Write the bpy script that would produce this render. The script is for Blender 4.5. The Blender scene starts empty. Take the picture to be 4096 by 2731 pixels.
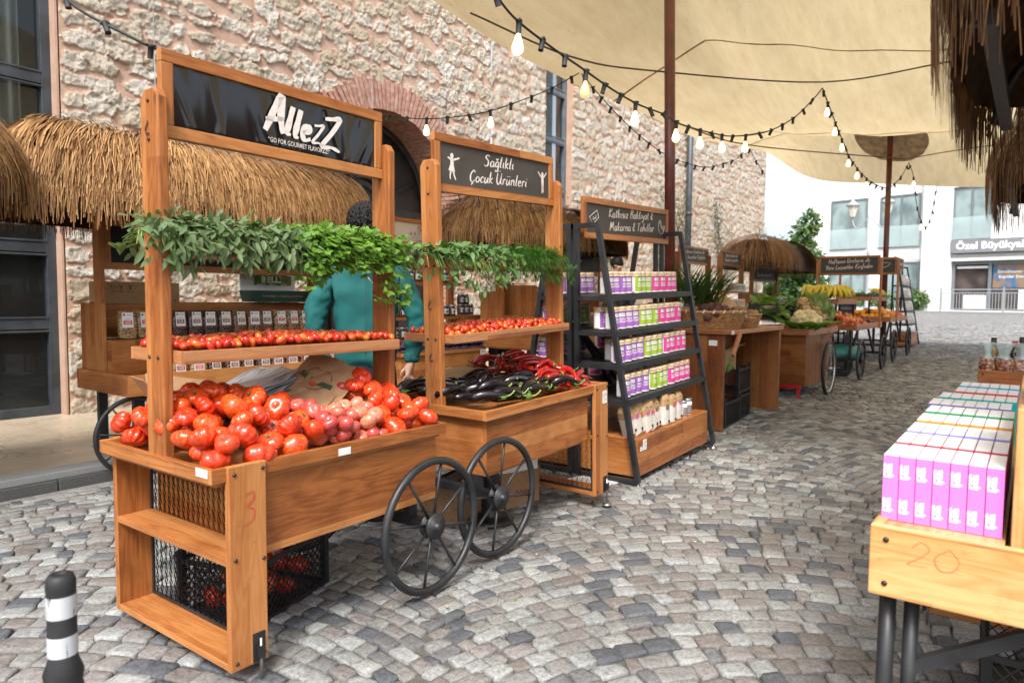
import bpy, bmesh, math, random
import numpy as np
from mathutils import Vector, Matrix

# ---------------------------------------------------------------- camera, sky, sun, exposure
SC = bpy.context.scene
COL = SC.collection
YAW, PITCH, ROLL, CAM_H = 0.645, 0.0615, 0.0087, 1.25     # world: +X runs down the alley, +Y towards the stone wall
cam_data = bpy.data.cameras.new("camera")
cam = bpy.data.objects.new("camera", cam_data)
COL.objects.link(cam)
_fh = Vector((math.cos(YAW), math.sin(YAW), 0)); _rt = Vector((math.sin(YAW), -math.cos(YAW), 0)); _up = Vector((0, 0, 1))
_fw = _fh * math.cos(PITCH) - _up * math.sin(PITCH)
_u1 = _fh * math.sin(PITCH) + _up * math.cos(PITCH)
_R = _rt * math.cos(ROLL) + _u1 * math.sin(ROLL)
_U = _u1 * math.cos(ROLL) - _rt * math.sin(ROLL)
_m = Matrix((_R, _U, -_fw)).transposed().to_4x4()
_m.translation = (0, 0, CAM_H)
cam.matrix_world = _m
cam_data.sensor_width = 36
cam_data.lens = 24.38
cam_data.clip_start = 0.05
cam_data.clip_end = 600
cam_data.dof.use_dof = True
cam_data.dof.focus_distance = 3.5
cam_data.dof.aperture_fstop = 3.4
SC.camera = cam

SUN_EL, SUN_DIR = math.radians(52), Vector((0.50, 0.26, 0))   # light travels towards SUN_DIR, from behind the camera
world = bpy.data.worlds.new("World")
SC.world = world
world.use_nodes = True
wn = world.node_tree.nodes; wl = world.node_tree.links
bg = wn["Background"]
sky = wn.new("ShaderNodeTexSky")
sky.sky_type = 'NISHITA'; sky.sun_disc = False
sky.sun_elevation = SUN_EL
sky.air_density = 1.0; sky.dust_density = 4.0; sky.ozone_density = 0.6
sky.sun_rotation = math.atan2(-SUN_DIR.x, -SUN_DIR.y)
hs = wn.new("ShaderNodeHueSaturation"); hs.inputs["Saturation"].default_value = 0.50   # cloud veil
wl.new(sky.outputs[0], hs.inputs["Color"]); wl.new(hs.outputs[0], bg.inputs[0])
bg.inputs[1].default_value = 0.15
sun_d = bpy.data.lights.new("sun", 'SUN'); sun_d.energy = 1.7; sun_d.angle = math.radians(14); sun_d.color = (1, 0.97, 0.93)
sun = bpy.data.objects.new("sun", sun_d); COL.objects.link(sun)
_d = Vector((SUN_DIR.x, SUN_DIR.y, 0)).normalized() * math.cos(SUN_EL) + Vector((0, 0, -math.sin(SUN_EL)))
sun.rotation_euler = _d.to_track_quat('-Z', 'Y').to_euler()
vs = SC.view_settings
vs.view_transform = 'Standard'; vs.look = 'None'; vs.gamma = 1; vs.exposure = 1.12; vs.use_curve_mapping = False
SC.cycles.max_bounces = 8; SC.cycles.transparent_max_bounces = 8; SC.cycles.caustics_reflective = False; SC.cycles.caustics_refractive = False
SC.cycles.sample_clamp_indirect = 6

RNG = np.random.default_rng(7)
random.seed(7)
PI = math.pi
def R(a): return math.radians(a)
def GZ(u):                                # the street climbs gently beyond the second cart
    t = u - 4.0
    return 0.02 * (0.5 * (t + math.sqrt(t * t + 1.0)) - 0.06) if t > -8 else 0.0

# ---------------------------------------------------------------- materials
MATS = {}
def srgb(r, g, b):
    f = lambda c: (c / 255 / 12.92) if c / 255 <= 0.04045 else ((c / 255 + 0.055) / 1.055) ** 2.4
    return (f(r), f(g), f(b))
def new_mat(name):
    m = bpy.data.materials.new(name); m.use_nodes = True
    nt = m.node_tree; nt.nodes.clear()
    out = nt.nodes.new("ShaderNodeOutputMaterial"); p = nt.nodes.new("ShaderNodeBsdfPrincipled")
    nt.links.new(p.outputs[0], out.inputs[0])
    MATS[name] = m
    return m, nt, p, out
class NT:
    def __init__(s, nt): s.nt = nt
    def n(s, t, **k):
        x = s.nt.nodes.new("ShaderNode" + t)
        for a, b in k.items(): setattr(x, a, b)
        return x
    def l(s, a, b): s.nt.links.new(a, b)
    def set(s, x, **k):
        for a, b in k.items():
            i = x.inputs[a.replace("_", " ")]
            if hasattr(b, "is_linked") : s.l(b, i)
            else: i.default_value = b
        return x
    def noise(s, vec, scale, detail=3, rough=.5, dim='3D', dist=0):
        x = s.n("TexNoise", noise_dimensions=dim); x.inputs["Scale"].default_value = scale; x.inputs["Detail"].default_value = detail
        x.inputs["Roughness"].default_value = rough; x.inputs["Distortion"].default_value = dist
        if vec is not None: s.l(vec, x.inputs["Vector"])
        return x.outputs["Fac"]
    def ramp(s, fac, stops, interp='LINEAR'):
        x = s.n("ValToRGB"); e = x.color_ramp.elements; x.color_ramp.interpolation = interp
        while len(e) < len(stops): e.new(0.5)
        for q, (p, c) in zip(e, stops):
            q.position = p; q.color = (*c, 1) if len(c) == 3 else c
        s.l(fac, x.inputs[0]); return x.outputs[0]
    def math(s, op, a, b=None, c=None, clamp=False):
        x = s.n("Math", operation=op, use_clamp=clamp)
        for i, v in enumerate((a, b, c)):
            if v is None: continue
            if isinstance(v, (int, float)): x.inputs[i].default_value = v
            else: s.l(v, x.inputs[i])
        return x.outputs[0]
    def mix(s, fac, a, b, mode='MIX'):
        x = s.n("MixRGB", blend_type=mode)
        for i, v in enumerate((fac, a, b)):
            if isinstance(v, (int, float)): x.inputs[i].default_value = v
            elif isinstance(v, tuple): x.inputs[i].default_value = (*v, 1)
            else: s.l(v, x.inputs[i])
        return x.outputs[0]
    def bump(s, h, strength=.3, dist=.01):
        x = s.n("Bump"); x.inputs["Strength"].default_value = strength; x.inputs["Distance"].default_value = dist
        s.l(h, x.inputs["Height"]); return x.outputs[0]
    def coord(s, kind="Object"): return s.n("TexCoord").outputs[kind]
    def scale(s, vec, v):
        x = s.n("Mapping"); x.inputs["Scale"].default_value = v; s.l(vec, x.inputs["Vector"]); return x.outputs[0]
    def attr(s, name): 
        x = s.n("Attribute"); x.attribute_name = name; return x
    def rnd(s): return s.n("ObjectInfo").outputs["Random"]

def flat(name, col, rough=.6, metal=0, spec=.5, var=.06, nscale=18, bump=0, coat=0, rand=0):
    """paint, cloth, plastic: one colour with a little uneven wear"""
    m, nt, p, _ = new_mat(name); N = NT(nt)
    f = N.noise(N.coord(), nscale, 4)
    c1 = tuple(max(0, c * (1 - var * 2.2)) for c in col); c2 = tuple(min(1, c * (1 + var * 2.2)) for c in col)
    c = N.ramp(f, [(.3, c1), (.7, c2)])
    if rand:
        h = N.n("HueSaturation"); N.l(c, h.inputs["Color"])
        N.l(N.math('ADD', N.math('MULTIPLY', N.rnd(), rand), 1 - rand / 2), h.inputs["Value"]); c = h.outputs[0]
    N.l(c, p.inputs["Base Color"])
    r = N.ramp(f, [(.2, (rough * .85,) * 3), (.8, (min(1, rough * 1.15),) * 3)]); N.l(r, p.inputs["Roughness"])
    p.inputs["Metallic"].default_value = metal; p.inputs["Specular IOR Level"].default_value = spec
    p.inputs["Coat Weight"].default_value = coat
    if bump: N.l(N.bump(N.noise(N.coord(), nscale * 4, 4), bump, .003), p.inputs["Normal"])
    return m
def wood(name, a, b, dark, plank=.075, rough=.42, wear=.25):
    """varnished, edge-glued pine: UV u runs along the grain in metres"""
    m, nt, p, _ = new_mat(name); N = NT(nt)
    uv = N.n("UVMap").outputs[0]
    sp = N.n("SeparateXYZ"); N.l(uv, sp.inputs[0])
    strip = N.math('FLOOR', N.math('DIVIDE', sp.outputs[1], plank))
    seg = N.math('FLOOR', N.math('ADD', N.math('DIVIDE', sp.outputs[0], 3.5), N.math('MULTIPLY', strip, .37)))
    cb = N.n("CombineXYZ"); N.l(strip, cb.inputs[0]); N.l(seg, cb.inputs[1])
    wn_ = N.n("TexWhiteNoise", noise_dimensions='3D'); N.l(cb.outputs[0], wn_.inputs[0])
    tone = wn_.outputs["Value"]
    off = N.n("CombineXYZ"); N.l(N.math('ADD', sp.outputs[0], N.math('MULTIPLY', tone, 7)), off.inputs[0]); N.l(N.math('ADD', sp.outputs[1], N.math('MULTIPLY', tone, 3)), off.inputs[1])
    big = N.noise(N.scale(off.outputs[0], (1.6, 16, 1)), 1.0, 2, .5, dist=.6)
    rings = N.math('FRACT', N.math('MULTIPLY', big, 7))
    rings = N.math('ABSOLUTE', N.math('SUBTRACT', rings, .5))
    fine = N.noise(N.scale(off.outputs[0], (9, 420, 1)), 1.0, 4, .65)
    t = N.math('ADD', N.math('ADD', N.math('MULTIPLY', tone, .55), N.math('MULTIPLY', rings, .5)), N.math('MULTIPLY', fine, .38))
    c = N.ramp(t, [(.28, a), (.62, b), (.95, dark)])
    knot = N.n("TexVoronoi", feature='F1'); knot.inputs["Scale"].default_value = 1; N.l(N.scale(off.outputs[0], (2.2, 6.5, 1)), knot.inputs["Vector"])
    kd = N.ramp(knot.outputs["Distance"], [(.02, (1, 1, 1)), (.075, (0, 0, 0))])
    c = N.mix(N.math('MULTIPLY', kd, .6), c, tuple(x * .35 for x in dark))
    if wear:
        w = N.ramp(N.noise(N.scale(off.outputs[0], (14, 40, 1)), 1.0, 5, .7), [(.69, (0, 0, 0)), (.76, (1, 1, 1))])
        c = N.mix(N.math('MULTIPLY', w, wear), c, tuple(min(1, x * 1.5 + .08) for x in a))
    c = N.mix(1, c, N.ramp(N.noise(N.coord(), 3.1, 5, .65), [(.30, (.70, .66, .62)), (.46, (1, 1, 1)), (.75, (1.16, 1.15, 1.12))]), 'MULTIPLY')
    c = N.mix(N.math('MULTIPLY', N.ramp(N.noise(N.coord(), 19, 5, .75), [(.62, (0, 0, 0)), (.72, (1, 1, 1))]), .35), c, tuple(q * .5 for q in dark))
    N.l(c, p.inputs["Base Color"])
    N.l(N.ramp(fine, [(.3, (rough * .8,) * 3), (.8, (rough * 1.3,) * 3)]), p.inputs["Roughness"])
    gap = N.math('ABSOLUTE', N.math('SUBTRACT', N.math('FRACT', N.math('DIVIDE', sp.outputs[1], plank)), .5))
    gp = N.ramp(gap, [(.485, (1, 1, 1)), (.5, (0, 0, 0))])
    N.l(N.bump(N.math('ADD', N.math('MULTIPLY', gp, .5), N.math('MULTIPLY', fine, .3)), .25, .002), p.inputs["Normal"])
    p.inputs["Specular IOR Level"].default_value = .4
    return m
wood("wood_amber", (.46, .20, .066), (.35, .125, .034), (.20, .060, .016))
wood("wood_pale", (.66, .40, .17), (.56, .29, .10), (.36, .15, .045), plank=.05)
wood("wood_brown", (.30, .125, .042), (.22, .078, .024), (.12, .036, .012), plank=.09)
wood("wood_rose", (.42, .20, .09), (.33, .13, .05), (.20, .07, .028), plank=.10)
flat("black_metal", (.018, .019, .021), .45, 0, .5, .2, 9, .15)
flat("grey_metal", (.055, .065, .08), .45, 0, .5, .12, 5)
flat("steel", (.45, .45, .46), .32, 1.0, .5, .1, 40)
flat("dark_screw", (.06, .055, .05), .4, .8)
flat("pole_red", (.115, .022, .014), .35, 0, .5, .18, 6, coat=.3)
flat("board_grey", (.062, .056, .050), .65, 0, .4, .08, 6)
flat("board_black", (.010, .010, .011), .55, 0, .4, .1, 6)
flat("board_slate", (.048, .053, .058), .6, 0, .4, .08, 6)
flat("board_cream", (.58, .50, .40), .6, 0, .4, .02, 3)
flat("chalk_white", (.72, .66, .62), .8, 0, .3, .05, 60)
flat("white_paint", (.78, .77, .75), .6, 0, .4, .03, 4)
flat("copper_ink", (.30, .10, .035), .6)
flat("dark_ink", (.03, .028, .026), .7)
flat("faint_pencil", (.60, .21, .07), .7); flat("red_ink", (.50, .075, .035), .7)
flat("green_ink", (.055, .10, .045), .7)
flat("white_label", (.74, .74, .74), .45, 0, .5, .02)
flat("cardboard", (.36, .215, .115), .85, 0, .2, .06, 30, .2)
flat("kraft", (.50, .315, .17), .8, 0, .3, .05, 25, .2, rand=.12)
flat("black_plastic", (.012, .013, .015), .4, 0, .5, .25, 12, .1)
flat("rubber", (.022, .023, .025), .6, 0, .4, .25, 10, .2)
flat("tin", (.55, .55, .56), .3, .9)

# ---------------------------------------------------------------- mesh building
def mat(x): return MATS[x] if isinstance(x, str) else x
class MB:
    """collects boxes, tubes, lathes and text; build() links them as ONE mesh object"""
    def __init__(s): s.v = []; s.f = []; s.uv = []; s.mi = []; s.sm = []; s.m = []; s.cur = 0
    def use(s, name):
        m = mat(name)
        if m not in s.m: s.m.append(m)
        s.cur = s.m.index(m); return s
    def face(s, idx, uv=None, smooth=False):
        s.f.append(tuple(idx)); s.uv.append(uv or [(0, 0)] * len(idx)); s.mi.append(s.cur); s.sm.append(smooth)
    def box(s, lo, hi, M=None, taper=None, grain=None):
        """axis-aligned box (optionally moved by M); grain runs along its longest side"""
        lo = list(lo); hi = list(hi)
        d = [hi[i] - lo[i] for i in range(3)]
        g = grain if grain is not None else max(range(3), key=lambda i: d[i])
        b = len(s.v)
        P = [(x, y, z) for z in (lo[2], hi[2]) for y in (lo[1], hi[1]) for x in (lo[0], hi[0])]
        s.v += [tuple(M @ Vector(p)) if M is not None else p for p in P]
        ou, ov = random.uniform(0, 40), random.uniform(0, 40)
        for q, ax in (((0, 2, 3, 1), 2), ((4, 5, 7, 6), 2), ((0, 1, 5, 4), 1), ((2, 6, 7, 3), 1), ((0, 4, 6, 2), 0), ((1, 3, 7, 5), 0)):
            inp = [i for i in range(3) if i != ax]
            u = g if g in inp else max(inp, key=lambda i: d[i])
            w = [i for i in inp if i != u][0]
            s.face([b + k for k in q], [(P[k][u] + ou + ax * .31, P[k][w] + ov + ax * .17) for k in q])
        return s
    def bar(s, a, b, w, h, up=(0, 0, 1)):
        """rectangular bar from a to b"""
        a, b = Vector(a), Vector(b); x = (b - a); L = x.length; x.normalize()
        upv = Vector(up)
        y = upv.cross(x)
        if y.length < 1e-4: y = Vector((0, 1, 0)).cross(x)
        y.normalize(); z = x.cross(y)
        M = Matrix((x, y, z)).transposed().to_4x4(); M.translation = a
        return s.box((0, -w / 2, -h / 2), (L, w / 2, h / 2), M)
    def tube(s, pts, r, n=8, close=False, caps=True):
        pts = [Vector(p) for p in pts]; N = len(pts); b = len(s.v)
        rr = r if hasattr(r, '__len__') else [r] * N
        prev = None
        for i, p in enumerate(pts):
            if close: t = pts[(i + 1) % N] - pts[i - 1]
            else: t = pts[min(i + 1, N - 1)] - pts[max(i - 1, 0)]
            t.normalize()
            if prev is None:
                a = Vector((0, 0, 1)) if abs(t.z) < .9 else Vector((1, 0, 0))
                x = a.cross(t).normalized()
            else: x = (prev - t * prev.dot(t)).normalized()
            prev = x; y = t.cross(x)
            for k in range(n):
                a = 2 * PI * k / n
                s.v.append(tuple(p + (x * math.cos(a) + y * math.sin(a)) * rr[i]))
        for i in range(N if close else N - 1):
            j = (i + 1) % N
            for k in range(n):
                k2 = (k + 1) % n
                s.face((b + i * n + k, b + i * n + k2, b + j * n + k2, b + j * n + k), [(i * .1, k / n), (i * .1, (k + 1) / n), (i * .1 + .1, (k + 1) / n), (i * .1 + .1, k / n)], True)
        if caps and not close:
            s.face([b + k for k in range(n)][::-1]); s.face([b + (N - 1) * n + k for k in range(n)])
        return s
    def lathe(s, prof, M=None, n=24, lobes=0, amp=0, smooth=True, cap=True):
        """profile of (radius, z) turned about z; lobes > 0 gives ribbed fruit"""
        b = len(s.v); N = len(prof)
        for (r, z) in prof:
            for k in range(n):
                a = 2 * PI * k / n
                q = r * (1 + amp * (abs(math.sin(a * lobes / 2)) - .6)) if lobes else r
                p = Vector((q * math.cos(a), q * math.sin(a), z))
                s.v.append(tuple(M @ p) if M is not None else tuple(p))
        for i in range(N - 1):
            for k in range(n):
                k2 = (k + 1) % n
                s.face((b + i * n + k, b + i * n + k2, b + (i + 1) * n + k2, b + (i + 1) * n + k),
                       [(k / n, prof[i][1]), ((k + 1) / n, prof[i][1]), ((k + 1) / n, prof[i + 1][1]), (k / n, prof[i + 1][1])], smooth)
        if cap:
            s.face([b + k for k in range(n)][::-1]); s.face([b + (N - 1) * n + k for k in range(n)])
        return s
    def sheet(s, grid, smooth=True, uvs=1.0):
        """grid[i][j] of points"""
        b = len(s.v); I, J = len(grid), len(grid[0])
        for row in grid: s.v += [tuple(p) for p in row]
        for i in range(I - 1):
            for j in range(J - 1):
                s.face((b + i * J + j, b + i * J + j + 1, b + (i + 1) * J + j + 1, b + (i + 1) * J + j),
                       [(j / (J - 1), i / (I - 1)), ((j + 1) / (J - 1), i / (I - 1)), ((j + 1) / (J - 1), (i + 1) / (I - 1)), (j / (J - 1), (i + 1) / (I - 1))], smooth)
        return s
    def add(s, verts, faces, M=None, smooth=False, uv=None):
        b = len(s.v)
        s.v += [tuple(M @ Vector(p)) if M is not None else tuple(p) for p in verts]
        for k, f in enumerate(faces): s.face([b + i for i in f], uv[k] if uv else None, smooth)
        return s
    def mesh(s, name):
        me = bpy.data.meshes.new(name)
        me.from_pydata(s.v, [], s.f)
        me.polygons.foreach_set("material_index", s.mi)
        me.polygons.foreach_set("use_smooth", s.sm)
        uvl = me.uv_layers.new(name="UVMap")
        flat_uv = [c for f in s.uv for t in f for c in t]
        if len(flat_uv) == len(uvl.data) * 2: uvl.data.foreach_set("uv", flat_uv)
        for m in s.m: me.materials.append(m)
        me.update()
        return me
    def build(s, name, parent=None, bevel=0, loc=None):
        o = bpy.data.objects.new(name, s.mesh(name)); COL.objects.link(o)
        if parent is not None: o.parent = parent
        if loc is not None: o.location = loc
        if bevel:
            b = o.modifiers.new("edge", 'BEVEL'); b.width = bevel; b.segments = 2; b.limit_method = 'ANGLE'; b.angle_limit = R(40)
        return o
def mb(m): return MB().use(m)
def tag(o, label=None, cat=None, group=None, kind=None):
    if label: o["label"] = label
    if cat: o["category"] = cat
    if group: o["group"] = group
    if kind: o["kind"] = kind
    return o
def thing(name, label, cat, loc=(0, 0, 0), rotz=0, group=None):
    o = bpy.data.objects.new(name, None); COL.objects.link(o); o.empty_display_size = .1
    o.location = loc; o.rotation_euler = (0, 0, rotz)
    return tag(o, label, cat, group)
def kids(o): return [c for c in bpy.data.objects if c.parent == o]
def dup(root, loc=None, rot=None, label=None, group=None, scale=None):
    """a copy of a thing with copies of its parts and sub-parts"""
    def rec(o, par):
        c = o.copy(); COL.objects.link(c)
        if par is not None: c.parent = par
        for ch in KIDS.get(o.name, ()): rec(ch, c)
        return c
    r = rec(root, None)
    if loc is not None: r.location = loc
    if rot is not None: r.rotation_euler = rot if hasattr(rot, '__len__') else (0, 0, rot)
    if scale is not None: r.scale = scale if hasattr(scale, '__len__') else (scale,) * 3
    if label: r["label"] = label
    if group: r["group"] = group
    return r
KIDS = {}
def remember(root):                      # children of a prototype, so that copying needs no scene search
    def rec(o):
        KIDS[o.name] = [c for c in o.children]
        for c in o.children: rec(c)
    rec(root); return root
def place(me, name, loc, rot=(0, 0, 0), scale=1, label=None, cat=None, group=None, parent=None):
    o = bpy.data.objects.new(name, me); COL.objects.link(o)
    o.location = loc; o.rotation_euler = rot; o.scale = scale if hasattr(scale, '__len__') else (scale,) * 3
    if parent is not None: o.parent = parent
    return tag(o, label, cat, group)
def T(x, y, z): return Matrix.Translation((x, y, z))
def RZ(a): return Matrix.Rotation(a, 4, 'Z')
def RX(a): return Matrix.Rotation(a, 4, 'X')
def RY(a): return Matrix.Rotation(a, 4, 'Y')
def S3(x, y, z): return Matrix.Diagonal((x, y, z, 1))
ALONG = lambda p, d, up=(0, 0, 1): (lambda x, y: (lambda M: M)(Matrix.Translation(p) @ Matrix((x, y, x.cross(y))).transposed().to_4x4()))(Vector(d).normalized(), Vector(up).cross(Vector(d)).normalized())

# lettering ---------------------------------------------------------------
_TX = {}
def text_mesh(txt, bold=0.0):
    """the words as flat faces, height of a capital about 0.7, left end at 0"""
    key = (txt, bold)
    if key not in _TX:
        c = bpy.data.curves.new("lettering", 'FONT'); c.body = txt; c.resolution_u = 2; c.offset = bold
        o = bpy.data.objects.new("lettering", c); COL.objects.link(o)
        dg = bpy.context.evaluated_depsgraph_get()
        me = bpy.data.meshes.new_from_object(o.evaluated_get(dg))
        V = [tuple(v.co) for v in me.vertices]; F = [tuple(p.vertices) for p in me.polygons]
        bpy.data.objects.remove(o); bpy.data.curves.remove(c); bpy.data.meshes.remove(me)
        _TX[key] = (V, F)
    return _TX[key]
def text(b, txt, M, size, width=None, bold=0.0, center=True):
    V, F = text_mesh(txt, bold)
    if not V: return
    w = max(p[0] for p in V); sx = size
    if width: sx = min(size * 1.6, width / max(w, .01))
    b.add([((p[0] - (w / 2 if center else 0)) * sx, p[1] * size, 0) for p in V], F, M)
# a brush alphabet: strokes through points (x, y), x-height .5, capitals 1
GLYPH = {
 'a': (.52, ".42,.42 .25,.5 .08,.3 .12,.04 .3,.06 .44,.45|.44,.48 .42,.12 .54,.02"), 'e': (.46, ".08,.26 .34,.32 .3,.48 .14,.44 .08,.2 .2,.02 .42,.1"),
 'l': (.3, ".22,.98 .14,.5 .1,.1 .24,.03"), 'i': (.26, ".14,.5 .1,.14 .22,.02|.2,.7 .21,.74"), 'ı': (.26, ".14,.5 .1,.14 .22,.02"),
 'k': (.46, ".16,1 .1,.5 .08,0|.4,.5 .14,.24 .42,.02"), 'o': (.48, ".26,.5 .08,.3 .14,.04 .36,.08 .42,.36 .26,.5"), 'c': (.42, ".38,.42 .24,.5 .08,.26 .18,.02 .4,.1"),
 'u': (.54, ".12,.5 .08,.12 .24,.02 .42,.48|.44,.5 .42,.12 .54,.02"), 'r': (.4, ".12,.5 .08,0|.1,.3 .24,.5 .38,.44"), 'n': (.54, ".12,.5 .08,0|.1,.3 .28,.5 .4,.4 .4,.1 .52,.02"),
 't': (.36, ".2,.86 .12,.2 .3,.02|.0,.6 .38,.64"), 's': (.4, ".36,.44 .2,.5 .12,.36 .32,.2 .24,.02 .06,.06"), 'z': (.44, ".08,.42 .26,.52 .3,.3 .06,.02 .42,.05"),
 'y': (.5, ".12,.5 .12,.22 .28,.16 .42,.46|.42,.5 .34,-.2 .14,-.34 .1,-.2"), 'h': (.52, ".16,1 .08,0|.1,.28 .28,.48 .38,.36 .38,.08 .48,.02"), 'f': (.38, ".36,.92 .22,.98 .16,.6 .1,-.25|.02,.5 .34,.54"),
 'd': (.54, ".4,.4 .22,.5 .08,.28 .14,.03 .32,.1 .44,.5|.5,1 .42,.14 .54,.02"), 'v': (.46, ".08,.5 .18,.02 .4,.5"), 'm': (.78, ".1,.5 .08,0|.1,.3 .24,.5 .34,.36 .34,.02|.34,.3 .5,.5 .6,.36 .6,.06 .72,.02"),
 'S': (.6, ".56,.86 .34,.98 .14,.78 .42,.5 .4,.12 .18,.02 .04,.14"), 'C': (.6, ".56,.82 .38,.98 .1,.6 .14,.1 .36,.02 .56,.18"), 'U': (.72, ".14,.98 .08,.4 .2,.02 .42,.14 .6,.96|.6,.98 .54,.2 .68,.02"),
 'K': (.62, ".18,1 .1,0|.58,.98 .16,.46 .56,.02"), 'B': (.62, ".18,.96 .1,0|.12,.94 .42,.98 .48,.72 .18,.54 .5,.44 .5,.12 .1,.02"), 'M': (.86, ".08,0 .2,.98 .36,.3 .58,.98 .72,.02"),
 'T': (.6, ".32,.94 .24,.4 .22,0|.02,.88 .62,.98"), 'H': (.72, ".18,.98 .1,0|.62,1 .52,.02|.06,.46 .64,.54"), 'Y': (.62, ".1,.98 .2,.56 .4,.6|.62,.98 .34,.3 .22,-.1"), 'L': (.54, ".2,1 .12,.1 .3,.04 .54,.1"),
 'A': (.72, ".02,.0 .4,1 .46,.4 .58,0|.0,.3 .56,.4"), 'Z': (.66, ".06,.86 .34,.9 .6,.94 .36,.5 .04,.04 .4,.06 .7,-.02"), 'D': (.64, ".18,.96 .1,.02|.1,.96 .44,.9 .58,.5 .4,.08 .08,.02"),
 '&': (.6, ".52,.8 .3,.92 .16,.72 .4,.56 .1,.42 .14,.1 .4,.06 .5,.2|.28,1 .24,-.06"), '1': (.3, ".14,1 .14,0"), '3': (.5, ".06,.9 .34,.98 .36,.7 .16,.54 .42,.4 .4,.06 .06,-.1"), '6': (.5, ".38,.98 .1,.5 .1,.1 .36,.04 .42,.3 .14,.36"),
 '2': (.5, ".08,.74 .24,.98 .44,.74 .26,.34 .06,.04 .48,.06"), '0': (.6, ".3,.9 .06,.5 .2,.06 .46,.1 .54,.5 .3,.9"), '9': (.46, ".4,.9 .14,.9 .1,.6 .36,.56 .42,.9 .36,0"), '/': (.3, ".0,-.1 .3,.0"),
 ' ': (.3, ""), '.': (.2, ".06,.02 .09,.04"),
}
def strokes(txt):
    base = {'ğ': ('g', 'b'), 'ş': ('s', ','), 'Ç': ('C', ','), 'ç': ('c', ','), 'Ü': ('U', ':'), 'ü': ('u', ':'), 'ö': ('o', ':'), 'İ': ('I', '.')}
    GLYPH['g'] = (.5, ".42,.42 .24,.5 .08,.3 .16,.06 .34,.14 .44,.5|.44,.5 .36,-.2 .16,-.34 .1,-.2")
    x = 0; out = []
    for ch in txt:
        b, mark = base.get(ch, (ch, ''))
        adv, st = GLYPH.get(b, GLYPH['o'])
        for k in st.split('|'):
            if k: out.append([(x + float(q.split(',')[0]), float(q.split(',')[1])) for q in k.split()])
        top = 1.12 if b in 'UCI' else .72
        if mark == 'b': out.append([(x + .12, .78), (x + .24, .66), (x + .38, .8)])
        if mark == ',': out.append([(x + .3, 0), (x + .34, -.12), (x + .2, -.24)])
        if mark == ':': out += [[(x + .16, top), (x + .18, top + .06)], [(x + .4, top + .02), (x + .42, top + .08)]]
        x += adv + .02
    return x, out
def catmull(p, k=5):
    if len(p) < 3: return [Vector(p[0]).lerp(Vector(p[-1]), i / 2) for i in range(3)]
    q = [Vector(a) for a in p]; q = [q[0] * 2 - q[1]] + q + [q[-1] * 2 - q[-2]]; out = []
    for i in range(1, len(q) - 2):
        a, b, c, d = q[i - 1:i + 3]
        for j in range(k):
            t = j / k
            out.append(.5 * ((2 * b) + (c - a) * t + (2 * a - 5 * b + 4 * c - d) * t * t + (3 * b - 3 * c + d - a) * t ** 3))
    return out + [q[-2]]
def brush(b, txt, M, size, width=None, pen=.085, slant=.16, center=True, rise=0.0):
    """hand-lettered words as brush ribbons, lying in the XY plane of M"""
    w, st = strokes(txt); sx = (width / w) if width else size
    for line in st:
        P = catmull([(x, y, 0) for x, y in line]); n = len(P); L, Rr = [], []
        for i, p in enumerate(P):
            t = (P[min(i + 1, n - 1)] - P[max(i - 1, 0)]); t = t.normalized() if t.length > 1e-6 else Vector((1, 0, 0))
            e = Vector((-t.y, t.x, 0)); k = i / max(1, n - 1)
            h = pen * .5 * (.75 + .5 * abs(t.y)) * (.55 + .45 * math.sin(PI * min(1, .15 + k * .85)) + .2 * math.sin(k * 9 + p.x * 5) ** 2)
            L.append(p + e * h); Rr.append(p - e * h)
        f = lambda p: (((p.x - (w / 2 if center else 0)) + slant * p.y) * sx, p.y * size + rise * p.x * sx, 0)
        V = [f(p) for p in L] + [f(p) for p in Rr]
        b.add(V, [(i, n + i, n + i + 1, i + 1) for i in range(n - 1)], M)
FRONT = Matrix(((1, 0, 0, 0), (0, 0, -1, 0), (0, 1, 0, 0), (0, 0, 0, 1)))      # XY plane -> upright, facing -Y
SIDE = Matrix(((0, 0, -1, 0), (-1, 0, 0, 0), (0, 1, 0, 0), (0, 0, 0, 1)))      # upright, facing -X (text runs towards -Y)

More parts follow.
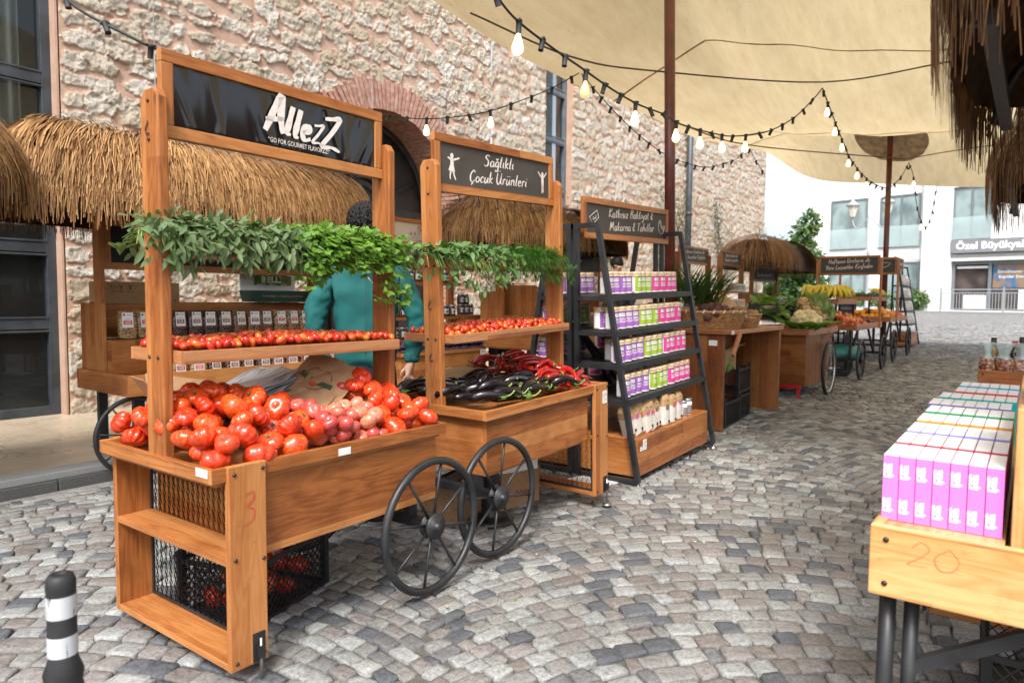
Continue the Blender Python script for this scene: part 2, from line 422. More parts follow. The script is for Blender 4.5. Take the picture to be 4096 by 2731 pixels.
# ---------------------------------------------------------------- noise on arrays
def vnoise(x, y, seed):
    xi = np.floor(x).astype(np.int64); yi = np.floor(y).astype(np.int64); fx = x - xi; fy = y - yi
    fx = fx * fx * (3 - 2 * fx); fy = fy * fy * (3 - 2 * fy)
    def h(a, b):
        n = (a * 374761393 + b * 668265263 + seed * 1442695041) & 0xffffffff
        n = ((n ^ (n >> 13)) * 1274126177) & 0xffffffff
        return ((n ^ (n >> 16)) & 0xffff) / 65535.0
    return (h(xi, yi) * (1 - fx) + h(xi + 1, yi) * fx) * (1 - fy) + (h(xi, yi + 1) * (1 - fx) + h(xi + 1, yi + 1) * fx) * fy
def fbm(x, y, seed, o=4, g=.5):
    a, s, t = 1, 0, 0
    for i in range(o):
        s = s + a * vnoise(x * 2 ** i, y * 2 ** i, seed + i); t += a; a *= g
    return s / t
def np_mesh(name, V, F, mats, attrs=None, smooth=True, parent=None, mi=None):
    me = bpy.data.meshes.new(name)
    V = np.asarray(V, np.float32); F = np.asarray(F, np.int32)
    k = F.shape[1]
    me.vertices.add(len(V)); me.vertices.foreach_set("co", V.ravel())
    me.loops.add(F.size); me.loops.foreach_set("vertex_index", F.ravel())
    me.polygons.add(len(F)); me.polygons.foreach_set("loop_start", np.arange(0, F.size, k, dtype=np.int32))
    me.polygons.foreach_set("use_smooth", np.full(len(F), smooth))
    for m in mats: me.materials.append(mat(m))
    if mi is not None: me.polygons.foreach_set("material_index", np.asarray(mi, np.int32))
    for n, (typ, dat) in (attrs or {}).items():
        at = me.attributes.new(n, typ, 'POINT')
        at.data.foreach_set("color" if typ == 'FLOAT_COLOR' else "value", np.asarray(dat, np.float32).ravel())
    me.update(); me.validate()
    o = bpy.data.objects.new(name, me); COL.objects.link(o)
    if parent is not None: o.parent = parent
    return o

# ---------------------------------------------------------------- street of setts
m, nt, p, _ = new_mat("setts"); N = NT(nt)
base = N.attr("tone").outputs["Color"]; co = N.coord()
g1 = N.noise(co, 75, 5, .72); g2 = N.noise(co, 9, 3)
c = N.mix(1, base, N.ramp(g1, [(.32, (.58,) * 3), (.5, (1,) * 3), (.68, (1.34,) * 3)]), 'MULTIPLY')
c = N.mix(1, c, N.ramp(N.noise(co, 1.3, 4, .6), [(.3, (.74, .73, .72)), (.7, (1.08, 1.08, 1.08))]), 'MULTIPLY')
N.l(c, p.inputs["Base Color"]); N.l(N.ramp(g2, [(.3, (.5,) * 3), (.7, (.8,) * 3)]), p.inputs["Roughness"])
N.l(N.bump(N.math('ADD', g1, N.math('MULTIPLY', N.noise(co, 38, 5, .7), 2.0)), .7, .007), p.inputs["Normal"])
m, nt, p, _ = new_mat("joint_sand"); N = NT(nt); co = N.coord()
c = N.ramp(N.noise(co, 260, 4, .8), [(.35, (.035, .032, .028)), (.55, (.12, .11, .095)), (.75, (.30, .28, .25))])
gr = N.ramp(N.noise(co, 2.2, 4, .6), [(.60, (0, 0, 0)), (.72, (1, 1, 1))])
c = N.mix(N.math('MULTIPLY', gr, .55), c, (.05, .07, .022))
N.l(c, p.inputs["Base Color"]); p.inputs["Roughness"].default_value = .9; N.l(N.bump(N.noise(co, 300, 3), .8, .006), p.inputs["Normal"])

def gz_np(u): t = u - 4.0; return np.where(t > -8, 0.02 * (0.5 * (t + np.sqrt(t * t + 1.0)) - 0.06), 0)
FH = np.array([math.cos(YAW), math.sin(YAW)]); RT = np.array([math.sin(YAW), -math.cos(YAW)])
def build_setts():
    W, RAD, S = 2.6, 1.72, .096
    cells = []
    for k in range(-8, 9):
        qc = 1.0 + k * W
        for j in range(-2, 300):
            pc = j * S
            n = max(1, int(round(2 * math.asin(W / 2 / RAD) * RAD / .098)))
            a0 = math.asin(W / 2 / RAD)
            cuts = np.linspace(-a0, a0, n + 1); cuts[1:-1] += RNG.normal(0, .010, n - 1)
            cuts = cuts + (RNG.uniform(-.5, .5) * (cuts[1] - cuts[0]) * .8 if n > 2 else 0)
            for i in range(n):
                am = .5 * (cuts[i] + cuts[i + 1])
                pp = pc + RAD * (math.cos(am) - 1) ; qq = qc + RAD * math.sin(am)
                if pp < .25 or pp > 24 or abs(qq) > .80 * pp + .9: continue
                u, v = FH * pp + RT * qq
                if v > 4.86 or v < -4.5: continue
                cells.append((pp, qq, am, (cuts[i + 1] - cuts[i]) * RAD, S * RNG.uniform(.93, 1.03), math.cos(am)))
    C = np.array(cells); n = len(C)
    pal = np.array([srgb(170, 173, 172), srgb(154, 154, 151), srgb(104, 108, 114), srgb(148, 144, 140), srgb(154, 149, 147), srgb(128, 129, 130), srgb(140, 134, 129), srgb(180, 182, 179)])
    wgt = np.array([.22, .2, .13, .14, .08, .09, .08, .06]); col = pal[RNG.choice(len(pal), n, p=wgt / wgt.sum())] * RNG.uniform(.88, 1.05, (n, 1)) * .76
    # outline of 8 points (rounded, slightly irregular), three rings and a centre
    ang = np.array([(-1, -.80), (-.84, -1), (.84, -1), (1, -.80), (1, .80), (.84, 1), (-.84, 1), (-1, .80)])
    hw = C[:, 3] * .5 - .0028; hh = C[:, 4] * .5 * C[:, 5] * 1.0 - .0028
    jit = RNG.normal(0, .0048, (n, 4, 2)); idx = [0, 0, 1, 1, 2, 2, 3, 3]
    xy = np.stack([ang[None, :, 0] * hw[:, None], ang[None, :, 1] * hh[:, None]], -1) + jit[:, idx]
    rot = -C[:, 2] + RNG.normal(0, .03, n)
    tilt = RNG.normal(0, .022, (n, 2)); lift = RNG.normal(.004, .0028, n)
    def ring(scale, z, zj):
        loc = xy * scale
        q = C[:, 1, None] + loc[..., 0] * np.cos(rot)[:, None] - loc[..., 1] * np.sin(rot)[:, None]
        pp = C[:, 0, None] + loc[..., 0] * np.sin(rot)[:, None] + loc[..., 1] * np.cos(rot)[:, None]
        zz = z + lift[:, None] + (loc * tilt[:, None, :]).sum(-1) + RNG.normal(0, zj, loc.shape[:2])
        u = FH[0] * pp + RT[0] * q; v = FH[1] * pp + RT[1] * q
        return np.stack([u, v, zz + gz_np(u)], -1)
    r0, r1, r2, r3 = ring(1.0, -.03, 0), ring(1.0, -.003, .0012), ring(.925, .0030, .0013), ring(.5, .0036, .0020)
    cen = ring(0, .004, .001)[:, :1]
    V = np.concatenate([r0, r1, r2, r3, cen], 1).reshape(-1, 3); per = 33
    k = np.arange(8); k2 = (k + 1) % 8
    Fq = np.concatenate([np.stack([a * 8 + k, a * 8 + k2, a * 8 + 8 + k2, a * 8 + 8 + k], 1) for a in range(3)])
    Fq = np.concatenate([Fq, np.stack([24 + k[::2], 24 + k2[::2], 24 + (k2[::2] + 1) % 8, np.full(4, 32)], 1)])
    F = (np.arange(n)[:, None, None] * per + Fq[None]).reshape(-1, 4)
    tone = np.repeat(np.concatenate([col, np.ones((n, 1))], 1), per, 0)
    mot = RNG.uniform(.9, 1.08, (len(V), 1)); tone[:, :3] *= mot
    s = np_mesh("street_setts", V, F, ["setts"], {"tone": ('FLOAT_COLOR', tone)})
    tag(s, "grey and pinkish stone setts laid in arcs over the street", "paving", kind="structure")
    # bedding and everything further off: one sheet to the horizon
    us = np.concatenate([[-40, -10], np.arange(-4, 30, .5), [36, 43, 60, 120]]); vs_ = np.array([-60, -12, -4, 0, 4, 4.95, 12, 40, 90])
    U, Vv = np.meshgrid(us, vs_, indexing='ij'); Z = gz_np(np.minimum(U, 60)) - .008
    I, J = U.shape; ii, jj = np.meshgrid(np.arange(I - 1), np.arange(J - 1), indexing='ij')
    F = np.stack([ii * J + jj, (ii + 1) * J + jj, (ii + 1) * J + jj + 1, ii * J + jj + 1], -1).reshape(-1, 4)
    g = np_mesh("ground", np.stack([U, Vv, Z], -1).reshape(-1, 3), F, ["far_setts"], smooth=False)
    tag(g, "sandy bedding and more setts running on to the far square", "ground", kind="structure")
m, nt, p, _ = new_mat("far_setts"); N = NT(nt); co = N.coord()
br = N.n("TexBrick"); br.inputs["Scale"].default_value = 1; N.l(co, br.inputs["Vector"])
br.inputs["Color1"].default_value = (.30, .30, .30, 1); br.inputs["Color2"].default_value = (.17, .165, .16, 1); br.inputs["Mortar"].default_value = (.07, .065, .06, 1)
br.inputs["Brick Width"].default_value = .125; br.inputs["Row Height"].default_value = .105; br.inputs["Mortar Size"].default_value = .008; br.inputs["Bias"].default_value = .1
dist = N.n("SeparateXYZ"); N.l(co, dist.inputs[0])
near = N.ramp(N.math('DIVIDE', dist.outputs[0], 40), [(.42, (0, 0, 0)), (.5, (1, 1, 1))])
fine = N.ramp(N.noise(co, 260, 4, .8), [(.35, (.035, .032, .028)), (.55, (.12, .11, .095)), (.75, (.30, .28, .25))])
gr = N.ramp(N.noise(co, 2.2, 4, .6), [(.60, (0, 0, 0)), (.72, (1, 1, 1))])
fine = N.mix(N.math('MULTIPLY', gr, .5), fine, (.05, .07, .022))
c = N.mix(near, fine, br.outputs["Color"])
N.l(c, p.inputs["Base Color"]); p.inputs["Roughness"].default_value = .75; N.l(N.bump(N.noise(co, 300, 3), .6, .006), p.inputs["Normal"])
build_setts()

# ---------------------------------------------------------------- kerb and travertine pavement along the wall
m, nt, p, _ = new_mat("travertine"); N = NT(nt); co = N.coord()
br = N.n("TexBrick"); br.inputs["Scale"].default_value = 1; N.l(N.scale(co, (1, 1, 0)), br.inputs["Vector"])
for k, v in (("Color1", (.50, .415, .30, 1)), ("Color2", (.43, .36, .27, 1)), ("Mortar", (.20, .165, .12, 1))): br.inputs[k].default_value = v
br.inputs["Brick Width"].default_value = .9; br.inputs["Row Height"].default_value = .62; br.inputs["Mortar Size"].default_value = .003
v1 = N.ramp(N.noise(N.scale(co, (3, 26, 1)), 1, 5, .7), [(.3, (.74, .72, .70)), (.6, (1.05, 1.05, 1.05))])
c = N.mix(1, br.outputs["Color"], v1, 'MULTIPLY'); c = N.mix(1, c, N.ramp(N.noise(co, 1.5, 4), [(.3, (.8, .8, .8)), (.7, (1.1, 1.1, 1.1))]), 'MULTIPLY')
N.l(c, p.inputs["Base Color"]); N.l(N.ramp(N.noise(co, 4, 3), [(.3, (.22,) * 3), (.7, (.45,) * 3)]), p.inputs["Roughness"])
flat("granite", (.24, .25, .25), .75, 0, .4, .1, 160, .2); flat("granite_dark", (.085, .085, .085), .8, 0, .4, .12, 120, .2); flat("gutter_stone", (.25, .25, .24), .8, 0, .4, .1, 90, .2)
def ribbon(name, m_, v0, v1, z0, z1, label, cat, seg=1.15, gap=.006, hang=None):
    b = mb(m_); u = -5
    while u < 24:
        w = seg * random.uniform(.85, 1.15); z = GZ(u + w / 2)
        b.box((u, v0, z + z0), (u + w - gap, v1, z + z1)); u += w
    return tag(b.build(name, bevel=.006), label, cat, kind="structure")
ribbon("gutter", "gutter_stone", 4.72, 4.905, -.08, .006, "pale stone gutter slabs along the foot of the kerb", "gutter")
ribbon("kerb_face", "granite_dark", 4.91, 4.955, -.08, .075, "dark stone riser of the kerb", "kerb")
ribbon("kerb", "granite", 4.93, 5.10, .0755, .122, "grey granite kerb edging the travertine pavement", "kerb")
b = mb("travertine")
for i in range(29):
    b.box((-5 + i, 5.103, GZ(-4.5 + i) - .1), (-4 + i, 7.6, GZ(-4.5 + i) + .118))
tag(b.build("pavement"), "cream travertine pavement in front of the stone wall", "pavement", kind="structure")

# ---------------------------------------------------------------- stone building
m, nt, p, _ = new_mat("rubble"); N = NT(nt); co = N.coord()
k = N.attr("stone").outputs["Fac"]; tn = N.attr("tone").outputs["Fac"]
n1 = N.noise(co, 34, 6, .72); n2 = N.noise(co, 110, 4, .7)
edge = N.ramp(N.math('ADD', k, N.math('MULTIPLY', N.math('SUBTRACT', n1, .5), .55)), [(.46, (0, 0, 0)), (.52, (1, 1, 1))])
st = N.ramp(tn, [(0, (.56, .49, .39)), (.35, (.68, .63, .55)), (.7, (.52, .44, .32)), (1, (.73, .69, .62))])
st = N.mix(1, st, N.ramp(n1, [(.26, (.50, .46, .40)), (.44, (1, 1, 1)), (.8, (1.10, 1.10, 1.10))]), 'MULTIPLY')
st = N.mix(1, st, N.ramp(n2, [(.30, (.58, .54, .48)), (.52, (1, 1, 1)), (.72, (1.16, 1.16, 1.16))]), 'MULTIPLY')
mo = N.ramp(N.noise(co, 3.2, 4, .6), [(.3, (.50, .325, .235)), (.7, (.64, .46, .36))])
mo = N.mix(1, mo, N.ramp(n2, [(.25, (.76, .74, .72)), (.6, (1.06, 1.06, 1.06))]), 'MULTIPLY')
N.l(N.mix(edge, mo, st), p.inputs["Base Color"]); p.inputs["Roughness"].default_value = .92; p.inputs["Specular IOR Level"].default_value = .2
N.l(N.bump(N.math('ADD', N.math('MULTIPLY', n1, N.math('MULTIPLY', edge, 1.4)), N.math('MULTIPLY', n2, .7)), .9, .020), p.inputs["Normal"])
m, nt, p, _ = new_mat("old_brick"); N = NT(nt); co = N.coord()
n1 = N.noise(co, 16, 4); n2 = N.noise(co, 120, 4, .7)
c = N.ramp(n1, [(.3, (.36, .17, .12)), (.5, (.48, .265, .20)), (.72, (.60, .42, .34))])
N.l(N.mix(1, c, N.ramp(n2, [(.3, (.72,) * 3), (.6, (1.08,) * 3)]), 'MULTIPLY'), p.inputs["Base Color"]); p.inputs["Roughness"].default_value = .95
N.l(N.bump(n2, .8, .012), p.inputs["Normal"])
m, nt, p, _ = new_mat("pink_mortar"); N = NT(nt); co = N.coord()
c = N.ramp(N.noise(co, 4, 5, .6), [(.3, (.48, .30, .215)), (.7, (.60, .41, .31))]); n2 = N.noise(co, 140, 4, .7)
N.l(N.mix(1, c, N.ramp(n2, [(.3, (.78,) * 3), (.6, (1.05,) * 3)]), 'MULTIPLY'), p.inputs["Base Color"]); p.inputs["Roughness"].default_value = .95
N.l(N.bump(n2, .8, .012), p.inputs["Normal"])
flat("door_paint", (.020, .020, .020), .42, 0, .5, .2, 6); flat("window_frame_paint", (.038, .046, .056), .45, 0, .5, .15, 7); flat("window_grey", (.12, .145, .17), .5, 0, .5, .1, 7)
m, nt, p, _ = new_mat("window_glass"); p.inputs["Base Color"].default_value = (.02, .024, .024, 1); p.inputs["Roughness"].default_value = .02; p.inputs["Transmission Weight"].default_value = .0; p.inputs["Specular IOR Level"].default_value = .9
p.inputs["Alpha"].default_value = .34
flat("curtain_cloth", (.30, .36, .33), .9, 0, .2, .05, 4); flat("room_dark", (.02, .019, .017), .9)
wallV = 7.25
ARC_U, ARC_Z, ARC_R, ARC_O = 6.75, 2.55, 1.27, 1.68
def wall_patch(name, ulist, zlist, seed, inside, parent):
    U, Z = np.meshgrid(ulist, zlist, indexing='ij'); sh = U.shape
    wx = U + (fbm(U * 8, Z * 8, seed, 5, .6) - .5) * .13 ; wz = Z + (fbm(U * 8 + 50, Z * 8, seed + 9, 5, .6) - .5) * .12
    best = np.full(sh, 9.0); second = np.full(sh, 9.0); tone = np.zeros(sh); size = np.ones(sh); flatn = np.zeros(sh)
    rg = np.random.default_rng(seed)
    stones = []
    z = -.05; row = 0
    while z < zlist[-1] + .2:
        h = rg.uniform(.12, .225); u = ulist[0] - .1
        while u < ulist[-1] + .2:
            q = min((abs(u - a) for a in QUOIN), default=9)
            w = rg.uniform(.16, .46) * (1.0 if u < 9 else .85)
            stones.append((u + w / 2, z + h / 2 + rg.normal(0, .035), w * .5 * rg.uniform(.76, .95), h * .5 * rg.uniform(.66, 1.02), rg.uniform(2.2, 3.6), rg.uniform(-.28, .28)))
            u += w
        z += h; row += 1
    for a, sgn in QUOIN.items():                    # squared blocks at the openings
        if not (ulist[0] - .6 < a < ulist[-1] + .6): continue
        stones = [s for s in stones if not (0 < (s[0] - a) * sgn < .46)]
        z = .05; i = 0
        while z < zlist[-1]:
            h = rg.uniform(.15, .22); w = .42 if i % 2 else .27
            if i % 2: stones.append((a + sgn * (.05 + w / 2), z + h / 2, w / 2, h / 2 - .022, 5, 0))
            else:
                stones.append((a + sgn * (.03 + .10), z + h / 2, .095, h / 2 - .03, 4, 0)); stones.append((a + sgn * (.25 + .11), z + h / 2, .12, h / 2 - .02, 5, 0))
            z += h; i += 1
    for (su, sz, rw, rh, pw, tilt) in stones:
        i0, i1 = np.searchsorted(ulist, [su - rw * 1.7, su + rw * 1.7]); j0, j1 = np.searchsorted(zlist, [sz - rh * 1.9, sz + rh * 1.9])
        if i1 <= i0 or j1 <= j0: continue
        s_ = (slice(i0, i1), slice(j0, j1))
        dx, dz = wx[s_] - su, wz[s_] - sz
        if abs(tilt) > 0: dz = dz + dx * tilt * .5
        d = (np.abs(dx / rw) ** pw + np.abs(dz / rh) ** pw) ** (1 / pw)
        b_ = best[s_]; upd = d < b_
        second[s_] = np.where(upd, b_, np.minimum(second[s_], d))
        best[s_] = np.where(upd, d, b_)
        tone[s_] = np.where(upd, rg.random(), tone[s_]); size[s_] = np.where(upd, rg.uniform(.6, 1.25), size[s_])
    e = np.clip((1.14 - best + (fbm(U * 34, Z * 34, seed + 5, 3, .6) - .5) * .55) * 6, 0, 1) * np.clip((second - best) * 13, 0, 1)
    mask = np.clip(e, 0, 1)
    rough = fbm(U * 9, Z * 9, seed + 31, 5, .62)
    chip = fbm(U * 22, Z * 22, seed + 77, 3, .6)
    disp = np.clip(mask * 1.8, 0, 1) ** .8 * (.006 + .018 * size * np.clip(rough * 2.6 - .7, .0, 1.2) + .024 * (chip - .5)) + (fbm(U * 5, Z * 5, seed + 3, 4) - .5) * .014 + (chip - .5) * .004
    Y = wallV - disp
    for a, sgn in QUOIN.items():                    # die back to the corner line
        Y = np.where(np.abs(U - a) < .012, wallV + .0, Y)
    V = np.stack([U, Y, Z], -1).reshape(-1, 3)
    I, J = sh; ii, jj = np.meshgrid(np.arange(I - 1), np.arange(J - 1), indexing='ij')
    cu = .5 * (U[:-1, :-1] + U[1:, 1:]); cz = .5 * (Z[:-1, :-1] + Z[1:, 1:])
    keep = inside(cu, cz)
    F = np.stack([ii * J + jj, (ii + 1) * J + jj, (ii + 1) * J + jj + 1, ii * J + jj + 1], -1)[keep].reshape(-1, 4)
    o = np_mesh(name, V, F, ["rubble"], {"stone": ('FLOAT', mask.ravel()), "tone": ('FLOAT', tone.ravel())}, True, parent)
    return o
QUOIN = {2.68: 1, 10.6: -1, 11.5: 1}
SB = thing("stone_building", "old building of pale rubble stone set in pink mortar with brick arched doorway", "building", (0, 0, 0))
def ins(u, z):
    door = ((np.abs(u - ARC_U) < ARC_R + .12) & (z < ARC_Z)) | ((u - ARC_U) ** 2 + (z - ARC_Z) ** 2 < (ARC_R + .12) ** 2)
    slit = (u > 10.6) & (u < 11.5) & (z > .9) & (z < 6.6)
    return ~(door | slit)
ul1 = np.linspace(2.68, 9.0, 580); zl1 = np.linspace(.0, 5.7, 490)
wall_patch("wall", ul1, zl1, 5, ins, SB)
ul2 = np.concatenate([np.linspace(9.0, 10.6, 80), np.linspace(10.6, 11.5, 32)[1:], np.linspace(11.5, 14, 110)[1:], np.linspace(14, 23.4, 300)[1:]])
wall_patch("wall", ul2, np.linspace(.0, 7.6, 300), 6, ins, SB)
b = mb("rubble"); b.box((-3.5, wallV, 5.5), (2.68, 7.9, 8.2)); b.box((2.68, wallV + .01, 5.68), (9.0, 7.9, 8.2)); b.box((9.0, wallV + .01, 7.55), (23.4, 7.9, 8.2)); b.box((23.36, wallV, 0), (23.4, 14, 8.2))
b.build("upper_wall", SB)
for lo, hi in (((2.66, wallV + .0, 0), (2.70, 7.62, 5.5)), ((11.49, wallV, .9), (11.52, 7.62, 6.6)), ((10.58, wallV + .02, .9), (10.61, 7.62, 6.6)), ((10.5, wallV + .01, .8), (11.6, 7.62, .9))):
    b = mb("pink_mortar"); b.box(lo, hi); b.build("window_reveal", SB)   # reveals of the openings
# brick arch: radial bricks on edge, with the soffit and jamb courses
b = mb("old_brick"); b.use("pink_mortar").use("old_brick")
nb = 62
for i in range(nb):
    a0 = PI * i / nb + .006; a1 = PI * (i + 1) / nb - .008
    ro = ARC_O + random.uniform(-.05, .04); pr = random.uniform(.034, .052)
    P = []
    for y in (wallV - pr, wallV + .54):
        for a in (a0, a1):
            for r in (ARC_R - random.uniform(0, .008), ro): P.append((ARC_U + r * math.cos(a), y, ARC_Z + r * math.sin(a)))
    b.add(P, [(0, 1, 3, 2), (4, 6, 7, 5), (0, 4, 5, 1), (2, 3, 7, 6), (0, 2, 6, 4), (1, 5, 7, 3)])
for sd in (-1, 1):
    z = .12
    while z < ARC_Z:
        x0 = ARC_U + sd * ARC_R; w = .34 + random.uniform(-.07, .05)
        lo, hi = sorted((x0, x0 + sd * w)); b.box((lo, wallV - random.uniform(.004, .016), z), (hi, wallV + .54, z + .042)); z += .075
b.use("pink_mortar")
n = 40
for i in range(n):
    a0, a1 = PI * i / n, PI * (i + 1) / n; P = []
    for y in (wallV + .004, wallV + .53):
        for a in (a0, a1):
            for r in (ARC_R + .006, ARC_O - .06): P.append((ARC_U + r * math.cos(a), y, ARC_Z + r * math.sin(a)))
    b.add(P, [(0, 1, 3, 2), (4, 6, 7, 5), (0, 4, 5, 1), (2, 3, 7, 6), (0, 2, 6, 4), (1, 5, 7, 3)])
for sd in (-1, 1):
    lo, hi = sorted((ARC_U + sd * (ARC_R + .006), ARC_U + sd * (ARC_R + .30))); b.box((lo, wallV + .0, .1), (hi, wallV + .53, ARC_Z))
b.build("brick_arch", SB)
# door under the arch
D_ = MB().use("door_paint"); yv = wallV + .52
for i in range(24):
    a0, a1 = PI * i / 24, PI * (i + 1) / 24
    D_.add([(ARC_U, yv + .03, ARC_Z), (ARC_U + ARC_R * math.cos(a0), yv + .03, ARC_Z + ARC_R * math.sin(a0)), (ARC_U + ARC_R * math.cos(a1), yv + .03, ARC_Z + ARC_R * math.sin(a1))], [(0, 1, 2)])
D_.box((ARC_U - ARC_R, yv + .02, .1), (ARC_U + ARC_R, yv + .06, ARC_Z))
dr = D_.build("door", SB)
F_ = mb("door_paint")
for r, t in ((ARC_R - .05, .05), (.42, .022), (.30, .014), (.62, .014)): F_.tube([(ARC_U + r * math.cos(PI * i / 30), yv, ARC_Z + r * math.sin(PI * i / 30)) for i in range(31)], t, 6)
for a in (25, 58, 90, 122, 155): F_.bar((ARC_U + .42 * math.cos(R(a)), yv, ARC_Z + .42 * math.sin(R(a))), (ARC_U + 1.12 * math.cos(R(a)), yv, ARC_Z + 1.12 * math.sin(R(a))), .04, .03)
F_.box((ARC_U - ARC_R, yv - .05, ARC_Z - .10), (ARC_U + ARC_R, yv + .03, ARC_Z + .02)); F_.box((ARC_U - ARC_R, yv - .03, ARC_Z - .24), (ARC_U + ARC_R, yv + .03, ARC_Z - .17))
for x in (-1.12, -.56, 0, .56, 1.12): F_.box((ARC_U + x - .05, yv - .03, .1), (ARC_U + x + .05, yv + .03, ARC_Z - .2))
for x in (-.84, -.28, .28, .84):
    for z0, z1 in ((.3, .95), (1.1, 1.5), (1.65, 2.3)): F_.box((ARC_U + x - .17, yv - .02, z0), (ARC_U + x + .17, yv + .03, z1))
F_.build("door_frame", dr, .006)
# glazed shopfront at the near end
def glazing(name, u0, u1, z0, z1, zs, us, m_, fw, curtain=None):
    y = wallV + .17
    f = mb(m_); f.box((u0, y - .05, z0), (u0 + fw, y + .05, z1)); f.box((u1 - fw, y - .05, z0), (u1, y + .05, z1))
    for z in [z0] + zs + [z1 - fw]: f.box((u0 + fw, y - .047, z), (u1 - fw, y + .047, z + fw))
    for u in us: f.box((u, y - .044, z0 + fw), (u + fw * .8, y + .044, z1 - fw))
    for z in zs: f.box((u0 + fw, y - .056, z - .03), (u1 - fw, y - .03, z - .012)); f.box((u0 + fw, y - .056, z + fw + .012), (u1 - fw, y - .03, z + fw + .03))
    fr = f.build(name, SB, .004)
    g = mb("window_glass"); g.box((u0 + fw * .8, y + .01, z0 + .02), (u1 - fw * .8, y + .016, z1 - .02)); g.build("glass", fr)
    if curtain:
        cu0, cu1, cz0, cz1 = curtain; rows = []
        for j in range(2): rows.append([(cu0 + (cu1 - cu0) * i / 60, y + .22 + .03 * math.sin(i * 1.3) + .012 * math.sin(i * 3.1), (cz0, cz1)[j]) for i in range(61)])
        c_ = mb("curtain_cloth"); c_.sheet(rows); c_.build("curtain", fr)
    return fr
glazing("shop_window", -3.4, 2.665, .12, 5.5, [.93, 1.64, 3.18], [.9, -1.0], "window_frame_paint", .085, (1.2, 2.5, 1.9, 5.4))
glazing("tall_window", 10.62, 11.49, .9, 6.55, [3.28, 4.2, 5.1], [], "window_grey", .075, (10.7, 11.4, 3.4, 6.5))
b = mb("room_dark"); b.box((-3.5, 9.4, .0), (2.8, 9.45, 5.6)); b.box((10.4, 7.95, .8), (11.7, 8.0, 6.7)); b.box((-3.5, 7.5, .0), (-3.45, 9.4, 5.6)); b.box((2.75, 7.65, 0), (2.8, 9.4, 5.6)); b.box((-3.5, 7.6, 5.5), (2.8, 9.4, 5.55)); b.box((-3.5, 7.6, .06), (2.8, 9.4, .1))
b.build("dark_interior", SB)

# ---------------------------------------------------------------- stretched canopy on two red poles
def at(x, y, depth):                       # a point of the photograph (2352 wide) at a distance from the camera
    k = 36 / 2352 / 24.38
    d = _fw + _R * ((x - 1176) * k) - _U * ((y - 784) * k)
    return Vector((0, 0, CAM_H)) + d * depth
m, nt, p, out = new_mat("canvas"); N = NT(nt); co = N.coord()
f1 = N.noise(N.scale(co, (2, 9, 4)), 1, 5, .65); f2 = N.noise(co, 60, 3); f3 = N.noise(N.scale(co, (7, 34, 22)), 1, 5, .8)
c = N.ramp(f1, [(.3, (.70, .62, .46)), (.7, (.82, .76, .61))])
c = N.mix(N.ramp(f3, [(.62, (0, 0, 0)), (.70, (.7, .7, .7))]), c, (.34, .22, .10))
N.l(c, p.inputs["Base Color"]); p.inputs["Roughness"].default_value = .9; p.inputs["Specular IOR Level"].default_value = .1
tr = N.n("BsdfTranslucent"); tc = N.mix(1, c, (1.0, .88, .66), 'MULTIPLY'); N.l(tc, tr.inputs[0])
ms = N.n("MixShader"); ms.inputs[0].default_value = .40; N.l(p.outputs[0], ms.inputs[1]); N.l(tr.outputs[0], ms.inputs[2]); N.l(ms.outputs[0], out.inputs[0])
N.l(N.bump(N.math('ADD', N.noise(N.scale(co, (1.0, 5, 2)), 1, 5, .6), N.math('MULTIPLY', f2, .06)), .6, .07), p.inputs["Normal"])
flat("canvas_patch", (.56, .45, .33), .9, 0, .2, .15, 8)
def spline(pts, n):
    P = catmull(pts, 8); L = [0]
    for a, b in zip(P, P[1:]): L.append(L[-1] + (b - a).length)
    out = []
    for i in range(n):
        t = L[-1] * i / (n - 1); j = 0
        while j < len(L) - 2 and L[j + 1] < t: j += 1
        out.append(P[j].lerp(P[j + 1], (t - L[j]) / max(1e-6, L[j + 1] - L[j])))
    return out
NA, NB = 90, 60
c0 = spline([(1.6, 5.2, 5.0), (5, 4.6, 3.99), (7.1, 4.55, 3.84), (9.0, 4.5, 3.86), (11, 4.55, 3.9), (14.4, 4.75, 4.36), (18, 5.5, 4.95)], NA)
c1 = spline([(1.6, -4.5, 5.0), (6, -3.8, 4.1), (11, -3.8, 4.0), (18, -4.5, 4.5)], NA)
d0 = spline([(1.6, 5.2, 5.0), (2.6, 2.5, 4.5), (2.8, 0, 4.4), (1.6, -4.5, 5.0)], NB)
d1 = spline([(18, 5.5, 4.95), (17.2, 4.3, 4.12), (17.0, 3.0, 3.84), (17.0, .3, 3.53), (17.2, -2, 3.7), (18, -4.5, 4.5)], NB)
P1, P2 = (6.35, 2.9), (15.75, 2.44)
rows = []
for i in range(NA):
    a = i / (NA - 1); r = []
    for j in range(NB):
        bb = j / (NB - 1)
        q = c0[i] * (1 - bb) + c1[i] * bb + d0[j] * (1 - a) + d1[j] * a
        q = q - (c0[0] * (1 - a) * (1 - bb) + c1[0] * (1 - a) * bb + c0[-1] * a * (1 - bb) + c1[-1] * a * bb)
        w = min(1, 5 * a * (1 - a) ** .9 * 1.2) * min(1, 7 * bb * (1 - bb))
        r1 = math.hypot(q.x - P1[0], q.y - P1[1]); r2 = math.hypot(q.x - P2[0], q.y - P2[1])
        sag = (.33 + .05 * max(0, 2 - q.y) - .16 * math.exp(-((q.x - 10.8) / 1.6) ** 2)) * w
        z = q.z + w * (1.7 * math.exp(-r1 / 2.0) + 1.45 * math.exp(-r2 / 2.3)) + sag
        z += .012 * math.sin(q.y * 7 + q.x * 2) * w
        r.append((q.x, q.y, z))
    rows.append(r)
tent = thing("stretch_tent", "large cream canvas canopy stretched over the stalls on two dark red poles", "canopy")
cv = mb("canvas"); cv.sheet(rows); cv.build("canvas_roof", tent)
